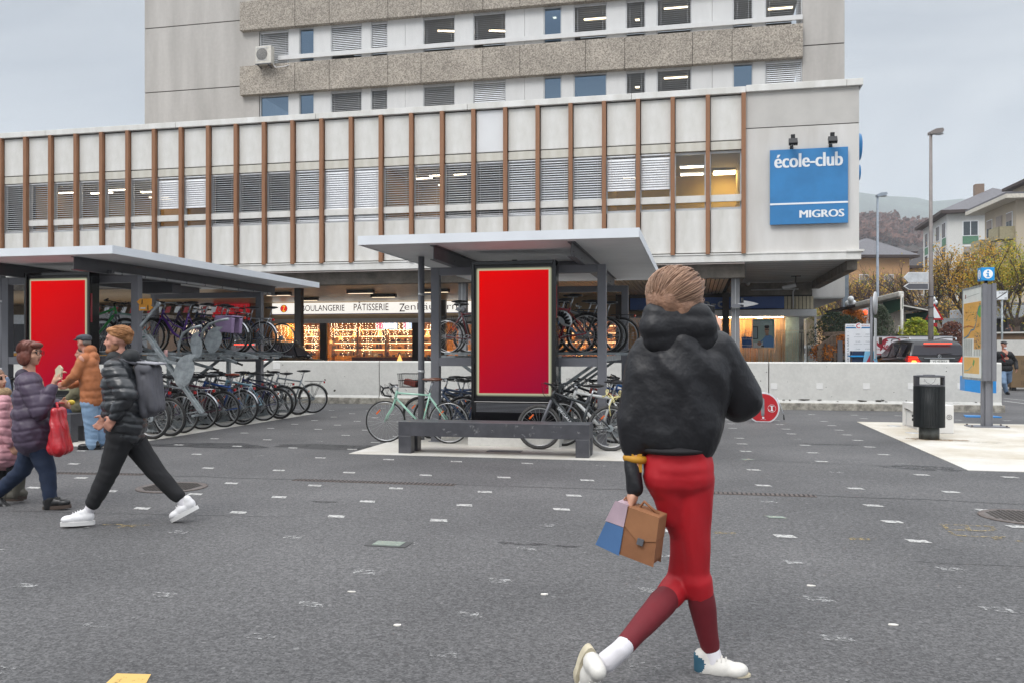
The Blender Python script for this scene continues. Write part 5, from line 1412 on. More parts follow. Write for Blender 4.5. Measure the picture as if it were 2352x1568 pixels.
arc_wall(q,.212,.236,.892,1.02,R(155),R(215));arc_wall(q,.212,.236,.892,1.02,R(-35),R(25));
q.lathe([(.10,1.048),(.17,1.052),(.235,1.045),(.238,1.02),(.20,1.018)],n=36);q.lathe([(.001,1.05),(.10,1.05)],n=36)
q.lathe([(.001,1.065),(.09,1.06),(.10,1.048)],n=24)
q.build('hood',pm('bin hood metal','#45464b',.45,.1,.12,10),lb)
q=MB();q.tube([(-.12,-.18,.99),(-.08,-.2,.93),(-.02,-.2,.91),(.03,-.2,.95),(.05,-.2,1.01)],.003,4);q.build('wire_loop',M_darker,lb)
M_rust=worn_paint('rust stain',(.30,.19,.09),.50,8)
q=MB();po=blob_poly(c.x+.05,c.y+.02,.42,.22,seed=9,amp=.5);q.add([(a,b,.0075)for a,b in po],[tuple(range(len(po)))]);tag(q.build('stain',M_rust),kind='structure')
q=MB();po=blob_poly(c.x-.55+1.2,c.y-.25,.5,.15,seed=12,amp=.5);q.add([(a,b,.0075)for a,b in po],[tuple(range(len(po)))]);tag(q.build('stain',worn_paint('grime',(.36,.33,.29),.42,6)),kind='structure')
for px,py in((3550/1.7415+15,1703/1.7415),(3652/1.7415,1731/1.7415)):
 p=ground_at(px,py);q=MB();q.lathe([(.13,0),(.13,.010),(.001,.010)],(p.x,p.y,0),20);tag(q.build('floor_plate',M_frame),'round steel plate in the white paving left of the bin' if py<985 else 'round steel plate in the white paving nearer the bin',
'plate')
M_wcon=pm('white terrazzo','#dedddb',.5,0,.03,3)
cb=empty('white_seat_block',(3.95,16.25,.006));tag(cb,'white moulded seat block with a hatch behind the litter bin','seat')
q=MB();q.prism([(0,0),(.55,0),(.55,.30),(1.45,.36),(1.54,.34),(1.56,0),(1.66,0),(1.66,.43),(1.6,.46),(0,.50)],(0,0,0),(0,1,0),(0,0,1),(.47,0,0));q.build('seat_shell',M_wcon,cb,bevel=.012)
q=MB();q.box(.04,.44,.551,1.55,0,.31);q.build('inner_box',pm('light grey lacquer','#cfcfce',.4),cb)
q=MB();q.box(.028,.039,.62,1.42,.04,.28);q.build('hatch',M_wcon,cb)
q=MB();q.tube([(.03,.95,.24),(.01,.95,.24)],.022,12);q.tube([(.03,.95,.17),(.01,.95,.17)],.022,12);q.build('lock',M_black,cb)
q=MB()
for cx_ in(.29,.40):q.torus((cx_,-.003,.29),(0,1,0),.040,.004,24,5);q.torus((cx_,-.003,.29),(0,1,0),.014,.004,12,5)
q.tube([(.28,0,.44),(.28,-.02,.44)],.024,12);q.build('emblem',M_black,cb)
st_=empty('info_map_panel',(5.44,18.33,.006));tag(st_,'tall grey info panel with a yellow town map and blue info cube','map panel')
q=MB();q.box(-.12,.12,-.61,.61,.885,2.70)
for dx in(-.045,.045):q.box(dx-.006,dx+.006,-.616,-.61,.885,2.70,1)
q.box(-.12,-.045,-.635,-.61,.88,2.72);q.box(.045,.12,-.635,-.61,.88,2.72)
q.build('case',[M_dark,M_darker],st_,bevel=.006)
q=MB();q.box(-.045,.045,-.55,-.38,0,.884);q.box(-.10,-.045,-.50,-.43,0,.884);q.box(.045,.10,-.50,-.43,0,.884);q.build('post',M_dark,st_,bevel=.004)
q=MB();q.box(-.34,.34,-.66,-.26,0,.02)
for sx in(-.30,.30):
 for y in(-.62,-.30):q.lathe([(.02,.02),(.02,.04),(.001,.045)],(sx,y,0),8,1)
q.build('base_plate',[M_dark,M_grate],st_)
def map_face():
 q=MB();mats=[]
 def P(poly,col,lv):
  mt=pm('map '+col,col,.45,0,.05,4)
  if mt not in mats:mats.append(mt)
  x=-.1205-.0015*lv
  q.prism([(a,b)for a,b in poly],(x,0,0),(0,1,0),(0,0,1),(-.001,0,0),mats.index(mt))
 y0,y1=-.57,.57;z0,z1=.93,2.66
 U=lambda u:y1+(y0-y1)*u
 V=lambda v:z1+(z0-z1)*v
 r_=lambda a,b,c_,d:[(U(a),V(b)),(U(c_),V(b)),(U(c_),V(d)),(U(a),V(d))]
 P(r_(0,0,1,1),'#dfe3de',0)
 P(r_(.03,.155,.97,.56),'#d9a655',1)
 P(r_(.60,.50,.97,.68),'#c99b58',2)
 P(r_(.05,.77,.88,.955),'#ddb163',1)
 P([(U(a),V(b))for a,b in((.93,.20),(.97,.20),(.97,.33),(.90,.335),(.82,.30),(.80,.26),(.86,.21))],'#58a557',3)
 rr_=random.Random(2)
 def line(pts,col,w,lv=4):
  for(a,b),(c_,d)in zip(pts,pts[1:]):
   L=math.hypot(c_-a,(d-b)*1.5)or 1;nx,ny=-(d-b)*1.5/L*w,(c_-a)/L*w/1.5
   P([(U(a+nx),V(b+ny)),(U(c_+nx),V(d+ny)),(U(c_-nx),V(d-ny)),(U(a-nx),V(b-ny))],col,lv)
 line([(.95,.20),(.85,.24),(.78,.30),(.72,.40),(.62,.46),(.45,.47),(.30,.53),(.05,.56)],'#3f8099',.012)
 line([(.05,.43),(.35,.42),(.60,.44)],'#a2502f',.006)
 for k in range(46):
  a,b=rr_.uniform(.06,.9),rr_.uniform(.18,.54);line([(a,b),(a+rr_.uniform(-.12,.12),b+rr_.uniform(-.03,.03))],rr_.choice(['#8d7a52','#7f8a58','#b08a55','#a8763c','#6f7f67']),rr_.choice([.003,.006]),3)
 for k in range(18):
  a,b=rr_.uniform(.62,.93),rr_.uniform(.51,.67);line([(a,b),(a+.03,b)],rr_.choice(['#4c5f2c','#5b5b4a','#8e3b21','#3e4c66']),.012,4)
 for cx_ in(.06,.18,.30,.42):
  for k in range(24):line([(cx_,.575+k*.0078),(cx_+.08,.575+k*.0078)],'#a5aaa6',.0035,2)
 for cx_ in(.60,.74,.86):
  for k in range(9):line([(cx_,.69+k*.0078),(cx_+.08,.69+k*.0078)],'#a5aaa6',.0035,2)
 line([(.06,.09),(.9,.065)],'#9aa19d',.003,2);P(r_(.13,.055,.17,.10),'#7a2a2a',3)
 line([(.62,.80),(.60,.83),(.56,.86)],'#4e9c56',.03,3);line([(.1,.93),(.3,.92),(.5,.87)],'#69a6a2',.006,3)
 return q,mats
q,mats=map_face();q.build('town_map',mats,st_)
q=MB()
for(a,b,c_,d)in((-.61,.61,.885,.93),(-.61,.61,2.66,2.70),(-.61,-.57,.93,2.66),(.57,.61,.93,2.66)):q.box(-.128,-.1202,a,b,c_,d)
q.build('map_frame',M_galv,st_)
M_icube=pm('info blue','#2393d6',.35,0,.03)
ci=at(2252,652,17.78);q=MB()
q.box(-.115,.115,-.54,-.31,2.78,3.03);q.build('info_cube',M_icube,st_,bevel=.004)
q=MB()
E=el(0,0,.086,.088,28);q.prism(E,(0,-.542,2.905),(1,0,0),(0,0,1),(0,-.001,0));q.prism(E,(-.117,-.425,2.905),(0,1,0),(0,0,1),(-.001,0,0));q.build('white_disc',M_lett,st_)
q=MB()
for(o,u)in(((0,-.5445,2.905),(1,0,0)),((-.1195,-.425,2.905),(0,-1,0))):
 n_=Vector(u).cross(Vector((0,0,1)))*.001
 q.prism(el(0,.048,.017,.017,16),o,u,(0,0,1),n_);q.prism([(-.033,.018),(.013,.018),(.013,-.048),(.033,-.048),(.033,-.062),(-.033,-.062),(-.033,-.048),(-.013,-.048),(-.013,.004),(-.033,.004)],o,u,(0,0,1),n_)
q.build('letter_i',M_icube,st_)
q=MB();q.tube([(0,-.43,2.70),(0,-.43,2.78)],.03,10);q.build('cube_stem',M_black,st_)
c=ground_at(2247,955.5)
bl_=empty('blue_stand',(c.x,c.y,0));tag(bl_,'bright blue metal stand with angled box behind the info panel','stand')
M_bl=pm('bright blue lacquer','#2f8fd8',.35,0,.05)
q=MB();q.prism([(-.34,-.28),(.38,-.30),(.30,.12),(-.26,.14)],(0,0,.0),(1,0,0),(0,1,0),(0,0,.025));q.build('foot_plate',M_bl,bl_)
q=MB();q.prism([(-.05,.02),(.05,.02),(.035,.55),(-.04,.55)],(.12,-.08,0),(1,0,0),(0,0,1),(0,.10,0));q.build('stem',M_bl,bl_)
q=MB();q.prism([(-.33,.58),(-.02,.53),(.31,.53),(.31,.90),(-.33,.90)],(0,-.18,0),(1,0,0),(0,0,1),(0,.34,0));q.build('box',M_bl,bl_,bevel=.006)
c=ground_at(1753,968)
rd=empty('bicycle_pump_station',(c.x,c.y+.05,0));tag(rd,'round red bicycle pump station with white rim before the wall','pump station')
q=MB()
def disc_poly(r,cz,cut=0.0,n=40):
 out=[]
 for k in range(n):
  t=2*PI*k/n;z=max(cut,cz+r*math.sin(t));out.append((r*math.cos(t),z))
 return out
q.prism(disc_poly(.325,.285),(0,-.05,0),(1,0,0),(0,0,1),(0,.13,0));q.build('rim',pm('white enamel rim','#e4e6ea',.35),rd)
q=MB();q.prism(disc_poly(.295,.285,.02),(0,-.055,0),(1,0,0),(0,0,1),(0,.004,0));q.build('red_face',pm('red enamel','#c0262e',.35,0,.04),rd)
q=MB();q.prism([(-.032,.14),(.0,.11),(.032,.14),(.034,.30),(.032,.47),(0,.50),(-.032,.47),(-.034,.30)],(-.01,-.058,0),(1,0,0),(0,0,1),(0,.002,0));q.build('slot',M_galv,rd)
q=MB()
for cx_ in(-.16,.17):q.torus((cx_,-.058,.28),(0,1,0),.078,.003,28,5)
for(a,b,c_,d)in((.155,.185,.24,.33),(.13,.21,.325,.335),(.14,.20,.225,.24),(.105,.115,.23,.27),(.105,.15,.225,.235)):q.box(a,b,-.060,-.057,c_,d)
q.torus((-.16,-.058,.28),(0,1,0),.045,.004,20,5);q.bar((-.16,-.059,.28),(-.135,-.059,.305),.008,.003,0,(0,1,0));q.lathe([(.018,0),(.001,.001)],(.045,0,.48),10)if 0 else None
q.box(-.02,.02,-.060,-.057,.07,.105);add_text(q,'VILLE DE SION',(-.05,-.058,.045),(1,0,0),(0,0,1),W=.10,H=.012)
q.build('pictogram',M_lett,rd)
q=MB();q.tube([(.27,.02,.50),(.34,-.02,.35),(.39,-.05,.2),(.40,-.06,.16)],.008,6);q.tube([(.40,-.06,.16),(.41,-.07,.05)],.013,6,1);q.build('hose',[M_chrome,M_black],rd)
# CAR
M_carp=pm('dark grey car paint','#18171b',.35,.0,.04,3,coat=.25)
M_carw=pm('car dark glass','#2a2a31',.25,0,.05,2,spec=.3)
def make_suv(lab,x,y,rz,paint,plate='VS 453653',lit_lamps=True,emblem=True):
 """rear at local y=0, forward +y"""
 s=empty('parked_car',(x,y,0),rz);tag(s,lab,'car')
 W=.965
 q=MB();secs=[(0.0,.86,.45,1.20,.90),(.10,.93,.32,1.27,.95),(.9,W,.28,1.27,W),(2.4,W,.28,1.22,W),(3.6,W,.28,1.14,W),(4.3,.93,.30,1.04,.90),(4.72,.80,.42,.80,.72)]
 n=8;vs=[]
 for(yy,wb,zb,zt_,wt)in secs:
  ring=[(-wb,zb),(wb,zb),(wb+.02,(zb+zt_)*.5),(wt,zt_-.05),(wt-.06,zt_),(-wt+.06,zt_),(-wt,zt_-.05),(-wb-.02,(zb+zt_)*.5)]
  vs+=[(a,yy,b)for a,b in ring]
 fs=[]
 for i in range(len(secs)-1):
  for k in range(n):fs.append((i*n+k,i*n+(k+1)%n,(i+1)*n+(k+1)%n,(i+1)*n+k))
 fs+=[tuple(range(n)),tuple(range(len(secs)*n-1,(len(secs)-1)*n-1,-1))]
 q.add(vs,fs,0,True);b_=q.build('body',paint,s,bevel=.02)
 q=MB();gs=[(.02,1.05,.86,1.30,.84),(.20,1.05,.90,1.60,.72),(.34,1.08,.90,1.74,.66),(1.2,1.08,.90,1.80,.66),(2.4,1.06,.90,1.76,.65),(2.75,1.04,.90,1.62,.67),(3.35,1.02,.88,1.06,.84)]
 vs=[];n=6
 for(yy,zb,wb,zt_,wt)in gs:vs+=[(-wb,yy,zb),(wb,yy,zb),(wt,yy,zt_-.04),(wt-.1,yy,zt_),(-wt+.1,yy,zt_),(-wt,yy,zt_-.04)]
 fs=[]
 for i in range(len(gs)-1):
  for k in range(n):fs.append((i*n+k,i*n+(k+1)%n,(i+1)*n+(k+1)%n,(i+1)*n+k))
 fs+=[tuple(range(n)),tuple(range(len(gs)*n-1,(len(gs)-1)*n-1,-1))]
 q.add(vs,fs,0,True);q.build('cabin',paint,s,bevel=.01)
 q=MB();q.add([(-.76,.018,1.335),(.76,.018,1.335),(.64,.195,1.63),(-.64,.195,1.63)],[(0,1,2,3)]);q.v=[(a,b-.02,c)for a,b,c in q.v];q.build('rear_window',M_carw,s)
 for sx in(-1,1):
  q=MB()
  for(ya,yb)in((.50,1.15),(1.22,1.95),(2.02,2.85)):
   zt_a,zt_b=1.68,(1.70 if yb<2.5 else 1.50)
   q.add([(sx*.875,ya,1.29),(sx*.87,yb+(.2 if yb>2.5 else 0),1.26),(sx*(.695+.01),yb,zt_b-.02),(sx*(.68+.01),ya+.08,zt_a-.02)],[(0,1,2,3)])
  q.v=[(a+sx*.012,b,c)for a,b,c in q.v]
  q.build('side_window',M_carw,s)
  q=MB();q.tube([(sx*.64,.5,1.77),(sx*.66,.6,1.84),(sx*.66,1.4,1.86),(sx*.65,2.3,1.82),(sx*.64,2.45,1.76)],.02,8);q.build('roof_rail',M_chrome,s)
  q=MB();q.sphere((sx*1.05,2.45,1.27),.1,10,8,0,(1.1,.7,.8));q.build('side_mirror',paint,s)
  for wy in(.95,3.75):
   q=MB();q.torus((0,0,0),(1,0,0),.28,.09,28,10);w_=q.build('wheel',M_tyre,s);w_.location=(sx*.87,wy,.36)
   q=MB();q.tube([(-.06,0,0),(.06,0,0)],.2,20);q.build('rim',M_chrome,w_)
  q=MB();q.prism([(.46,1.10),(.90,1.10),(.95,1.20),(.86,1.33),(.66,1.31),(.54,1.21)],(0,-.01,0),(sx,0,0),(0,0,1),(0,.12,0));q.build('tail_light',pm('tail light red','#8e1218',.2,0,.05),s)
  q=MB()
  for k in range(4):q.prism([(.54+k*.02,1.14+k*.045),(.88-k*.01,1.15+k*.045),(.87,1.17+k*.045),(.55+k*.02,1.16+k*.045)],(0,-.016,0),(sx,0,0),(0,0,1),(0,.005,0),0)
  q.prism([(.62,1.12),(.78,1.12),(.76,1.18),(.66,1.18)],(0,-.019,0),(sx,0,0),(0,0,1),(0,.004,0),1)
  q.build('lamp_glow',[em('brake red',(1,.04,.01),1.6),em('indicator amber',(1,.35,.05),3.5)],s)
 q=MB();q.box(-.38,.38,.10,.16,1.655,1.685);q.build('brake_light',em('led red',(1,.05,.02),2.6),s)
 q=MB();q.box(-.26,.26,-.022,-.012,1.10,1.21);p_=q.build('licence_plate',pm('white plate','#e6e6e2',.5),s)
 q=MB();add_text(q,plate,(-.19,-.025,1.125),(1,0,0),(0,0,1),W=.38,H=.065);q.build('plate_number',M_black,p_)
 q=MB();q.box(-.42,.42,-.03,0,1.235,1.255);q.build('trim_strip',M_chrome,s)
 if emblem:
  q=MB();q.torus((0,-.012,1.305),(0,1,0),.045,.006,20,6)
  for k in range(3):a=PI/2+k*2.094;q.tube([(0,-.012,1.305),(.045*math.cos(a),-.012,1.305+.045*math.sin(a))],.005,5)
  q.build('emblem',M_chrome,s)
 q=MB();q.tube([(-.05,.0,1.37),(.35,.02,1.39)],.012,5);q.tube([(0,.6,1.80),(0,.52,1.87)],.008,5);q.build('wiper',M_black,s)
 q=MB();q.box(-.88,.88,-.06,.06,.42,.62);q.build('bumper',paint,s,bevel=.03)
 return s
make_suv('dark grey estate car with lit brake lights behind the concrete wall',6.96,27.0,R(4),M_carp)
make_suv('black car with red lamp behind the wall left of the bakery',at(548,0,26).x,26.2,R(-6),pm('black car paint','#0e0e11',.2,.3,.05,3,coat=1.0),plate='VS 12780',emblem=False)
# SIGNS AND POLES BEHIND THE WALL
def campt(px,py,d):
 k=(px-CX)/F
 return Vector(((-ST+k*CT)*d,(CT+k*ST)*d,CAMH+(HY-py)/F*d))
Yt=26.0;a,b=at(1942.5,830,Yt),at(1999,744,Yt)
tm=empty('directory_sign',((a.x+b.x)/2,Yt,0));tag(tm,'tall white directory sign with red and grey logo beside the round sign pole','sign')
hw=(b.x-a.x)/2;zt_=b.z
q=MB();q.box(-hw,hw,0,.12,.1,zt_);q.box(-hw+.03,hw-.03,.02,.1,0,.1,1);q.build('board',[pm('sign white','#e3e5e8',.45,0,.02),M_dark],tm)
zz=lambda py:zat(1970,py,Yt)
q=MB();q.box(-hw,hw,-.003,0,zz(754.5),zz(751.5));q.build('blue_band',M_bluedk,tm)
q=MB()
for i in range(6):
 z=zz(769)-i*.205
 for cx_ in(-.06,.2):
  add_text(q,random.Random(i*3+int(cx_*10)).choice(['CABINET','ETUDE','FIDUCIAIRE','BUREAU','CONSEIL']),(cx_,-.004,z),(1,0,0),(0,0,1),W=.12,H=.025)
  q.box(cx_-.05,cx_+.17,-.004,0,z-.06,z-.055)
add_text(q,'Immeuble',(-hw+.03,-.004,zz(749.5)),(1,0,0),(0,0,1),W=.2,H=.035)
add_text(q,'PLACE DE LA GARE 2',(-hw+.085,-.004,zz(765)-.98),(0,0,1),(-1,0,0),W=.92,H=.05)
q.bar((-hw+.05,-.003,zz(762)),(-hw+.09,-.003,zz(762)),.004,.004)
q.build('lettering',pm('grey print','#5d6670',.5),tm)
q=MB();add_text(q,'FER VALAIS',(hw-.24,-.004,zz(749.5)),(1,0,0),(0,0,1),W=.2,H=.03)
for t in range(9):
 t0,t1=R(60+t*28),R(60+(t+1)*28)
 q.add([(.02+r_*math.cos(t),-.008,zz(749)+r_*math.sin(t))for r_,t in((.045,t0),(.07,t0),(.07,t1),(.045,t1))],[(0,1,2,3)])
q.build('red_logo',pm('logo red','#c8372f',.5),tm)
q=MB();q.prism(el(.02,0,.09,.09,20),(0,-.004,zz(749)),(1,0,0),(0,0,1),(0,.003,0));q.build('logo_ground',M_lett,tm)
Yp=25.2;x=xat(2002,Yp)
pl=empty('sign_pole',(x,Yp,0));tag(pl,'grey steel pole with two traffic signs seen edge on','sign pole')
q=MB();q.tube([(0,0,0),(0,0,zat(2002,682,Yp))],.042,10);q.build('pole',M_dark,pl)
q=MB();q.lathe([(.32,0),(.32,.03),(.001,.03)],n=24);o=q.build('round_sign',M_frame,pl);o.rotation_euler=(R(90),0,R(70));o.location=(.08,0,zat(2002,697,Yp))
q=MB();q.box(-.015,.015,-.28,.28,-.55,.55);o=q.build('plate',M_frame,pl,bevel=.01);o.rotation_euler=(0,0,R(-15));o.location=(.10,0,zat(2002,777,Yp))
Yb=30.0;a,b=at(2003,821,Yb),at(2188,772.5,Yb)
bn=empty('banner',((a.x+b.x)/2,Yb,0));tag(bn,'long pale banner with dark red rooster emblem and script behind the car','banner')
hw=(b.x-a.x)/2;z0_,z1_=a.z,zat(2090,772.5,Yb)
M_wine=pm('wine red print','#a02638',.5)
q=MB();q.box(-hw,hw,0,.04,z0_,z1_);q.box(-hw,hw,-.01,.05,z1_,z1_+.02,1);q.build('cloth',[pm('banner white','#e0dfe3',.6,0,.02),M_darker],bn)
q=MB();cx_=(a.x+b.x)/2
xx=lambda p:xat(p,Yb)-cx_
zb=lambda p:zat(2090,p,Yb)
q.box(xx(2007),xx(2060),-.004,0,zb(818),zb(811.5))
q.prism([(xx(2008),zb(781)),(xx(2015),zb(784)),(xx(2017),zb(788)),(xx(2021),zb(789)),(xx(2026),zb(783)),(xx(2031),zb(781)),(xx(2036),zb(779)),(xx(2041),zb(783)),(xx(2036),zb(785)),(xx(2033),zb(789)),(xx(2028),zb(793)),(xx(2027),
zb(801)),(xx(2021),zb(807)),(xx(2022),zb(799)),(xx(2016),zb(795)),(xx(2011),zb(787))],(0,-.004,0),(1,0,0),(0,0,1),(0,.003,0))
add_text(q,'le',(xx(2029),-.004,zb(802)),(1,0,0),(0,0,1),W=xx(2041)-xx(2029),H=zb(787)-zb(802),shear=.3,off=.02)
pts=[]
for k in range(26):
 t=R(20+k*14.5);rr_=.13+.30*min(1,k/9);pts.append((xx(2058)+rr_*math.cos(t)*1.0,-.003,zb(789)+rr_*.62*math.sin(t)))
q.tube(pts,.022,6)
add_text(q,'P’tite',(xx(2008),-.004,zb(803)),(1,0,0),(0,0,1),W=.2,H=.06)
add_text(q,'ocotte',(xx(2075),-.004,zb(800)),(1,0,0),(0,0,1),W=xx(2140)-xx(2075),H=.28,shear=.3)
q.build('print',M_wine,bn)
q=MB();add_text(q,'Petite restauration du midi',(xx(2010),-.006,zb(816.5)),(1,0,0),(0,0,1),W=xx(2058)-xx(2010),H=.05);q.build('strip_text',M_lett,bn)
q=MB();q.box(xx(2018.5),xx(2026),-.02,-.006,zb(789),zb(775));q.build('small_poster',pm('dark small poster','#4b3a2c',.6,0,.4,20),bn)
q=MB();q.box(xx(2003),xx(2050),.3,.6,.9,zb(822));tag(q.build('lit_counter',pm('orange wood','#b9773a',.5)),'orange wood planter box below the banner','planter');bpy.data.objects['lit_counter'].name='planter_box'
bpy.data.objects['planter_box'].location=(cx_,Yb-.8,0)
a=campt(1985,828,24.5);q=MB();q.prism([(-.2,0),(.2,0),(.14,.38),(-.14,.38)],(0,0,0),(1,0,0),(0,0,1),(0,.03,0));q.prism([(-.12,.05),(0,.3),(.12,.05)],(0,-.004,0),(1,0,0),(0,0,1),(0,.003,0),1)
o=q.build('pavement_board',[pm('sky blue board','#7fb7d8',.5),M_wine]);o.location=(a.x,25.2,.82);o.location.z=a.z-.1;tag(o,'light blue triangular board beside the directory sign','board')
q=MB();q.box(a.x-.45,a.x+.12,25.3,25.7,.3,a.z+.28);q.box(a.x-.5,a.x+.17,25.25,25.75,a.z+.12,a.z+.16,1);tag(q.build('waste_container',[pm('navy plastic','#1a2c4a',.5),M_icube]),'dark blue container at the foot of the directory sign',
'container')
M_awn=pm('white awning case','#d6d3cb',.4)
M_green=pm('dark green awning cloth','#1c4a38',.7)
M_awnd=pm('brown black awning cloth','#3d342f',.7)
aw=empty('awning',tuple(campt(2072,806,31.5).xy)+(0,));tag(aw,'white framed retracted terrace awning with green valance','awning')
o0=Vector(aw.location)
def rel(v):return Vector(v)-o0
q=MB();p0,p1=rel(campt(2071,676,31.5)),rel(campt(1969,701,35));q.bar(p0,p1,.22,.22);q.build('cassette',M_awn,aw,bevel=.05)
q=MB();p1b,p2=rel(campt(2030,694,33)),rel(campt(1876,731,40));q.bar(p1b,p2,.10,.12,0);q.bar(p1b+Vector((0,0,.10)),rel(campt(1905,722,38))+Vector((0,0,.1)),.3,.08,1);q.build('guide_rail',[M_awn,M_awnd],aw)
q=MB();q.tube([rel(campt(2071.5,806,31.5))-Vector((0,0,1.4)),rel(campt(2071.5,676,31.5))],.055,8);q.build('post',M_awn,aw)
q=MB();a,b=rel(campt(2074,684,31.4)),rel(campt(2028,694,33));q.prism([(0,0),(1,0),(1,-1),(0,-.75)],a,b-a,(0,0,.55),(0,.02,0));q.build('valance',M_green,aw)
q=MB();A4=[rel(campt(2055,698,33)),rel(campt(2140,712,33)),rel(campt(2140,718,38)),rel(campt(2060,712,38))];q.add(A4+[v+Vector((0,0,.05))for v in A4],[(0,1,2,3),(4,5,6,7),(0,1,5,4),(1,2,6,5),(2,3,7,6),(3,0,4,7)])
q.bar(rel(campt(2058,699,32.8)),rel(campt(2138,714,32.8)),.05,.05,1);q.bar(rel(campt(2075,720,36)),rel(campt(2140,705,34)),.04,.06,1);q.build('awning_cloth',[M_awnd,M_awn],aw)
q=MB();a,b=campt(2080,722,38),campt(2150,712,38);q.prism([(0,0),(1,0),(1,-1),(0,-1)],a,b-a,(0,0,.9),(0,.02,0));tag(q.build('shade_cloth',M_green),'dark green shade cloth behind the yellow bush','cloth')
M_wood=pm('weathered timber','#7e6a58',.8,0,.18,3,stretch=(.4,3,6),dark=lin('#4f4136'))
wf=empty('timber_fence',tuple(campt(1915,806,30).xy)+(0,));tag(wf,'weathered timber plank railing with a sloping ramp beside the office','fence')
o0=Vector(wf.location)
q=MB()
for i in range(4):q.bar(rel(campt(1878,800+i*13,29)),rel(campt(1918,772+i*13,30)),.04,.17)
for p in((1884,795),(1900,785),(1917,772)):q.bar(rel(campt(p[0],p[1],29.3)),rel(campt(p[0],850,29.3)),.08,.08)
q.build('ramp_rail',M_wood,wf)
q=MB()
for i in range(6):q.bar(rel(campt(1890 if i<1 else 1918,768+i*11,30.3)),rel(campt(1948,765+i*11,31)),.04,.14)
q.box(*[v for v in(rel(campt(1946,760,30)).x,rel(campt(1957,760,30)).x)],-.1,.3,0,rel(campt(1950,760,30)).z);q.build('planks',M_wood,wf)
q=MB();a,b=campt(1924,782,28.5),campt(1935,850,28.5);q.box(a.x,b.x,a.y,a.y+.1,0,a.z);tag(q.build('dark_post',M_darker),'slim dark grey post box in front of the timber fence','post')
q=MB();a,b=campt(1937,620,40),campt(1949,620,40);q.box(a.x,b.x,a.y,a.y+.5,0,7);tag(q.build('pillar',pm('blue grey pillar','#8d98a3',.6)),'tall blue grey pillar behind the corner of the concrete block','pillar')
def street_lamp(px,ptop,d,lab,mt,hx0,hx1):
 c=campt(px,HY,d);s=empty('street_lamp',(c.x,c.y,0),TH);tag(s,lab,'street lamp','tall street lamps')
 H=campt(px,ptop,d).z
 q=MB();q.tube([(0,0,0),(0,0,H*.45),(0,0,H*.46),(0,0,H)],[.085,.075,.06,.045],10)
 for z in(H*.30,H*.34,H*.38):q.tube([(0,0,z),(0,0,z+.04)],.095,10,1)
 q.build('pole',[mt,M_darker],s)
 L=(hx1-hx0)/F*d;q=MB()
 q.prism([(-.05,0),(L*.85,.05),(L,.12),(L*.9,.20),(L*.3,.17),(-.05,.09)],(0,-.11,H-.03),(1,0,0),(0,0,1),(0,.22,0));q.build('lamp_head',mt,s,bevel=.02)
 q=MB();q.sphere((L*.62,0,H+.01),.1,10,6,0,(1.8,.8,.5));q.build('lamp_glass',M_frame,s)
 return s
street_lamp(2015.5,451,38,'pale blue grey street lamp beside the end of the concrete block',pm('pale lamp pole','#a7b2bf',.5),2013,2034)
street_lamp(2138,308,26.7,'brownish grey street lamp carrying the two arrow signs',pm('brown grey lamp pole','#857e7b',.5,0,.1,6),2137,2164)
for(y0_,y1_,mt,mt2,lab)in((625.6,649.7,M_sill,M_sill,'upper blank white arrow sign on the tall lamp post'),(650.8,666,M_darker,M_sill,'lower dark arrow sign with white edge on the tall lamp post')):
 a,b=campt(2076,y1_,26.4),campt(2133,y0_,26.4);Ls=(2133-2076)/F*26.4;Hs=b.z-a.z
 s=empty('arrow_sign',tuple(a),TH);tag(s,lab,'sign')
 q=MB();q.prism([(0,Hs/2),(Ls*.2,0),(Ls,0),(Ls,Hs),(Ls*.2,Hs)],(0,0,0),(1,0,0),(0,0,1),(0,.05,0));q.build('border',mt2,s)
 q=MB();q.prism([(.04,Hs/2),(Ls*.2+.01,.02),(Ls-.02,.02),(Ls-.02,Hs-.02),(Ls*.2+.01,Hs-.02)],(0,-.003,0),(1,0,0),(0,0,1),(0,.003,0));q.build('face',pm('back of sign','#c8cccf',.5)if mt is M_sill else mt,s)
def globe_lamp(px,py,d,lab,n=2):
 c=campt(px,HY,d);s=empty('globe_lamp',(c.x,c.y,0));tag(s,lab,'street lamp','white globe lamps');H=campt(px,py,d).z
 q=MB();q.tube([(0,0,0),(0,0,H-.15)],.05,8);q.tube([(-.15,0,H-.1),(0,0,H-.15),(.12,0,H-.1)],.03,6);q.build('pole',M_dark,s)
 for k,(dx,dz)in enumerate([(-.06,.14),(.04,-.02),(-.14,-.04)][:n]):
  q=MB();q.sphere((dx*1.1,k*.1,H+dz),.13,14,10);q.build('globe',pm('opal globe','#eceff0',.3),s)
globe_lamp(1958,695,36,'cluster of white globe lamps left of the sign pole',3);globe_lamp(2146,694,40,'white globe lamps beside the brown grey lamp post',2)
for(px,py,d,lab)in((1987.5,718,42,'traffic light showing red behind the awning'),):
 c=campt(px,HY,d);s=empty('traffic_light',(c.x,c.y,0),TH);tag(s,lab,'traffic light');H=campt(px,py,d).z
 q=MB();q.tube([(-.35,0,0),(-.35,0,H+.3)],.06,8);q.build('pole',M_dark,s);q=MB();q.box(-.17,.17,0,.2,H-.7,H+.3);q.bar((-.35,.1,H),(-.15,.1,H),.05,.05);q.build('housing',M_frame,s,bevel=.02)
 q=MB();q.lathe([(.11,0),(.001,.03)],n=16);o=q.build('red_lamp',em('traffic red',(1,.03,.01),8),s);o.rotation_euler=(R(90),0,0);o.location=(0,-.01,H)
c=campt(2146,722,34);s=empty('warning_sign',(c.x,c.y,0),TH);tag(s,'small red bordered triangular warning sign right of the lamp post','sign')
q=MB();q.tube([(0,.03,0),(0,.03,c.z+.5)],.03,8);q.build('pole',M_frame,s)
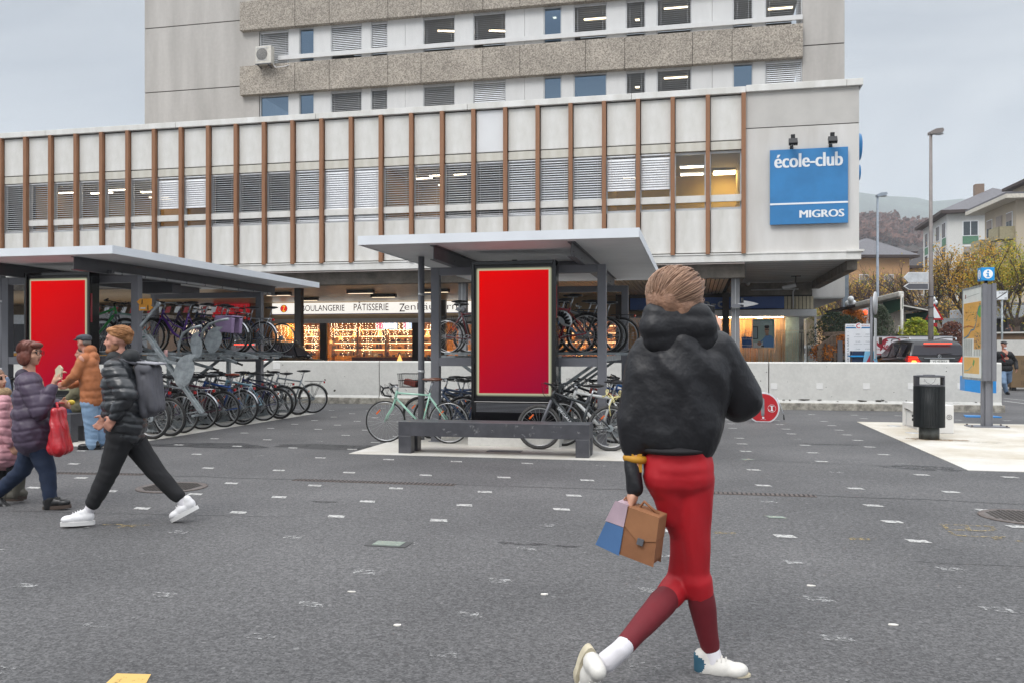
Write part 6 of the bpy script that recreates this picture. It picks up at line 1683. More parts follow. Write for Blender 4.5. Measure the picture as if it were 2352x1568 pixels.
for(k,mt,dy)in((.38,M_red,0),(.26,M_lett,-.003)):q=MB();q.prism([(-k,-k*.6),(k,-k*.6),(0,k*1.15)],(0,dy,c.z),(1,0,0),(0,0,1),(0,.01,0));q.build('triangle' if dy==0 else 'white_face',mt,s)
for i in range(4):
 q=MB();q.box(-.12,.12,0,.02,c.z-.5-i*.3,c.z-.35-i*.3);q.build('red_stripe',M_red,s)
c=campt(2301,679,33);s=empty('zone_sign',(c.x,c.y,0),TH);tag(s,'white rectangular zone end sign right of the info panel','sign')
q=MB();q.tube([(.03,.04,0),(.03,.04,c.z)],.04,8);q.build('pole',M_galv,s)
hw=.25;q=MB();q.box(-hw,hw,0,.02,c.z-.18,c.z+.18);q.build('plate',M_lett,s,bevel=.01)
q=MB();add_text(q,'ZONE',(-.12,-.004,c.z+.06),(1,0,0),(0,0,1),W=.26,H=.07);add_text(q,'20',(.10,-.004,c.z-.14),(1,0,0),(0,0,1),W=.1,H=.07)
q.bar((-.22,-.004,c.z-.14),(.2,-.004,c.z+.14),.03,.003,0,(0,1,0))
for(a,b,cc_,d_)in((-hw+.01,hw-.01,-.17,-.16),(-hw+.01,hw-.01,.16,.17),(-hw+.01,-hw+.02,-.17,.17),(hw-.02,hw-.01,-.17,.17)):q.box(a,b,-.004,-.001,c.z+cc_,c.z+d_)
q.build('lettering',M_black,s)
M_brw=pm('brown rendered wall','#7b6450',.8,0,.12,1.2)
a=campt(2158,764,36);b=campt(2420,766,34);q=MB();q.prism([(0,0),(1,0),(1,1),(0,1)],(a.x,a.y,0),(b.x-a.x,b.y-a.y,0),(0,0,2.16),(.05,.3,0));q.bar((a.x,a.y+.1,2.19),(b.x,b.y+.1,2.19),.45,.06,1);tag(q.build('retaining_wall',
[M_brw,M_conc]),'brown rendered retaining wall behind the walker','wall')
a=campt(2290,780,33);b=campt(2420,778,33);q=MB();q.prism([(0,0),(1,0),(1,1),(0,1)],(a.x,a.y,0),(b.x-a.x,b.y-a.y,0),(0,0,1.88-.0),(.05,.25,0));tag(q.build('low_wall',M_conc),'pale low concrete wall behind the walker','wall')
c=campt(2322,889,31.5);cb2=empty('utility_cabinet',(c.x,c.y,0),R(-6));tag(cb2,'brown metal utility cabinet with vent holes at the right edge','cabinet')
q=MB();q.box(0,1.6,0,.6,.12,1.30);q.build('casing',pm('brown lacquer','#7a6448',.5,0,.05),cb2,bevel=.01)
q=MB()
for zc in(1.1,.75,.35):
 for i in range(5):
  for j in range(5):q.box(.34+i*.05,.36+i*.05,-.004,0,zc-j*.035,zc-j*.035+.015)
q.box(.05,.2,.1,.5,0,.12);q.box(1.4,1.55,.1,.5,0,.12);q.build('vent_holes',M_black,cb2)
c=campt(2318,729,44);pv=empty('pavilion',(c.x,c.y,0),TH);tag(pv,'low pavilion with white roof edge at the right edge of the square','pavilion')
q=MB();q.box(0,9,0,6,c.z,c.z+.62);q.build('roof',M_canopy,pv,bevel=.02)
q=MB();q.box(.8,9,.8,5.5,0,c.z-.01);q.build('room',pm('dark pavilion wall','#3a3836',.6),pv)
for x in(-.8,.3):q=MB();q.box(x-.1,x+.1,.3,.5,0,c.z+(0 if x>0 else.6));q.build('post',M_darker,pv)
q=MB();q.box(-2.4,0,2,2.1,1.3,3.2);q.build('side_glazing',pm('pale glazing','#a6aeb5',.3),pv)
q=MB()
for k in range(4):q.box(-2.1+k*.6,-1.9+k*.6,1.9,1.99,2.3,2.45)
q.build('window_lamp',em('pavilion lamp',(.75,.85,1),3),pv)
bs=empty('parked_bus',(-28.5,31.5,0),0);tag(bs,'blue and white bus parked under the block behind the left shelter','bus')
q=MB();q.box(-4,6.2,0,2.5,.35,3.0);q.box(-3.99,6.19,-.006,0,.35,1.25,1);q.box(-3.99,6.19,-.007,0,1.25,1.38,2);q.build('body',[pm('bus white','#c9ced4',.3,coat=.5),pm('bus blue','#1d3557',.3,coat=.5),pm('bus yellow','#e09a1c',
.3)],bs,bevel=.08)
for k in range(6):q=MB();q.box(-3.8+k*1.65,-2.3+k*1.65,-.012,-.006,1.45,2.6);q.build('window',M_carw,bs)
for x in(-2.5,4.4):q=MB();q.torus((0,0,0),(0,1,0),.36,.13,24,8);w_=q.build('wheel',M_tyre,bs);w_.location=(x,.2,.5)
q=MB()
for k in range(22):
 q.prism([(k*.4,0),(k*.4+.2,0),(k*.4+.3,.25),(k*.4+.1,.25)],(-27,30.2,2.95),(1,0,0),(0,0,1),(0,.02,0),k%2)
tag(q.build('striped_barrier',[M_red,M_lett]),'red and white striped height board behind the left shelter','barrier')
q=MB();q.box(-46,-22,36.6,36.8,0,3.0);tag(q.build('depot_wall',pm('depot wall','#9a8f80',.7)),'lit back wall behind the parked bus','wall')
q=MB();q.box(-45,-22.4,36.4,36.59,2.2,2.8);tag(q.build('lit_window_strip',em('depot window',(1,.80,.58),1.2)),'lit window strip on the back wall behind the bus','window')
# HOUSES
M_tile=pm('grey roof tiles','#6d6c70',.8,0,.12,3,stretch=(1,1,6))
M_eave=pm('dark brown eave','#473b38',.7)
M_greenp=pm('green balcony panel','#5f8a70',.6)
M_shut=pm('grey shutter','#a59a93',.6,0,.05)
def house(name,lab,px,d,rz,W,D,H,wall_mt,roof='hip',rh=3.0,over=.7,wins=(),roof_mt=None,eave_mt=None):
 """local frame: origin at the near corner, +x right, +y back"""
 c=campt(px,HY,d);s=empty(name,(c.x,c.y,0),rz);tag(s,lab,'building','houses beyond the square')
 q=MB();q.box(0,W,0,D,0,H);q.build('wall',wall_mt,s)
 roof_mt=roof_mt or M_tile;eave_mt=eave_mt or M_eave
 q=MB();q.box(-over,W+over,-over,D+over,H,H+.35);q.build('eave',eave_mt,s)
 q=MB();z0_,z1_=H+.35,H+.35+rh
 if roof=='hip':
  m_=min(W,D)/2+over;a=[(-over,-over,z0_),(W+over,-over,z0_),(W+over,D+over,z0_),(-over,D+over,z0_)]
  if W>=D:r0,r1=(-over+m_,D/2,z1_),(W+over-m_,D/2,z1_);q.add(a+[r0,r1],[(0,1,5,4),(1,2,5),(2,3,4,5),(3,0,4),(0,3,2,1)])
  else:r0,r1=(W/2,-over+m_,z1_),(W/2,D+over-m_,z1_);q.add(a+[r0,r1],[(0,1,4),(1,2,5,4),(2,3,5),(3,0,4,5),(0,3,2,1)])
 elif roof=='mansard':
  i_=1.4;a=[(-over,-over,z0_),(W+over,-over,z0_),(W+over,D+over,z0_),(-over,D+over,z0_)];b=[(i_,i_,z1_),(W-i_,i_,z1_),(W-i_,D-i_,z1_),(i_,D-i_,z1_)];e_=[(W*.4,D*.4,z1_+1.5),(W*.6,D*.6,z1_+1.5)]
  q.add(a+b,[(0,1,5,4),(1,2,6,5),(2,3,7,6),(3,0,4,7),(4,5,6,7)]);q.add(b+[(W/2,D/2,z1_+1.4)],[(0,1,4),(1,2,4),(2,3,4),(3,0,4)])
 else:q.box(-over,W+over,-over,D+over,z0_,z0_+.15)
 q.build('roof',roof_mt,s)
 for(face,u,z,w,h,kind)in wins:
  m_={'g':M_greenp,'s':M_shut,'w':M_carw}[kind[0]]
  def bx(q,u0,u1,z0,z1,dep,m=0):
   if face=='f':q.box(u0,u1,-dep,.02,z0,z1,m)
   else:q.box(-dep,.02,u0,u1,z0,z1,m)
  q=MB();bx(q,u-.08,u+w+.08,z-.08,z+h+.08,.05);f_=q.build('window',M_lett if kind[0]!='s' else M_shut,s)
  q=MB();bx(q,u,u+w*.47,z,z+h,.06);bx(q,u+w*.53,u+w,z,z+h,.06);q.build('pane',pm('house pane','#4e565c',.2)if kind[0]!='s' else M_shut,f_)
  if 's' in kind[1:]:q=MB();bx(q,u,u+w,z+h*.55,z+h,.075);q.build('blind',M_shut,f_)
  if kind[0]=='g':q=MB();bx(q,u-.08,u+w+.08,z-1.0,z-.1,.06);q.build('sill_panel',M_greenp,f_)
 return s
def wgrid(face,us,zs,w,h,kinds):
 return[(face,u,z,w,h,kinds[(i+j)%len(kinds)])for i,u in enumerate(us)for j,z in enumerate(zs)]
M_wh=pm('white render','#dcdcd8',.8,0,.03,.4)
M_cream=pm('cream render','#c4b8a4',.8,0,.05,.4)
M_ochre=pm('ochre render','#c79c72',.8,0,.05,.4)
M_beige=pm('beige render','#bda283',.8,0,.06,.4)
h1=house('white_house','white apartment house with green window panels and dark hipped roof',2176,100,TH+R(-14.6),13,13.2,campt(2176,492,100).z,M_wh,rh=3.6,over=.9,wins=wgrid('f',[1.7,5.6],[14.9,12.0,9.1,6.2],1.5,1.6,['gx',
'gs'])+wgrid('s',[.8,4.0,7.2,10.4],[14.9,12.0,9.1,6.2],1.6,1.7,['gx','wx','gs']))
q=MB();q.box(4.2,5.2,5,6,campt(2176,492,100).z+1.5,campt(2176,440,100).z+1.6);q.build('chimney',pm('chimney brick','#8d7a6c',.9),h1)
h2=house('cream_house','cream apartment house with balconies at the right edge',2334,74,TH+R(-9.7),14,7.2,campt(2334,452,74).z-.3,M_cream,roof='flat',over=1.3,eave_mt=pm('pale eave','#d5cfc2',.7),wins=wgrid('s',[.8,3.1,5.4],
[12.0,9.1,6.2],1.2,1.6,['ws','sx','ws'])+wgrid('f',[.8,4.0],[12.0,9.1,6.2],1.5,1.7,['ws']))
q=MB();Hh=campt(2334,452,74).z;q.box(2.0,12,2.0,6,Hh+.2,Hh+1.6);q.box(1.3,12.7,1.3,6.7,Hh+1.6,Hh+1.85,1);q.build('penthouse',[M_cream,M_eave],h2)
for(y0_,y1_,z)in((.3,2.6,11.2),(4.6,7.0,10.6),(.3,2.6,8.2)):
 q=MB();q.box(-1.3,-.01,y0_,y1_,z,z+.15);q.box(-1.3,-1.2,y0_,y1_,z+.15,z+1.1);q.box(-1.3,-.01,y0_,y0_+.08,z+.15,z+1.1);q.build('balcony',pm('olive balcony','#a39a7c',.7),h2)
q=MB();q.lathe([(.45,0),(.3,.1),(.001,.14)],n=18);o=q.build('satellite_dish',M_lett,h2);o.rotation_euler=(R(90),0,R(-60));o.location=(-.7,5.6,11.0)
house('ochre_house','ochre house with grey hipped roof behind the bare trees',1950,120,TH+R(0),8.5,12,campt(2000,588,120).z-.3,M_ochre,rh=3.0,over=1.0,wins=wgrid('f',[1.5,5],[10.4,7.3,4.4],1.2,1.7,['ws']))
house('mansard_house','beige house with dark mansard roof and dormers left of the white house',2095,125,TH+R(-14.6),9,13.5,campt(2085,612,125).z-.3,M_beige,roof='mansard',rh=2.6,over=.6,wins=wgrid('f',[.8,3.4],[10.8,7.6,
4.5],1.3,2.0,['ws'])+wgrid('s',[1.5,5,9],[10.8,7.6],1.3,2.0,['ws']),roof_mt=pm('dark slate','#4a4749',.7))
h4=bpy.data.objects['mansard_house']
for u in(1.4,5.2,9.2):q=MB();z=campt(2085,612,125).z+.3;q.box(.2,2,u,u+1.3,z,z+1.8);q.box(.1,2.1,u-.15,u+1.45,z+1.8,z+2.0,1);q.box(.17,.2,u+.25,u+1.05,z+.3,z+1.5,2);q.build('dormer',[M_beige,M_eave,M_carw],h4)
house('low_shop_row','low row of shops with dark openings behind the yellow tree',2040,62,TH,22,6,4.4,pm('shop row render','#a39a8e',.8),roof='flat',over=.8,wins=wgrid('f',[.8,4,7.2,10.4,13.6,17],[1.0],2.4,2.2,['wx']))
house('far_house','small far house with grey roof beside the pillar',1893,150,TH,14,12,9.0,M_beige,rh=3,wins=wgrid('f',[2,6,10],[6.0,3.0],1.3,1.6,['ws']))
for k,(px,d,rz,c,nm)in enumerate(((1903,58,60,'#c8ccd0','silver'),(1925,62,75,'#9b2226','red'),(2030,52,80,'#d8dadd','white'),(2160,55,85,'#5f6a78','blue grey'))):
 p=campt(px,HY,d);q0=make_suv(f'{nm} car parked far behind the terrace shrubs',p.x,p.y,R(rz),pm('far paint '+c,c,.3,0,.04,coat=.5),plate='VS 1',emblem=False)
# TREES AND SHRUBS
def leafmat(name,cols,rough=.7):
 if name in MATS:return MATS[name]
 m=bpy.data.materials.new(name);m.use_nodes=True
 n,l=m.node_tree.nodes,m.node_tree.links;b=n['Principled BSDF'];b.inputs['Roughness'].default_value=rough
 g_=n.new('ShaderNodeNewGeometry');cr=n.new('ShaderNodeValToRGB');el_=cr.color_ramp.elements
 el_[0].position=0;el_[0].color=(*lin(cols[0]),1);el_[1].position=1;el_[1].color=(*lin(cols[-1]),1)
 for i,c in enumerate(cols[1:-1]):e_=el_.new((i+1)/(len(cols)-1));e_.color=(*lin(c),1)
 tc=n.new('ShaderNodeTexCoord');no=n.new('ShaderNodeTexNoise');no.inputs['Scale'].default_value=.8;l.new(tc.outputs['Object'],no.inputs['Vector'])
 ad=n.new('ShaderNodeMath');ad.operation='ADD';sb=n.new('ShaderNodeMath');sb.operation='SUBTRACT';sb.inputs[1].default_value=.5
 l.new(no.outputs['Fac'],sb.inputs[0]);s2=n.new('ShaderNodeMath');s2.operation='MULTIPLY';s2.inputs[1].default_value=1.6;l.new(sb.outputs[0],s2.inputs[0])
 l.new(g_.outputs['Random Per Island'],ad.inputs[0]);l.new(s2.outputs[0],ad.inputs[1]);l.new(ad.outputs[0],cr.inputs[0]);l.new(cr.outputs[0],b.inputs['Base Color'])
 tr=n.new('ShaderNodeBsdfTranslucent');l.new(cr.outputs[0],tr.inputs[0]);mx=n.new('ShaderNodeMixShader');mx.inputs[0].default_value=.3
 l.new(b.outputs[0],mx.inputs[1]);l.new(tr.outputs[0],mx.inputs[2]);l.new(mx.outputs[0],n['Material Output'].inputs[0])
 MATS[name]=m;return m
M_bark=pm('grey brown bark','#5f5148',.9,0,.2,6,stretch=(3,3,.6))
M_twig=pm('mauve twigs','#6b5a55',.9,0,.15,6)
def tree(name,lab,px,d,H,rad,zc,leaf_mt,n_leaf,seed,twig_mt=None,lsize=.14,crown_sc=(1,1,.8),twigs=1.0,trunk_r=.17,bare=0.0,base_z=0.0):
 r_=random.Random(seed);c=campt(px,HY,d)
 s=empty(name,(c.x,c.y,base_z));tag(s,lab,'tree','autumn trees beyond the square')
 q=MB();tips=[]
 def grow(p,dr,L,r,lv):
  P=[p];dd=dr.copy()
  for i in range(3):
   dd=(dd+Vector((r_.uniform(-.22,.22),r_.uniform(-.22,.22),r_.uniform(-.05,.2)))).normalized();P.append(P[-1]+dd*L/3)
  q.tube(P,[r,r*.85,r*.7,r*.55],7 if lv<2 else(5 if lv<3 else 3),0,caps=False)
  if lv>=3:tips.append((P[2],P[3],dd))
  if lv>=4:return
  n_=(5,4,4,4)[lv]if lv<4 else 0
  for k in range(int(n_*(twigs if lv>1 else 1))):
   t=r_.uniform(.35,1.0);b=P[min(3,int(t*3)+1)]if t>.95 else P[int(t*3)].lerp(P[min(3,int(t*3)+1)],t*3%1)
   a=r_.uniform(0,6.283);sp=r_.uniform(.45,.95)
   nd=(dd+Vector((math.cos(a)*sp,math.sin(a)*sp,r_.uniform(-.15,.45)))).normalized()
   grow(b,nd,L*r_.uniform(.55,.78),r*.55,lv+1)
 trunkH=max(1.5,zc-rad*.75)
 q.tube([(0,0,0),(.05,0,trunkH*.5),(0,.05,trunkH)],[trunk_r*1.2,trunk_r,trunk_r*.85],9)
 for k in range(5):
  a=k*1.257+r_.uniform(-.3,.3);grow(Vector((0,0,trunkH*r_.uniform(.8,1.0))),Vector((math.cos(a)*.7,math.sin(a)*.7,.9)).normalized(),rad*.85,trunk_r*.5,1)
 q.build('trunk',twig_mt or M_bark,s)
 if n_leaf:
  vs=[];fs=[]
  for k in range(n_leaf):
   if tips and r_.random()<.75:
    a,b,_=tips[r_.randrange(len(tips))];p=a.lerp(b,r_.random())+Vector((r_.gauss(0,.22),r_.gauss(0,.22),r_.gauss(0,.2)))
   else:
    v=Vector((r_.gauss(0,1),r_.gauss(0,1),r_.gauss(0,1))).normalized()*rad*(r_.random()**.4);p=Vector((v.x*crown_sc[0],v.y*crown_sc[1],zc+v.z*crown_sc[2]))
    if math.sin(p.x*2.1+seed)*math.sin(p.y*1.9+1)*math.sin(p.z*2.3)<-.12:continue
   u=Vector((r_.gauss(0,1),r_.gauss(0,1),r_.gauss(0,1))).normalized();w=u.orthogonal().normalized();sz=lsize*r_.uniform(.6,1.3)
   b0=len(vs);vs+=[p-u*sz*.5,p+w*sz*.35,p+u*sz*.5,p-w*sz*.35];fs.append((b0,b0+1,b0+2,b0+3))
  me=bpy.data.meshes.new('crown');me.from_pydata([tuple(v)for v in vs],[],fs);me.materials.append(leaf_mt);me.update()
  o=bpy.data.objects.new('crown',me);COL.objects.link(o);o.parent=s
 return s
L_yel=leafmat('yellow autumn leaves',['#8a6f28','#bf9230','#dda838','#ab8f34','#767a34'])
L_ygr=leafmat('green yellow leaves',['#67762a','#9a9a30','#cfab34','#7b862c'])
L_org=leafmat('orange leaves',['#b5661f','#d98a33','#c67427','#8f5a25'])
L_red=leafmat('wine brown leaves',['#4b2a26','#6e3a2e','#8a5a40','#3d2a26'])
L_drk=leafmat('dark evergreen needles',['#1f2e1c','#2f4226','#45563a','#2a3824'])
L_mid=leafmat('grey green needles',['#3b4a32','#55634a','#6d7560','#46533a'])
L_bam=leafmat('bright yellow green leaves',['#6f8a1c','#a6ad2e','#c9c23c','#55701c'])
tree('yellow_tree','large yellow and orange tree above the info panel',2235,46,8,2.7,4.9,L_yel,7500,3,lsize=.115,crown_sc=(1.2,1,.85))
tree('yellow_tree','green and yellow tree cut by the right edge',2335,42,8,2.5,4.7,L_ygr,8000,5,lsize=.115,crown_sc=(1.1,1,.9))
tree('yellow_tree','thin yellow leaved tree just right of the tall lamp post',2180,52,7,2.0,3.9,L_yel,1100,9,lsize=.13)
tree('bare_tree','nearly bare mauve tree behind the awning at left',1925,62,9,3.0,5.0,L_ygr,900,12,M_twig,lsize=.14,twigs=1.3)
tree('bare_tree','nearly bare tree with a few yellow leaves above the awning',1990,58,9,2.9,4.7,L_yel,900,15,M_twig,lsize=.14,twigs=1.3)
tree('bare_tree','bare dark tree in front of the mansard house',2122,50,9,2.3,5.0,L_ygr,250,18,M_bark,twigs=1.2)
tree('bare_tree','bare twiggy tree beside the ochre house',2040,75,9,3.2,6.0,L_yel,900,22,M_twig,twigs=1.3)
tree('bare_tree','bare tree in front of the white house',2190,80,9,3.0,7.2,L_yel,700,25,M_twig,twigs=1.3)
tree('yellow_tree','far yellow tree left of the sign pole',1905,70,9,2.2,3.6,L_ygr,2200,28,lsize=.15)
def shrub(name,lab,px,py,d,W,H,mt,n,seed,lsize=.07,shape='cone',z0=None):
 r_=random.Random(seed);c=campt(px,HY,d);zb_=z0 if z0 is not None else.9
 s=empty(name,(c.x,c.y,zb_));tag(s,lab,'shrub','terrace shrubs behind the wall')
 q=MB();tips=[]
 for k in range(16):
  a=r_.uniform(0,6.28);e_=Vector((math.cos(a)*W*.4*r_.random(),math.sin(a)*W*.4*r_.random(),H*r_.uniform(.5,.95)));q.tube([(0,0,0),e_*.5+Vector((r_.uniform(-.05,.05),0,0)),e_],[.02,.014,.005],5,caps=False);tips.append(e_)
 q.build('stem',M_bark,s)
 vs=[];fs=[]
 for k in range(n):
  t=r_.random()**.8;prof={'cone':(1-t)**.6*.9+.1,'ball':math.sqrt(max(0,1-(2*t-1)**2))+.08,'col':(.8+.2*math.sin(t*9+seed))*(1-.5*t)}[shape]
  a=r_.uniform(0,6.283);rr_=W/2*prof*math.sqrt(r_.random())*(1+.25*math.sin(a*3+t*8+seed));p=Vector((rr_*math.cos(a),rr_*math.sin(a),H*t))
  u=Vector((r_.gauss(0,1),r_.gauss(0,1),r_.gauss(.4,1))).normalized();w=u.orthogonal().normalized();sz=lsize*r_.uniform(.6,1.5)
  b0=len(vs);vs+=[p-u*sz*.6,p+w*sz*.25,p+u*sz*.6,p-w*sz*.25];fs.append((b0,b0+1,b0+2,b0+3))
 me=bpy.data.meshes.new('foliage');me.from_pydata([tuple(v)for v in vs],[],fs);me.materials.append(mt);me.update()
 o=bpy.data.objects.new('foliage',me);COL.objects.link(o);o.parent=s
shrub('shrub','dark evergreen shrub left of the directory sign',1915,0,32,1.5,2.0,L_drk,4200,1,shape='ball')
shrub('shrub','dark green spreading shrub just behind the directory sign',1945,0,33,1.3,1.9,L_drk,3000,2,shape='ball')
shrub('shrub','grey green pine in the terrace hedge right of the sign pole',2022,0,31.8,1.5,2.25,L_mid,5200,3,shape='cone')
shrub('shrub','bright yellow green bush in the terrace hedge behind the car',2105,0,31.5,1.15,1.75,L_bam,3000,4,lsize=.10,shape='ball')
shrub('shrub','second yellow green bush next to the tall lamp post',2130,0,31.8,.9,1.5,L_bam,2000,5,lsize=.10,shape='ball')
shrub('shrub','dark green bush between the two bright bushes and the white post',2088,0,32.5,1.0,1.5,L_drk,2200,6,shape='ball')
shrub('shrub','wine brown leaved bush left of the info panel',2185,0,34,1.2,1.7,L_red,2600,7,lsize=.09,shape='ball')
shrub('shrub','orange leaved bush above the directory sign',1958,0,36,1.1,1.0,L_org,2400,8,lsize=.10,shape='ball',z0=2.2)
shrub('shrub','small orange plant beside the timber ramp',1890,0,29.5,.8,.6,L_org,900,9,lsize=.08,shape='ball',z0=1.1)
shrub('shrub','orange plant standing in the timber fence',1936,0,30,.6,.6,L_org,700,10,lsize=.08,shape='ball',z0=1.4)
shrub('shrub','dark low bush under the awning post',2062,0,33,.8,1.2,L_red,1200,11,lsize=.08,shape='ball')
# HILLS
def hill(name,lab,d0,d1,ridge,mt,seed,rough_,kind='structure'):
 """terrain rising from depth d0 to a ridge at d1; ridge = list of (px, py)"""
 q=MB();NX,NY=120,26;r_=random.Random(seed)
 px0,px1=ridge[0][0],ridge[-1][0]
 from mathutils import noise as mn
 vs=[]
 for j in range(NY+1):
  for i in range(NX+1):
   px=px0+(px1-px0)*i/NX
   for(a,b),(c_,d_)in zip(ridge,ridge[1:]):
    if a<=px<=c_:py=b+(d_-b)*(px-a)/(c_-a);break
   t=j/NY;d=d0+(d1-d0)*t
   zr=(HY-py)/F*d1
   z=zr*(t**1.15)if t<1 else zr
   z+=mn.noise(Vector((px*.02+seed,t*5,0)))*rough_*(t if t<.5 else 1)+mn.noise(Vector((px*.11,t*19,seed)))*rough_*.35*t
   p=campt(px,HY,d);vs.append((p.x,p.y,z-1))
 fs=[]
 for j in range(NY):
  for i in range(NX):a=j*(NX+1)+i;fs.append((a,a+1,a+NX+2,a+NX+1))
 b0=len(vs)
 for i in range(NX+1):
  px=px0+(px1-px0)*i/NX;p=campt(px,HY,d1*1.5);vs.append((p.x,p.y,-1))
 for i in range(NX):a=NY*(NX+1)+i;fs.append((a,a+1,b0+i+1,b0+i))
 q.add(vs,fs,0,True);tag(q.build(name,mt),lab,'hill',kind=kind)
M_hill=pm('vineyard hillside','#6a5750',.95,0,.25,.035,stretch=(1,1,6),dark=lin('#4a4434'),var2=.35,detail=10)
M_mtn=pm('mountain slope','#4d5a50',.95,0,.25,.006,var2=.3,detail=10)
hill('hill','brown vineyard hill in the gap beside the block',260,640,[(-800,640),(600,560),(1500,500),(1985,484),(2020,480),(2045,492),(2080,512),(2125,528),(2300,560),(2900,620)],M_hill,3,7)
hill('mountain','blue far mountain under the cloud',900,1900,[(-900,520),(600,430),(1700,438),(2000,446),(2110,452),(2200,458),(2600,480),(3200,560)],M_mtn,8,14)
q=MB();r_=random.Random(77)
vs=[];fs=[]
for k in range(2600):
 px=r_.uniform(1930,2140);t=r_.random()
 py=490+t*50+(12 if px>2060 else 0)+r_.uniform(-3,3)
 if px>2050 and r_.random()<.75:continue
 d=600-t*110;p=campt(px,py+6,d)
 for m_ in range(3):
  u=Vector((r_.gauss(0,1),r_.gauss(0,1),r_.gauss(0,1))).normalized();w=u.orthogonal();sz=r_.uniform(1.2,2.4);pp=p+Vector((r_.gauss(0,1.2),r_.gauss(0,1.2),r_.gauss(0,1.0)))
  b0=len(vs);vs+=[pp-u*sz,pp+w*sz,pp+u*sz,pp-w*sz];fs.append((b0,b0+1,b0+2,b0+3))
q.add(vs,fs);me=bpy.data.meshes.new('wood');me.from_pydata([tuple(v)for v in vs],[],fs);me.materials.append(leafmat('far wood',['#43302b','#5f4038','#7a5040','#3b342c']));o=bpy.data.objects.new('wood',me);COL.objects.link(o);tag(o,
'rusty autumn wood on the brown hill','wood',kind='stuff')
# HAZE
q=MB();q.box(-2600,2600,-80,3000,-3,420)
mh=bpy.data.materials.new('haze');mh.use_nodes=True;n=mh.node_tree.nodes;n.clear()
o_=n.new('ShaderNodeOutputMaterial');v_=n.new('ShaderNodeVolumePrincipled');v_.inputs['Color'].default_value=(.86,.91,.97,1);v_.inputs['Density'].default_value=.00036;v_.inputs['Anisotropy'].default_value=0.0
mh.node_tree.links.new(v_.outputs[0],o_.inputs['Volume'])
tag(q.build('haze',mh),'thin grey valley haze','haze',kind='stuff')
# PEOPLE
def capsule(q,p0,p1,r0,r1,n=14,sx=1.0):
 """closed tapered limb with round ends"""
 p0,p1=Vector(p0),Vector(p1);d=p1-p0;L=max(d.length,1e-5);d.normalize()
 pts=[];rs=[]
 for t in(-1,-.85,-.5,0):pts.append(p0+d*r0*t);rs.append(r0*math.sqrt(max(.0004,1-t*t)))
 for t in(0,.5,.85,1):pts.append(p1+d*r1*t);rs.append(r1*math.sqrt(max(.0004,1-t*t)))
 q.tube(pts,rs,n)
from mathutils import noise as mnoise
def blob(name,parts,mat,parent,voxel=.012,smooth=3,paints=(),fold=0.0,ff=(9,9,5),quilt=None,seed=0.0):
 """one continuous skin grown over tapered limbs and ellipsoids; parts in the person's own frame"""
 q=MB()
 for p in parts:
  if p[0]=='c':capsule(q,p[1],p[2],p[3],p[4])
  elif p[0]=='e':q.sphere(p[1],1.0,18,12,0,p[2],p[3]if len(p)>3 else None)
 mats=mat if isinstance(mat,(list,tuple))else[mat]
 o=q.build(name,mats[0],None)
 m=o.modifiers.new('r','REMESH');m.mode='VOXEL';m.voxel_size=voxel;m.use_smooth_shade=True
 if smooth:s_=o.modifiers.new('s','SMOOTH');s_.iterations=smooth;s_.factor=.5
 dg=bpy.context.evaluated_depsgraph_get();dg.update()
 me=bpy.data.meshes.new_from_object(o.evaluated_get(dg));me.name=name
 me.materials.clear()
 for k in mats:me.materials.append(k)
 bpy.data.objects.remove(o)
 if fold or quilt:
  nv=len(me.vertices);co=np.empty(nv*3,'f');no_=np.empty(nv*3,'f');me.vertices.foreach_get('co',co);me.vertices.foreach_get('normal',no_)
  co=co.reshape(-1,3);no_=no_.reshape(-1,3);dsp=np.zeros(nv,'f')
  if fold:
   for i in range(nv):
    x,y,z=co[i];w=Vector((x*ff[0]+z*3+seed,y*ff[1],z*ff[2]+x*2));a=mnoise.noise(w);b=mnoise.noise(w*2.3)
    dsp[i]=fold*(1.0-2.4*math.sqrt(a*a+.01))+fold*b*.25
  if quilt:
   sp,dep=quilt
   for i in range(nv):
    x,y,z=co[i];zz=z+.012*math.sin(x*14+y*11)+.010*mnoise.noise(Vector((x*9,y*9,z*5)))
    t=(zz/sp)%1.0;t=min(t,1-t)*sp;dsp[i]-=dep*math.exp(-(t/.013)**2)
    dsp[i]+=dep*.35*mnoise.noise(Vector((x*22,y*22,z*30)))
  co+=no_*dsp[:,None];me.vertices.foreach_set('co',co.ravel());me.update()
 me.polygons.foreach_set('use_smooth',[True]*len(me.polygons))
 if paints:
  for pl in me.polygons:
   for(c,r,mi)in paints:
    v=pl.center-Vector(c)
    if(v.x/r[0])**2+(v.y/r[1])**2+(v.z/r[2])**2<1:pl.material_index=mi
 o=bpy.data.objects.new(name,me);COL.objects.link(o);o.parent=parent
 return o
M_skin=pm('skin','#c9987f',.55,0,.05,12)
M_skin2=pm('ruddy skin','#c08a76',.55,0,.06,12)
M_eye=pm('eye dark','#2a1d18',.3);M_lip=pm('lips','#a35a52',.5);M_eyew=pm('eye white','#d8d2cc',.4)
def vec(*a):return Vector(a)
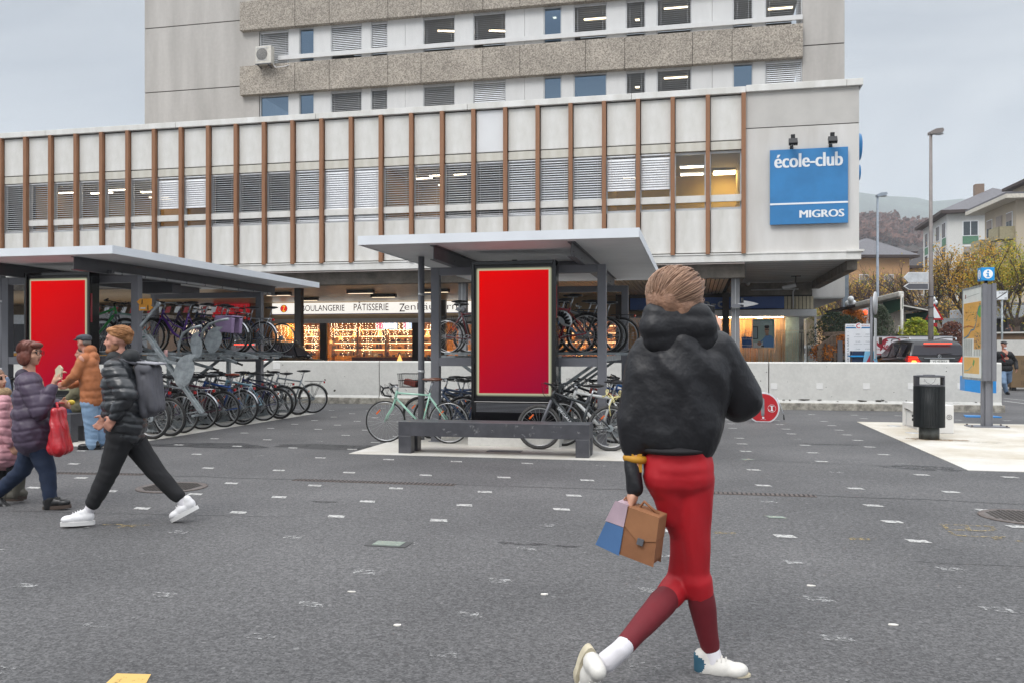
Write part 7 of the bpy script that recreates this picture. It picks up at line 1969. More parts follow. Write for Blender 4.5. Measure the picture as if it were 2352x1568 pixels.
def hand(wr,fdir,side,palm_n,curl=.5,s=1.0):
 """wrist point, finger direction, thumb side direction, palm normal -> parts with a palm, four fingers and a thumb"""
 f,t,n_=Vector(fdir).normalized(),Vector(side).normalized(),Vector(palm_n).normalized();out=[]
 pc=wr+f*.05*s
 out.append(('c',wr,wr+f*.03*s,.024*s,.026*s))
 for k in range(4):out.append(('c',wr+f*.02*s+t*(.022-.015*k)*s,wr+f*.085*s+t*(.032-.021*k)*s,.014*s,.0115*s))
 for k,L in enumerate((.068,.077,.071,.056)):
  b=wr+f*.088*s+t*(.032-.021*k)*s
  a1,a2,a3=curl*.7,curl*1.5,curl*2.1
  p1=b+(f*math.cos(a1)+n_*math.sin(a1))*L*.45*s;p2=p1+(f*math.cos(a2)+n_*math.sin(a2))*L*.32*s;p3=p2+(f*math.cos(a3)+n_*math.sin(a3))*L*.25*s
  out+=[('c',b,p1,.0095*s,.0088*s),('c',p1,p2,.0088*s,.008*s),('c',p2,p3,.008*s,.007*s)]
 tb=wr+f*.025*s+t*.026*s;t1=tb+(t*.8+f*.55+n_*.25).normalized()*.038*s;t2=t1+(f*.8+t*.35+n_*(.2+curl*.4)).normalized()*.03*s
 out+=[('c',tb,t1,.0135*s,.011*s),('c',t1,t2,.0105*s,.009*s)]
 return out
def head(c,fd,up=(0,0,1),s=1.0):
 """head centre, facing direction -> parts and paint spots (face, nose, jaw, ears)"""
 f=Vector(fd).normalized();u=Vector(up).normalized();r_=f.cross(u).normalized();u=r_.cross(f)
 rot=Matrix((r_,f,u)).transposed()
 P=lambda a,b,c_:Vector(c)+(r_*a+f*b+u*c_)*s
 parts=[('e',P(0,-.012,.025),(.074*s,.093*s,.090*s),rot),('e',P(0,.018,-.035),(.058*s,.068*s,.075*s),rot),('e',P(0,.050,-.085),(.030*s,.030*s,.024*s),rot),('c',P(0,.082,.020),P(0,.101,-.018),.008*s,.011*s),('c',P(-.012,.092,
-.022),P(.012,.092,-.022),.009*s,.009*s),('c',P(-.018,.080,-.050),P(.018,.080,-.050),.008*s,.008*s),('c',P(-.016,.078,-.060),P(.016,.078,-.060),.009*s,.009*s),('c',P(-.045,.066,.034),P(.045,.066,.034),.012*s,.012*s),('e',
P(-.04,.05,-.025),(.024*s,.024*s,.022*s)),('e',P(.04,.05,-.025),(.024*s,.024*s,.022*s)),('e',P(-.075,-.005,-.005),(.010*s,.020*s,.032*s),rot),('e',P(.075,-.005,-.005),(.010*s,.020*s,.032*s),rot)]
 paints=[(P(-.030,.078,.014),(.014*s,)*3,1),(P(.030,.078,.014),(.014*s,)*3,1),(P(-.033,.08,.036),(.018*s,.018*s,.007*s),1),(P(.033,.08,.036),(.018*s,.018*s,.007*s),1),(P(0,.092,-.055),(.024*s,.024*s,.012*s),2)]
 return parts,paints,P,rot
def shoe(name,parent,heel,toe,mats,w=.045,upper_h=.085,sole_t=.032,flip=False):
 """heel and toe points on the ground line (sole underside)"""
 heel,toe=Vector(heel),Vector(toe);d=toe-heel;L=d.length;d.normalize()
 u=Vector((0,0,1));r_=d.cross(u).normalized();u=r_.cross(d)
 if flip:r_,u=-r_,-u
 P=lambda a,b,c_:heel+d*(a*L)+r_*b+u*c_
 q=MB();out=[]
 for k in range(22):
  t=2*PI*k/22;a=.5+.5*math.cos(t);wd=w*(1.05 if a>.55 else.80+.2*a)*math.sin(t);out.append((a,wd))
 n=len(out);vs=[P(a,b,0)for a,b in out]+[P(a,b*1.04,sole_t)for a,b in out]
 q.add(vs,[tuple(range(n)),tuple(range(2*n-1,n-1,-1))],0);q.add(vs,[(i,(i+1)%n,n+(i+1)%n,n+i)for i in range(n)],0,True)
 rot=Matrix((d,r_,u)).transposed()
 root=blob(name,[('e',P(.22,0,sole_t+upper_h*.42),(L*.20,w*.80,upper_h*.62),rot),('e',P(.50,0,sole_t+upper_h*.30),(L*.30,w*.92,upper_h*.50),rot),('e',P(.76,0,sole_t+.018),(L*.22,w*.98,.036),rot),('c',P(.17,0,sole_t+.03),P(.20,
0,sole_t+upper_h),w*.72,w*.72),('c',P(.30,0,sole_t+upper_h*.85),P(.62,0,sole_t+upper_h*.45),w*.55,w*.55)],[mats[0]]+([mats[2]]if len(mats)>2 else[]),parent,.008,2,paints=[(P(.02,0,sole_t+upper_h*.75),(.07,.07,.05),1)]if len(mats)>2 else())
 q.build('sole',mats[1],root)
 q=MB()
 for k in range(4):
  a=.40+k*.07;q.tube([P(a,-w*.5,sole_t+upper_h*(.96-(a-.3)*1.15)),P(a+.02,0,sole_t+upper_h*(1.06-(a-.3)*1.1)+.012),P(a,w*.5,sole_t+upper_h*(.96-(a-.3)*1.15))],.004,5)
 q.build('laces',mats[0],root)
 return root
def strands(name,P,mt,parent,n=150,sc=(.116,.132,.110),c=(0,-.02,.045),to=(0,-.14,-.01),lo=-.75,r=.0035,seed=1,spread=.03):
 r_=random.Random(seed);q=MB()
 for k in range(n):
  a=r_.uniform(0,2*PI);z=r_.uniform(lo,.98);w=math.sqrt(1-z*z);v=Vector((w*math.cos(a),w*math.sin(a),z))
  if v.y>.55 and v.z<.45:continue
  t=(Vector(to)-Vector(c));t=Vector((t.x/sc[0],t.y/sc[1],t.z/sc[2])).normalized();pts=[]
  for i in range(6):
   m_=v.lerp(t,i/5*r_.uniform(.5,.62)).normalized()*(1.0+.02*math.sin(i*1.3+k))
   pts.append(P(c[0]+m_.x*sc[0]+r_.uniform(-1,1)*.002,c[1]+m_.y*sc[1],c[2]+m_.z*sc[2]))
  q.tube(pts,[r*.5,r,r,r,r*.8,r*.3],4,caps=False)
 q.build(name,mt,parent)
class Person:
 def __init__(s,lab,px,py,d=None,Yground=None):
  """ground contact pixel gives the place; joints are then read as pixels at that distance, with an offset towards the back"""
  s.d=CAMH*F/(py-HY)if d is None else d
  k=(px-CX)/F
  s.px=px
  s.root=empty('person',((-ST+k*CT)*s.d,(CT+k*ST)*s.d,0),TH);tag(s.root,lab,'person')
 def J(s,px,py,dy=0.0):
  d=s.d+dy
  return Vector((((px-CX)*d-(s.px-CX)*s.d)/F,dy,CAMH+(HY-py)/F*d))
def jacket_mat(name,col,puff=0,rough=.45,bump=.35,bs=9):
 m=pm(name,col,rough,0,.10,3.5,bump,bs);return m
A=Person('woman seen from behind in black hooded puffer jacket and red leggings, holding a bag',1570,1560)
J=A.J;rt=A.root
M_blk=pm('black nylon','#1a1a1e',.5,0,.14,4,.7,11,spec=.45)
M_redl=pm('red leggings cloth','#b3101f',.62,0,.10,3,.25,7)
M_dred=pm('dark red tights','#6e1420',.7,0,.08,5)
M_hair1=pm('light brown hair','#94705a',.55,0,.16,10,.5,40,stretch=(3,3,.6))
hc=J(1560,697,.02)
fd=vec(.75,.65,.0)
hp,hpaint,HPf,hrot=head(hc,fd,(0,0,1),1.08)
shl,shr=J(1490,812,.02),J(1640,808,.02)
ell,wrl=J(1460,960,.0),J(1456,1122,-.03)
elr,wrr=J(1700,915,.10),J(1640,790,.42)
hipl,hipr=J(1532,1095,0),J(1592,1095,.0)
kl,al,tl_=J(1562,1338,.12),J(1425,1492,-.22),J(1330,1555,-.1)
kr,ar=J(1602,1330,.05),J(1634,1500,.12)
body=hp+[('c',hc+vec(-.01,-.01,-.08),J(1565,800,.02),.055,.06),('c',J(1510,830,.02),J(1625,830,.02),.07,.07),('c',J(1565,830,.02),J(1560,1060,.0),.10,.09),('c',hipl,hipr,.07,.07),('c',shl,ell,.042,.038),('c',ell,wrl,.036,
.026),('c',shr,elr,.042,.038),('c',elr,wrr,.036,.026),('c',hipl,J(1570,1215,.07),.07,.055),('c',J(1570,1215,.07),kl,.055,.045),('c',kl,al,.045,.034),('c',hipr,J(1594,1215,.02),.07,.055),('c',J(1594,1215,.02),kr,.055,.045),
('c',kr,ar,.045,.034),('c',al,al+vec(-.05,0,-.06),.030,.028),('c',ar,ar+vec(.02,0,-.05),.034,.032)]
body+=hand(wrl+vec(0,0,-.01),vec(-.25,0,-1),vec(.2,1,0),vec(-1,.0,.2),.9)+hand(wrr,vec(.05,.2,1),vec(-1,.2,0),vec(.2,1,0),.5)
blob('body',body,[M_skin,M_eye,M_lip],rt,.009,2,hpaint)
jk=[('c',J(1508,818,.02),J(1628,815,.02),.098,.10),('c',J(1560,775,.0),J(1565,860,0),.11,.15),('c',J(1508,850,0),J(1502,985,0),.105,.108),('c',J(1535,850,0),J(1530,990,0),.135,.138),('c',J(1580,850,0),J(1570,990,0),.140,
.138),('c',J(1615,850,0),J(1600,975,0),.120,.125),('c',J(1512,985,0),J(1592,1008,0),.11,.11)]
jk+=[('c',shl,ell,.088,.078),('c',ell,J(1460,1018,0),.078,.062),('c',J(1460,1018,0),wrl,.042,.034),('c',shr,elr,.095,.098),('c',elr,elr.lerp(wrr,.85),.092,.062),('e',J(1698,925,.1),(.085,.09,.08))]
blob('jacket',jk,M_blk,rt,.010,6,fold=.012,ff=(5.5,4,3.2),seed=2.2)
hd=[('c',J(1506,722,-.05),J(1604,722,-.05),.058,.058),('c',J(1502,750,-.06),J(1612,752,-.05),.066,.066),('c',J(1510,780,-.05),J(1618,782,-.03),.062,.062),('c',J(1604,722,-.05),J(1622,735,.10),.055,.045),('c',J(1612,752,-.05),
J(1628,760,.10),.062,.05),('c',J(1506,722,-.05),J(1500,740,.08),.055,.045),('c',J(1502,750,-.06),J(1496,765,.08),.06,.05),('c',J(1530,800,-.05),J(1600,800,-.03),.05,.05)]
blob('hood',hd,M_blk,rt,.010,5,fold=.005,ff=(3,3,11),seed=5)
q=MB();q.sphere(J(1552,1030,0),1,40,14,0,(.158,.135,.032));q.build('hem',pm('black rib knit','#1b1a1d',.8),rt)
blob('leggings',[('c',J(1538,1072,0),J(1580,1072,0),.112,.115),('c',J(1544,1035,0),J(1574,1035,0),.115,.115),('c',J(1526,1092,-.01),J(1588,1092,-.015),.094,.098),('c',J(1524,1080,-.01),J(1545,1185,.03),.082,.058),('c',hipl,
J(1574,1225,.07),.094,.066),('c',J(1574,1225,.07),kl,.066,.058),('c',hipr,J(1596,1225,.02),.094,.068),('c',J(1596,1225,.02),kr,.068,.056),('c',J(1516,1060,0),J(1528,1110,0),.078,.082),('c',kl,kl.lerp(al,.22),.068,.062),('c',
kr,kr.lerp(ar,.18),.068,.062)],M_redl,rt,.009,5,fold=.0035,ff=(12,9,3),seed=1)
for nm,k_,a_ in(('tight',kl,al),('tight',kr,ar)):
 blob(nm,[('c',k_,k_.lerp(a_,.32),.058,.062),('c',k_.lerp(a_,.32),k_.lerp(a_,.92),.062,.042)],M_dred,rt,.010,2,fold=.002)
M_sock=pm('white cotton sock','#d9d6da',.9,0,.05,12)
blob('sock',[('c',kl.lerp(al,.92),al,.042,.042),('c',al,al+vec(-.06,0,-.05),.042,.045)],M_sock,rt,.008,2);blob('sock',[('c',kr.lerp(ar,.95),ar+vec(.015,-.02,-.06),.042,.045)],M_sock,rt,.01,2)
M_shw=pm('scuffed white leather','#d6d3cc',.5,0,.07,14);M_shs=pm('dirty cream sole','#c9bfa6',.8,0,.15,12);M_teal=pm('teal suede','#2f5a6e',.8)
s1=shoe('shoe',rt,J(1598,1574,.12),J(1728,1566,.04),[M_shw,M_shs,M_teal],w=.05,upper_h=.095,sole_t=.038)
s2=shoe('shoe',rt,al+vec(-.135,.0,.03),J(1338,1585,-.16),[M_shw,M_shs],w=.05,upper_h=.095,sole_t=.034,flip=True)
for o in(s1,s2):pass
blob('hair',[('e',HPf(0,-.02,.045),(.112,.128,.105),hrot),('e',HPf(0,-.085,.01),(.090,.075,.085),hrot),('e',HPf(-.065,-.01,-.02),(.045,.085,.085),hrot),('e',HPf(.065,-.02,-.02),(.045,.085,.085),hrot),('e',HPf(0,.06,.07),
(.075,.06,.05),hrot)],M_hair1,rt,.008,2,fold=.006,ff=(20,20,7))
strands('hair_strands',HPf,pm('pale hair strands','#a5826a',.5,0,.2,8),rt,420,r=.0022)
q=MB();q.torus(J(1460,1052,0),(0.1,0,1),.040,.018,20,8);q.obox(J(1462,1062,-.035),(.045,.02,.08),None);q.build('cuff_band',pm('ochre cuff','#c08a25',.6),rt)
pz=wrr+vec(-.01,.07,.12);q=MB();q.obox(pz,(.075,.009,.15),Matrix.Rotation(R(12),3,'X')@Matrix.Rotation(R(-60),3,'Z'));o=q.build('phone',M_black,bevel=.004)
W3=Matrix.Rotation(TH,3,'Z');o.location=rt.location;o.rotation_euler=(0,0,TH);tag(o,'dark mobile phone held up by the woman in the black jacket','phone')
hb=empty('handbag',tuple(Vector(rt.location)+W3@J(1455,1215,-.05)),TH+R(-28));hb.scale=(.92,)*3;tag(hb,'tan and blue leather handbag hanging from the hand of the woman in front','handbag')
M_tanb=pm('tan suede','#8f6040',.8,0,.10,8);M_blueb=pm('dusty blue leather','#4b6f9c',.5,0,.06,6);M_pinkb=pm('pale pink leather','#b9a2ad',.5)
Rt=Matrix.Rotation(R(14),3,'Y')
q=MB();q.prism([(-.13,-.12),(.15,-.12),(.12,.11),(-.10,.11)],(0,-.055,0),Rt@vec(1,0,0),Rt@vec(0,0,1),(0,.11,0));q.build('body',M_tanb,hb,bevel=.03)
q=MB();q.prism([(-.145,-.115),(-.02,-.125),(-.03,.01),(-.12,.01)],(0,-.063,0),Rt@vec(1,0,0),Rt@vec(0,0,1),(0,.126,0));q.build('side_panel',M_blueb,hb,bevel=.02)
q=MB();q.prism([(-.125,.012),(-.03,.012),(-.035,.12),(-.10,.12)],(0,-.062,0),Rt@vec(1,0,0),Rt@vec(0,0,1),(0,.124,0));q.build('upper_panel',M_pinkb,hb,bevel=.02)
q=MB();q.prism([(-.028,.112),(.122,.112),(.135,.0),(.05,-.03),(-.028,.02)],(0,-.060,0),Rt@vec(1,0,0),Rt@vec(0,0,1),(0,.12,0));q.build('flap',pm('light tan suede','#976846',.8,0,.08,8),hb,bevel=.006)
q=MB();q.obox(Rt@vec(.065,-.066,-.025),(.03,.01,.03),Rt);q.build('clasp',M_darker,hb)
wl=(J(1452,1158,-.03)-J(1455,1215,-.05));wl=Matrix.Rotation(R(28),3,'Z')@wl
q=MB();q.tube([Rt@vec(-.08,0,.11),vec(-.05,0,.17).lerp(wl,.3),wl+vec(-.015,0,-.02),wl+vec(.02,0,-.02),vec(.08,0,.15).lerp(wl,.3),Rt@vec(.10,0,.11)],.007,7);q.build('handle',M_tanb,hb)
B=Person('bearded young man striding left in black puffer jacket, black trousers and white trainers',290,1203)
J=B.J;rt=B.root
hc=J(268,783,0);hp,hpaint,HPf,hrot=head(hc,vec(-1,-.18,-.05),s=.95)
shl,shr=J(262,850,-.19),J(285,850,.19)
ell,wrl=J(292,905,-.26),J(262,958,-.24);elr,wrr=J(272,910,.24),J(245,955,.2)
hipl,hipr=J(278,1000,-.09),J(298,1000,.09)
kl,al=J(250,1082,-.10),J(208,1165,-.10);kr,ar=J(352,1075,.08),J(418,1148,.10)
body=hp+[('c',hc+vec(.02,0,-.09),J(280,838,0),.055,.065),('c',shl,shr,.055,.055),('c',J(280,850,0),J(285,980,0),.115,.11),('c',hipl,hipr,.10,.10),('c',shl,ell,.05,.04),('c',ell,wrl,.04,.028),('c',shr,elr,.05,.04),('c',elr,
wrr,.04,.028),('c',hipl,kl,.085,.055),('c',kl,al,.052,.036),('c',hipr,kr,.085,.055),('c',kr,ar,.052,.036),('c',al,al+vec(-.02,0,-.07),.034,.034),('c',ar,ar+vec(.03,0,-.06),.034,.034)]
body+=hand(wrl,vec(-.6,0,-.8),vec(-.6,0,.6),vec(0,1,0),.8)+hand(wrr,vec(-.6,0,-.8),vec(-.6,0,.6),vec(0,-1,0),.8)
blob('body',body,[M_skin2,M_eye,M_lip],rt,.010,2,hpaint)
M_puf=pm('glossy black down','#25282c',.33,0,.12,5,.4,6,spec=.7)
jk=[('c',J(276,848,-.10),J(278,848,.10),.115,.115),('c',J(280,885,-.06),J(282,885,.06),.165,.165),('c',J(284,930,-.06),J(286,930,.06),.175,.175),('c',J(288,970,-.06),J(290,970,.06),.165,.165),('c',J(286,985,-.05),J(290,985,
.05),.16,.16),('c',shl,shr,.095,.095)]
jk+=[('c',shl,ell,.095,.085),('c',ell,wrl.lerp(ell,.1),.08,.055),('c',shr,elr,.095,.085),('c',elr,wrr.lerp(elr,.1),.08,.055)]
blob('jacket',jk,M_puf,rt,.010,2,fold=.006,quilt=(.095,.013),seed=3)
blob('hood',[('c',J(262,822,-.07),J(262,822,.07),.06,.06),('c',J(300,820,-.08),J(300,820,.08),.075,.075),('c',J(280,838,-.10),J(280,838,.10),.075,.075)],pm('dark hood cloth','#1f2225',.7,0,.1,6),rt,.011,2)
M_trb=pm('black cotton trousers','#1a1a1d',.8,0,.10,5,.3,8)
blob('trousers',[('c',hipl,hipr,.118,.118),('c',J(285,965,-.06),J(288,965,.06),.115,.115),('c',hipl,kl,.108,.080),('c',kl,kl.lerp(al,.85),.080,.062),('c',hipr,kr,.108,.080),('c',kr,kr.lerp(ar,.85),.080,.062)],M_trb,rt,.010,
2,fold=.0045,ff=(5,5,12))
blob('sock',[('c',kl.lerp(al,.85),al+vec(-.02,0,-.04),.042,.042)],M_sock,rt,.01,1);blob('sock',[('c',kr.lerp(ar,.85),ar+vec(.02,0,-.04),.042,.042)],M_sock,rt,.01,1)
M_shw2=pm('clean white leather','#e2e1e2',.45,0,.03,14);M_shs2=pm('white rubber sole','#d9d8d6',.6,0,.03)
shoe('shoe',rt,J(219,1203,-.10),J(138,1207,-.14),[M_shw2,M_shs2],w=.048);shoe('shoe',rt,J(458,1166,.10),J(394,1200,.08),[M_shw2,M_shs2],w=.048)
M_ging=pm('ginger hair','#a8764a',.6,0,.15,12,.5,50)
blob('hair',[('e',HPf(0,-.035,.055),(.078,.098,.072),hrot),('e',HPf(0,-.09,.03),(.064,.045,.06),hrot),('e',HPf(0,.03,.095),(.06,.05,.03),hrot)],M_ging,rt,.009,2)
strands('hair_strands',HPf,M_ging,rt,130,sc=(.088,.108,.082),c=(0,-.035,.055),lo=-.2,r=.003,to=(0,-.15,.02))
blob('beard',[('e',HPf(0,.045,-.085),(.052,.05,.035),hrot),('e',HPf(-.05,.005,-.05),(.018,.035,.04),hrot),('e',HPf(.05,.005,-.05),(.018,.035,.04),hrot)],pm('ginger beard','#8f6244',.7,0,.15,20),rt,.009,1)
bk=empty('backpack',tuple(Vector(rt.location)+W3@J(335,900,0)),TH);bk.scale=(.78,.9,1);tag(bk,'grey cloth backpack on the back of the striding man','backpack')
M_bkp=pm('grey melange cloth','#5c5c62',.85,0,.12,6,.3,12)
blob('bag',[('c',vec(-.03,y,.20),vec(.08,y,.19),.035,.04)for y in(-.10,-.03,.04,.10)]+[('c',vec(-.03,y,.2),vec(.03,y,-.16),.04,.05)for y in(-.10,-.03,.04,.10)]+[('c',vec(.08,y,.19),vec(.11,y,-.12),.04,.055)for y in(-.09,
-.03,.04,.09)]+[('c',vec(.04,y,.1),vec(.06,y,-.1),.06,.06)for y in(-.08,0,.08)],M_bkp,bk,.011,2,fold=.008)
q=MB();q.obox((.06,0,.245),(.22,.24,.018),Matrix.Rotation(R(4),3,'Y'));q.build('lid',pm('pale grey lid','#9c9ca2',.8),bk,bevel=.008)
q=MB()
for sy in(-.13,.13):q.tube([(-.04,sy,.24),(-.16,sy*1.25,.27),(-.30,sy*1.1,.16),(-.28,sy*1.45,-.0),(-.05,sy,-.16)],.015,6)
q.build('strap',M_bkp,bk)
C=Person('woman with auburn bob and glasses in purple quilted coat walking right',110,1165)
J=C.J;rt=C.root
hc=J(72,812,0);hp,hpaint,HPf,hrot=head(hc,vec(1,-.12,-.03),s=.94)
shl,shr=J(66,880,.17),J(66,880,-.17)
elr,wrr=J(92,945,-.22),J(124,880,-.14);ell,wrl=J(95,945,.20),J(138,925,.12)
hipl,hipr=J(80,1005,.08),J(80,1005,-.08)
kr,ar=J(108,1080,-.06),J(116,1148,-.08);kl,al=J(52,1078,.08),J(-8,1132,.10)
body=hp+[('c',hc+vec(-.02,0,-.09),J(66,868,0),.05,.06),('c',shl,shr,.055,.055),('c',J(70,880,0),J(78,990,0),.11,.12),('c',hipl,hipr,.11,.11),('c',shl,ell,.048,.04),('c',ell,wrl,.038,.026),('c',shr,elr,.048,.04),('c',elr,
wrr,.038,.026),('c',hipl,kl,.088,.056),('c',kl,al,.052,.036),('c',hipr,kr,.088,.056),('c',kr,ar,.052,.036)]
body+=hand(wrr,vec(.35,0,.9),vec(.6,-.4,0),vec(.7,.5,0),1.0)+hand(wrl,vec(.95,-.1,-.15),vec(0,0,1),vec(0,-1,0),.9)
blob('body',body,[M_skin,M_eye,M_lip],rt,.010,2,hpaint)
M_pur=pm('purple quilted nylon','#4a3d50',.5,0,.10,5,.4,7)
jk=[('c',J(66,880,-.10),J(66,880,.10),.115,.115),('c',J(70,915,-.06),J(72,915,.06),.155,.155),('c',J(74,950,-.06),J(78,950,.06),.175,.175),('c',J(78,985,-.06),J(84,985,.06),.185,.185),('c',J(80,1003,-.05),J(88,1003,.05),
.185,.185),('c',shl,shr,.09,.09)]
jk+=[('c',shl,ell,.09,.078),('c',ell,ell.lerp(wrl,.85),.075,.055),('c',shr,elr,.09,.080),('c',elr,elr.lerp(wrr,.85),.076,.055)]
blob('coat',jk,M_pur,rt,.010,2,fold=.008,quilt=(.105,.007),seed=9)
blob('collar',[('c',J(52,862,-.06),J(52,862,.06),.065,.065),('c',J(76,868,-.06),J(76,868,.06),.06,.06)],pm('dark purple collar','#332b3b',.7),rt,.011,2)
blob('scarf',[('c',J(82,862,-.04),J(86,868,.04),.035,.035),('c',J(86,868,0),J(90,884,0),.03,.02)],pm('coral scarf','#b8323a',.8),rt,.009,1)
M_jean=pm('dark blue denim','#1d2b44',.85,0,.15,6,.25,14)
blob('trousers',[('c',hipl,hipr,.12,.12),('c',hipl,kl,.108,.076),('c',kl,kl.lerp(al,.95),.075,.058),('c',hipr,kr,.108,.076),('c',kr,kr.lerp(ar,.9),.075,.058)],M_jean,rt,.010,2,fold=.006,ff=(9,9,12))
M_boot=pm('black leather boot','#1f1f20',.38,0,.12,12);M_bsole=pm('brown boot sole','#4b3f38',.8)
for a_,hl,to in((ar,J(98,1170,-.08),J(164,1165,-.10)),(al,J(-30,1158,.1),J(22,1180,.1))):
 b_=shoe('boot',rt,hl,to,[M_boot,M_bsole],w=.043);blob('shaft',[('c',a_+vec(0,0,.02),a_+vec(-.01,0,-.07),.056,.05)],M_boot,b_,.01,1)
M_aubn=pm('auburn hair','#6e3a2c',.45,0,.18,14,.4,50)
blob('hair',[('e',HPf(0,-.03,.045),(.086,.100,.082),hrot),('e',HPf(0,-.075,-.03),(.078,.055,.088),hrot),('e',HPf(-.070,-.02,-.03),(.030,.058,.085),hrot),('e',HPf(.070,-.02,-.03),(.030,.058,.085),hrot),('e',HPf(0,.055,.085),
(.072,.045,.032),hrot)],M_aubn,rt,.009,2)
strands('hair_strands',HPf,M_aubn,rt,170,sc=(.096,.110,.092),c=(0,-.032,.043),to=(0,-.10,-.12),lo=-.7,r=.003)
q=MB()
for sx in(-.032,.032):q.torus(HPf(sx,.097,.012),HPf(0,1,0)-HPf(0,0,0),.022,.0028,18,5)
q.tube([HPf(-.01,.100,.014),HPf(.01,.100,.014)],.0025,5)
for sx in(-1,1):q.tube([HPf(sx*.054,.094,.015),HPf(sx*.076,.02,.012)],.0028,5)
q.build('glasses',M_black,rt)
q=MB();c_=wrl+vec(.12,-.03,.01);q.sphere(c_,.028,12,8,0,(1.3,1,.9));o=q.build('snack',pm('yellow snack','#cdb23a',.6));o.location=rt.location;o.rotation_euler=(0,0,TH);tag(o,'small yellow snack held by the woman in the purple coat',
'food')
q=MB();c_=wrr+vec(.05,-.02,.11);q.prism([(-.025,-.05),(.02,-.05),(.03,.03),(.005,.06),(-.03,.02)],c_,(1,0,0),(0,0,1),(0,.03,0));o=q.build('paper_bag',pm('cream paper','#cfc3a6',.8),bevel=.004);o.location=rt.location;o.rotation_euler=(0,
0,TH);tag(o,'small cream paper held in the raised hand of the woman in purple','paper')
rb=empty('shopping_bag',tuple(Vector(rt.location)+W3@J(138,985,-.18)),TH);tag(rb,'shiny red plastic shopping bag carried by the woman in purple','bag')
M_rpl=pm('red plastic film','#b81322',.28,0,.14,9,.7,10,spec=.7)
blob('bag_body',[('c',vec(-.02,y,.16),vec(.02-y*.3,y*1.6,-.17),.035,.06)for y in(-.06,0,.06)]+[('c',vec(-.01,0,.05),vec(.0,0,-.15),.055,.085),('c',vec(-.05,0,-.05),vec(-.05,0,-.17),.04,.06)],M_rpl,rb,.009,1,fold=.014,ff=(14,
14,5))
q=MB();q.tube([vec(-.01,0,.15),vec(-.03,0,.24),wrl-(J(138,985,-.18))+vec(.05,-.03,0)],.012,6);q.build('handle',M_rpl,rb)
D=Person('child in pale pink quilted coat with fur hood behind the woman in purple',25,1150)
J=D.J;rt=D.root
hc=J(-8,872,.0);hp,hpaint,HPf,hrot=head(hc,vec(1,-.1,0),s=.95)
sh_,hp_=J(0,925,0),J(5,1035,0)
kl,al=J(5,1085,.05),J(14,1130,.05);kr,ar=J(35,1080,-.05),J(44,1120,-.06)
blob('body',hp+[('c',hc+vec(0,0,-.08),sh_,.045,.055),('c',J(0,925,-.1),J(0,925,.1),.055,.055),('c',sh_,hp_,.11,.10),('c',J(5,1035,-.06),kl,.075,.05),('c',kl,al,.045,.035),('c',J(5,1035,.05),kr,.075,.05),('c',kr,ar,.045,.035),
('c',J(0,930,-.14),J(8,985,-.17),.04,.035),('c',J(8,985,-.17),J(26,1020,-.15),.035,.025)]+hand(J(26,1020,-.15),vec(.4,0,-.9),vec(.8,0,.3),vec(0,1,0),.7,.85),[M_skin,M_eye,M_lip],rt,.010,2,hpaint)
M_pink=pm('pale pink nylon','#c9929a',.5,0,.07,5,.35,7)
jk=[('c',J(0,925,-.07),J(0,925,.07),.10,.10),('c',J(3,960,-.04),J(4,960,.04),.135,.135),('c',J(8,1005,-.04),J(9,1005,.04),.15,.15),('c',J(10,1040,-.04),J(14,1040,.04),.165,.165),('c',J(0,930,-.14),J(8,985,-.18),.07,.062),
('c',J(8,985,-.18),J(24,1016,-.16),.06,.048)]
blob('coat',jk,M_pink,rt,.010,2,fold=.006,quilt=(.08,.010),seed=4)
q=MB();q.torus(J(8,988,0),(0,0,1),.172,.014,24,6);q.build('belt',pm('beige belt','#c9b49c',.6),rt)
blob('fur_hood',[('c',J(-5,905,-.09),J(14,900,0),.05,.05),('c',J(14,900,0),J(-5,905,.09),.05,.05),('c',J(-15,900,-.08),J(-15,900,.08),.07,.07)],pm('sand fur','#b89a76',.95,0,.25,40,1,120),rt,.011,0)
blob('hair',[('e',HPf(0,-.03,.04),(.088,.10,.085),hrot),('e',HPf(0,-.07,-.05),(.07,.05,.09),hrot)],M_hair1,rt,.010,1)
blob('leggings',[('c',J(5,1035,-.06),kl,.08,.058),('c',kl,al,.055,.045),('c',J(5,1035,.05),kr,.08,.058),('c',kr,ar,.055,.045)],M_trb,rt,.011,1)
M_gb=pm('grey suede boot','#5b5850',.85,0,.12,12)
for a_,hl,to in((al,J(3,1152,.05),J(54,1150,.03)),(ar,J(34,1140,-.06),J(60,1146,-.06))):
 b_=shoe('boot',rt,hl,to,[M_gb,M_bsole],w=.045);blob('shaft',[('c',a_+vec(0,0,.12),a_+vec(-.01,0,-.06),.060,.052)],M_gb,b_,.01,1)
E_=Person('man in flat cap, rust orange hooded jacket and pale jeans standing with his back turned',212,1030)
J=E_.J;rt=E_.root
hc=J(192,787,0);hp,hpaint,HPf,hrot=head(hc,vec(-.95,.25,-.08),s=1.0)
shl,shr=J(192,825,-.17),J(215,825,.17);ell,wrl=J(172,862,-.22),J(150,880,-.05)
hipl,hipr=J(205,925,-.08),J(222,925,.08)
kl,al=J(208,972,-.08),J(212,1018,-.08);kr,ar=J(228,970,.10),J(230,1010,.10)
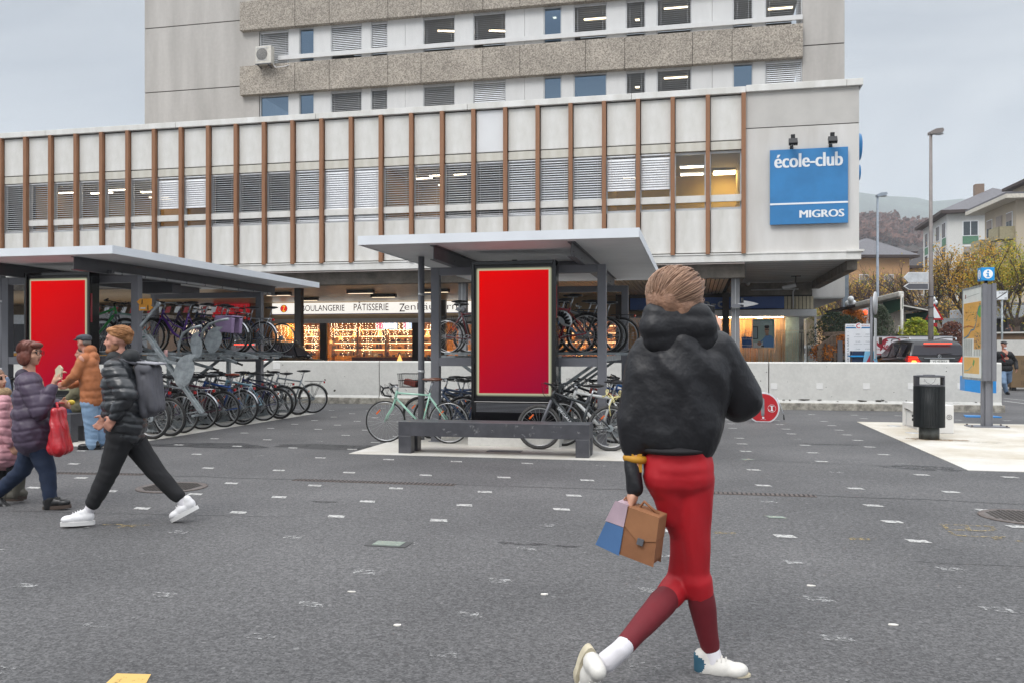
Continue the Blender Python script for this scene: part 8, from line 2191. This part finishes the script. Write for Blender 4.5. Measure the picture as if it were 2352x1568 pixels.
blob('body',hp+[('c',hc+vec(.03,0,-.09),J(204,822,0),.055,.065),('c',shl,shr,.085,.085),('c',J(205,830,0),J(212,915,0),.13,.125),('c',hipl,hipr,.10,.10),('c',shl,ell,.05,.04),('c',ell,wrl,.04,.028),('c',shr,J(190,875,.22),
.05,.04),('c',J(190,875,.22),J(160,885,.12),.04,.028),('c',hipl,kl,.085,.055),('c',kl,al,.05,.036),('c',hipr,kr,.085,.055),('c',kr,ar,.05,.036)]+hand(wrl,vec(-.95,0,-.2),vec(0,0,1),vec(0,1,0),.7)+hand(J(160,885,.12),vec(-.95,
0,-.2),vec(0,0,1),vec(0,-1,0),.7),[M_skin2,M_eye,M_lip],rt,.011,2,hpaint)
M_rustj=pm('rust orange cloth','#b06c42',.7,0,.10,5,.4,8)
blob('jacket',[('c',J(204,835,-.09),J(206,835,.09),.125,.125),('c',J(206,870,-.07),J(210,870,.07),.15,.15),('c',J(208,905,-.06),J(214,905,.06),.15,.15),('c',J(208,918,-.06),J(216,918,.06),.145,.145),('c',shl,ell,.085,.075),
('c',ell,wrl,.07,.055),('c',shr,J(190,875,.22),.08,.07),('c',J(190,875,.22),J(163,885,.12),.065,.05),('c',J(206,804,-.04),J(210,804,.04),.075,.075),('c',J(214,818,-.05),J(216,818,.05),.07,.07),('c',shl,shr,.09,.09),('c',
J(206,850,-.07),J(208,890,-.06),.14,.15),('c',J(206,850,.07),J(208,890,.06),.14,.15)],M_rustj,rt,.011,4,fold=.007,ff=(6,6,5),seed=7)
M_jeanl=pm('pale washed denim','#8ba3bb',.85,0,.14,5,.45,9,dark=lin('#6b86a3'))
blob('jeans',[('c',hipl,hipr,.125,.125),('c',hipl,kl,.115,.095),('c',kl,al+vec(0,0,-.02),.09,.085),('c',hipr,kr,.115,.095),('c',kr,ar+vec(0,0,-.02),.09,.085)],M_jeanl,rt,.010,3,fold=.006,ff=(5,5,12))
for hl,to in((J(232,1031,-.08),J(178,1031,-.10)),(J(240,1024,.10),J(205,1026,.08))):shoe('shoe',rt,hl,to,[M_boot,M_boot],w=.05,upper_h=.07)
blob('cap',[('e',HPf(0,-.01,.075),(.096,.115,.048),hrot),('e',HPf(0,.10,.052),(.07,.065,.014),hrot),('e',HPf(0,-.05,.05),(.09,.075,.045),hrot)],pm('grey wool cap','#4a4b52',.9,0,.1,20),rt,.009,2)
blob('hair',[('e',HPf(0,-.06,.0),(.075,.05,.055),hrot)],pm('grey hair','#77706a',.8),rt,.009,1)
G=Person('man in olive jacket sitting on the left bench, half hidden by the standing man',165,1035,d=14.0)
J=G.J;rt=G.root
hc=J(188,812,.1);hp,hpaint,HPf,hrot=head(hc,vec(-.9,-.3,0))
hipz=J(188,945,.1);kn,an=J(160,925,-.05),J(163,1005,-.1);kn2,an2=J(165,935,.2),J(150,1008,.15)
blob('body',hp+[('c',hc+vec(0,0,-.08),J(190,845,.1),.055,.06),('c',J(190,850,-.08),J(190,850,.28),.08,.08),('c',J(190,850,.1),J(190,940,.1),.13,.13),('c',hipz,kn,.085,.06),('c',kn,an,.055,.04),('c',hipz+vec(0,.15,0),kn2,
.085,.06),('c',kn2,an2,.055,.04),('c',J(185,855,-.1),J(175,900,-.15),.05,.042),('c',J(175,900,-.15),J(150,920,-.12),.042,.03)]+hand(J(150,920,-.12),vec(-.8,0,-.5),vec(0,-1,0),vec(0,0,-1),.4),[M_skin2,M_eye,M_lip],rt,.011,
2,hpaint)
blob('jacket',[('c',J(186,855,0),J(190,855,.2),.13,.13),('c',J(182,900,0),J(190,900,.2),.15,.15),('c',J(182,930,0),J(190,930,.2),.155,.155),('c',J(184,858,-.1),J(174,900,-.16),.08,.075),('c',J(174,900,-.16),J(156,916,-.13),
.07,.055)],pm('olive cloth','#6f6a52',.8,0,.12,6,.4,9),rt,.011,2,fold=.01)
blob('jeans',[('c',hipz,kn,.11,.085),('c',kn,an,.08,.062),('c',hipz+vec(0,.15,0),kn2,.11,.085),('c',kn2,an2,.08,.062)],pm('blue denim','#33496a',.85,0,.14,6,.3,12),rt,.011,2)
for a_ in(an,an2):
 shoe('boot',rt,vec(a_.x+.06,a_.y,.006),vec(a_.x-.21,a_.y-.03,.006),[M_boot,M_boot],w=.045)
blob('hair',[('e',HPf(0,-.03,.05),(.085,.10,.075),hrot)],pm('dark hair','#3a2f28',.7),rt,.010,1)
H_=Person('man in black cap and black zipped jacket with torn jeans walking past the wall end',2312,905)
J=H_.J;rt=H_.root
hc=J(2306,792,0);hp,hpaint,HPf,hrot=head(hc,vec(.1,-1,0),s=1.05)
hipl,hipr=J(2302,850,.0),J(2316,850,0);kl,al=J(2306,878,-.15),J(2311,898,-.05);kr,ar=J(2318,872,.1),J(2308,880,.35)
shl,shr=J(2293,812,0),J(2320,812,0);elr,wrr=J(2332,830,.05),J(2335,845,-.15);ell,wrl=J(2290,832,.08),J(2292,845,.1)
blob('body',hp+[('c',hc+vec(0,.02,-.09),J(2307,808,.02),.06,.07),('c',shl,shr,.09,.09),('c',J(2307,812,0),J(2308,845,0),.14,.135),('c',hipl,hipr,.11,.11),('c',shl,ell,.055,.045),('c',ell,wrl,.045,.03),('c',shr,elr,.055,.045),
('c',elr,wrr,.045,.03),('c',hipl,kl,.09,.06),('c',kl,al,.055,.04),('c',hipr,kr,.09,.06),('c',kr,ar,.055,.04)]+hand(wrr,vec(0,-.1,-1),vec(-.3,-.9,0),vec(-1,0,0),.7)+hand(wrl,vec(0,-.1,-1),vec(.3,-.9,0),vec(1,0,0),.7),[M_skin2,
M_eye,M_lip],rt,.012,2,hpaint)
blob('jacket',[('c',J(2298,815,0),J(2316,815,0),.14,.14),('c',J(2300,832,0),J(2314,832,0),.17,.17),('c',J(2302,845,0),J(2314,845,0),.16,.16),('c',shl,ell,.09,.08),('c',ell,wrl,.075,.055),('c',shr,elr,.09,.08),('c',elr,wrr,
.075,.055)],pm('matt black cloth','#19191c',.75,0,.12,6,.3,9),rt,.011,2,fold=.008)
q=MB()
for(x0,x1,z)in((2299,2304,812),(2309,2313,812),(2301,2309,822)):q.bar(J(x0,z,-.18),J(x1,z+8,-.19),.03,.01)
q.build('jacket_print',M_red,rt)
blob('jeans',[('c',hipl,hipr,.13,.13),('c',hipl,kl,.12,.085),('c',kl,al,.085,.07),('c',hipr,kr,.12,.085),('c',kr,ar,.085,.07)],pm('faded blue denim','#7f98b5',.85,0,.2,6),rt,.012,2)
blob('cap',[('e',HPf(0,-.01,.075),(.095,.108,.055),hrot),('e',HPf(0,.10,.06),(.07,.06,.012),hrot)],M_black,rt,.010,2)
blob('face_mask',[('e',HPf(0,.06,-.095),(.05,.04,.028),hrot)],M_lett,rt,.008,1)
shoe('shoe',rt,al+vec(.02,.08,-.09),al+vec(-.0,-.19,-.10),[M_boot,M_boot],w=.05);shoe('shoe',rt,ar+vec(0,.1,.02),ar+vec(0,-.10,-.14),[M_boot,M_boot],w=.05)
K_=Person('distant person in grey jacket standing before the pavilion',2321,0,d=43)
J=K_.J;rt=K_.root
def simple_person(J,rt,hx,top,foot,d,jm,tm,fdir,face=M_skin2):
 sc=(foot-top)/F*d/1.74;u=(foot-top)/1.74
 P=lambda x,z,y=0:J(hx+x*u,foot-z*u,y)
 hp,hpaint,HPf,hrot=head(P(0,1.62),fdir,s=sc)
 blob('body',hp+[('c',P(0,1.5),P(0,1.4),.055,.06),('c',P(-.17,1.40),P(.17,1.40),.08,.08),('c',P(0,1.35),P(0,.95),.13,.13),('c',P(-.19,1.38),P(-.25,1.10,.02),.05,.04),('c',P(-.25,1.10,.02),P(-.20,.88,-.1),.04,.028),('c',P(.19,
1.38),P(.25,1.10,.02),.05,.04),('c',P(.25,1.10,.02),P(.22,.86,-.05),.04,.028),('c',P(-.09,.9),P(-.12,.48),.085,.058),('c',P(-.12,.48),P(-.13,.08),.052,.036),('c',P(.09,.9),P(.13,.48,-.1),.085,.058),('c',P(.13,.48,-.1),P(.14,
.08,0),.052,.036)]+hand(P(-.20,.87,-.1),vec(0,0,-1),vec(.4,-.9,0),vec(1,0,0),.6)+hand(P(.22,.85,-.05),vec(0,0,-1),vec(-.4,-.9,0),vec(-1,0,0),.6),[face,M_eye,M_lip],rt,.013,2,hpaint)
 blob('jacket',[('c',P(-.12,1.36),P(.12,1.36),.12,.12),('c',P(-.08,1.1),P(.08,1.1),.15,.15),('c',P(-.08,.92),P(.08,.92),.15,.15),('c',P(-.19,1.38),P(-.25,1.10,.02),.08,.07),('c',P(-.25,1.10,.02),P(-.21,.92,-.08),.07,.055),
('c',P(.19,1.38),P(.25,1.10,.02),.08,.07),('c',P(.25,1.10,.02),P(.22,.9,-.04),.07,.055)],jm,rt,.013,2)
 blob('trousers',[('c',P(-.08,.9),P(.08,.9),.12,.12),('c',P(-.09,.88),P(-.12,.48),.105,.08),('c',P(-.12,.48),P(-.13,.08),.078,.065),('c',P(.09,.88),P(.13,.48,-.1),.105,.08),('c',P(.13,.48,-.1),P(.14,.08),.078,.065)],tm,rt,
.013,2)
 blob('hair',[('e',HPf(0,-.03,.05),(.086,.10,.075),hrot)],pm('dark hair','#3a2f28',.7),rt,.010,1)
 for x in(-.13,.14):shoe('shoe',rt,P(x,.0,.06),P(x,.0,-.2),[M_boot,M_boot],w=.045)
zt,zf=1.45+(806-742)/F*43,.75
simple_person(J,rt,2321,742,742+1.72*F/43,43,pm('grey wool','#55555a',.8),M_trb,vec(-.2,-1,0))
q=MB();b0=K_.root.location;q.box(b0.x-8,b0.x+6,b0.y-.8,b0.y+1.5,-.01,J(2321,742+1.72*F/43).z-.002);tag(q.build('terrace',M_conc),'raised paving in front of the pavilion','paving',kind='structure')
N_=Person('passer-by in pale blue patterned top at the left edge, mostly outside the photo',-12,1040)
simple_person(N_.J,N_.root,-14,838-8,1040,N_.d,pm('blue grey patterned cloth','#7d8ca6',.8,0,.3,18),M_jean,vec(1,.2,0))
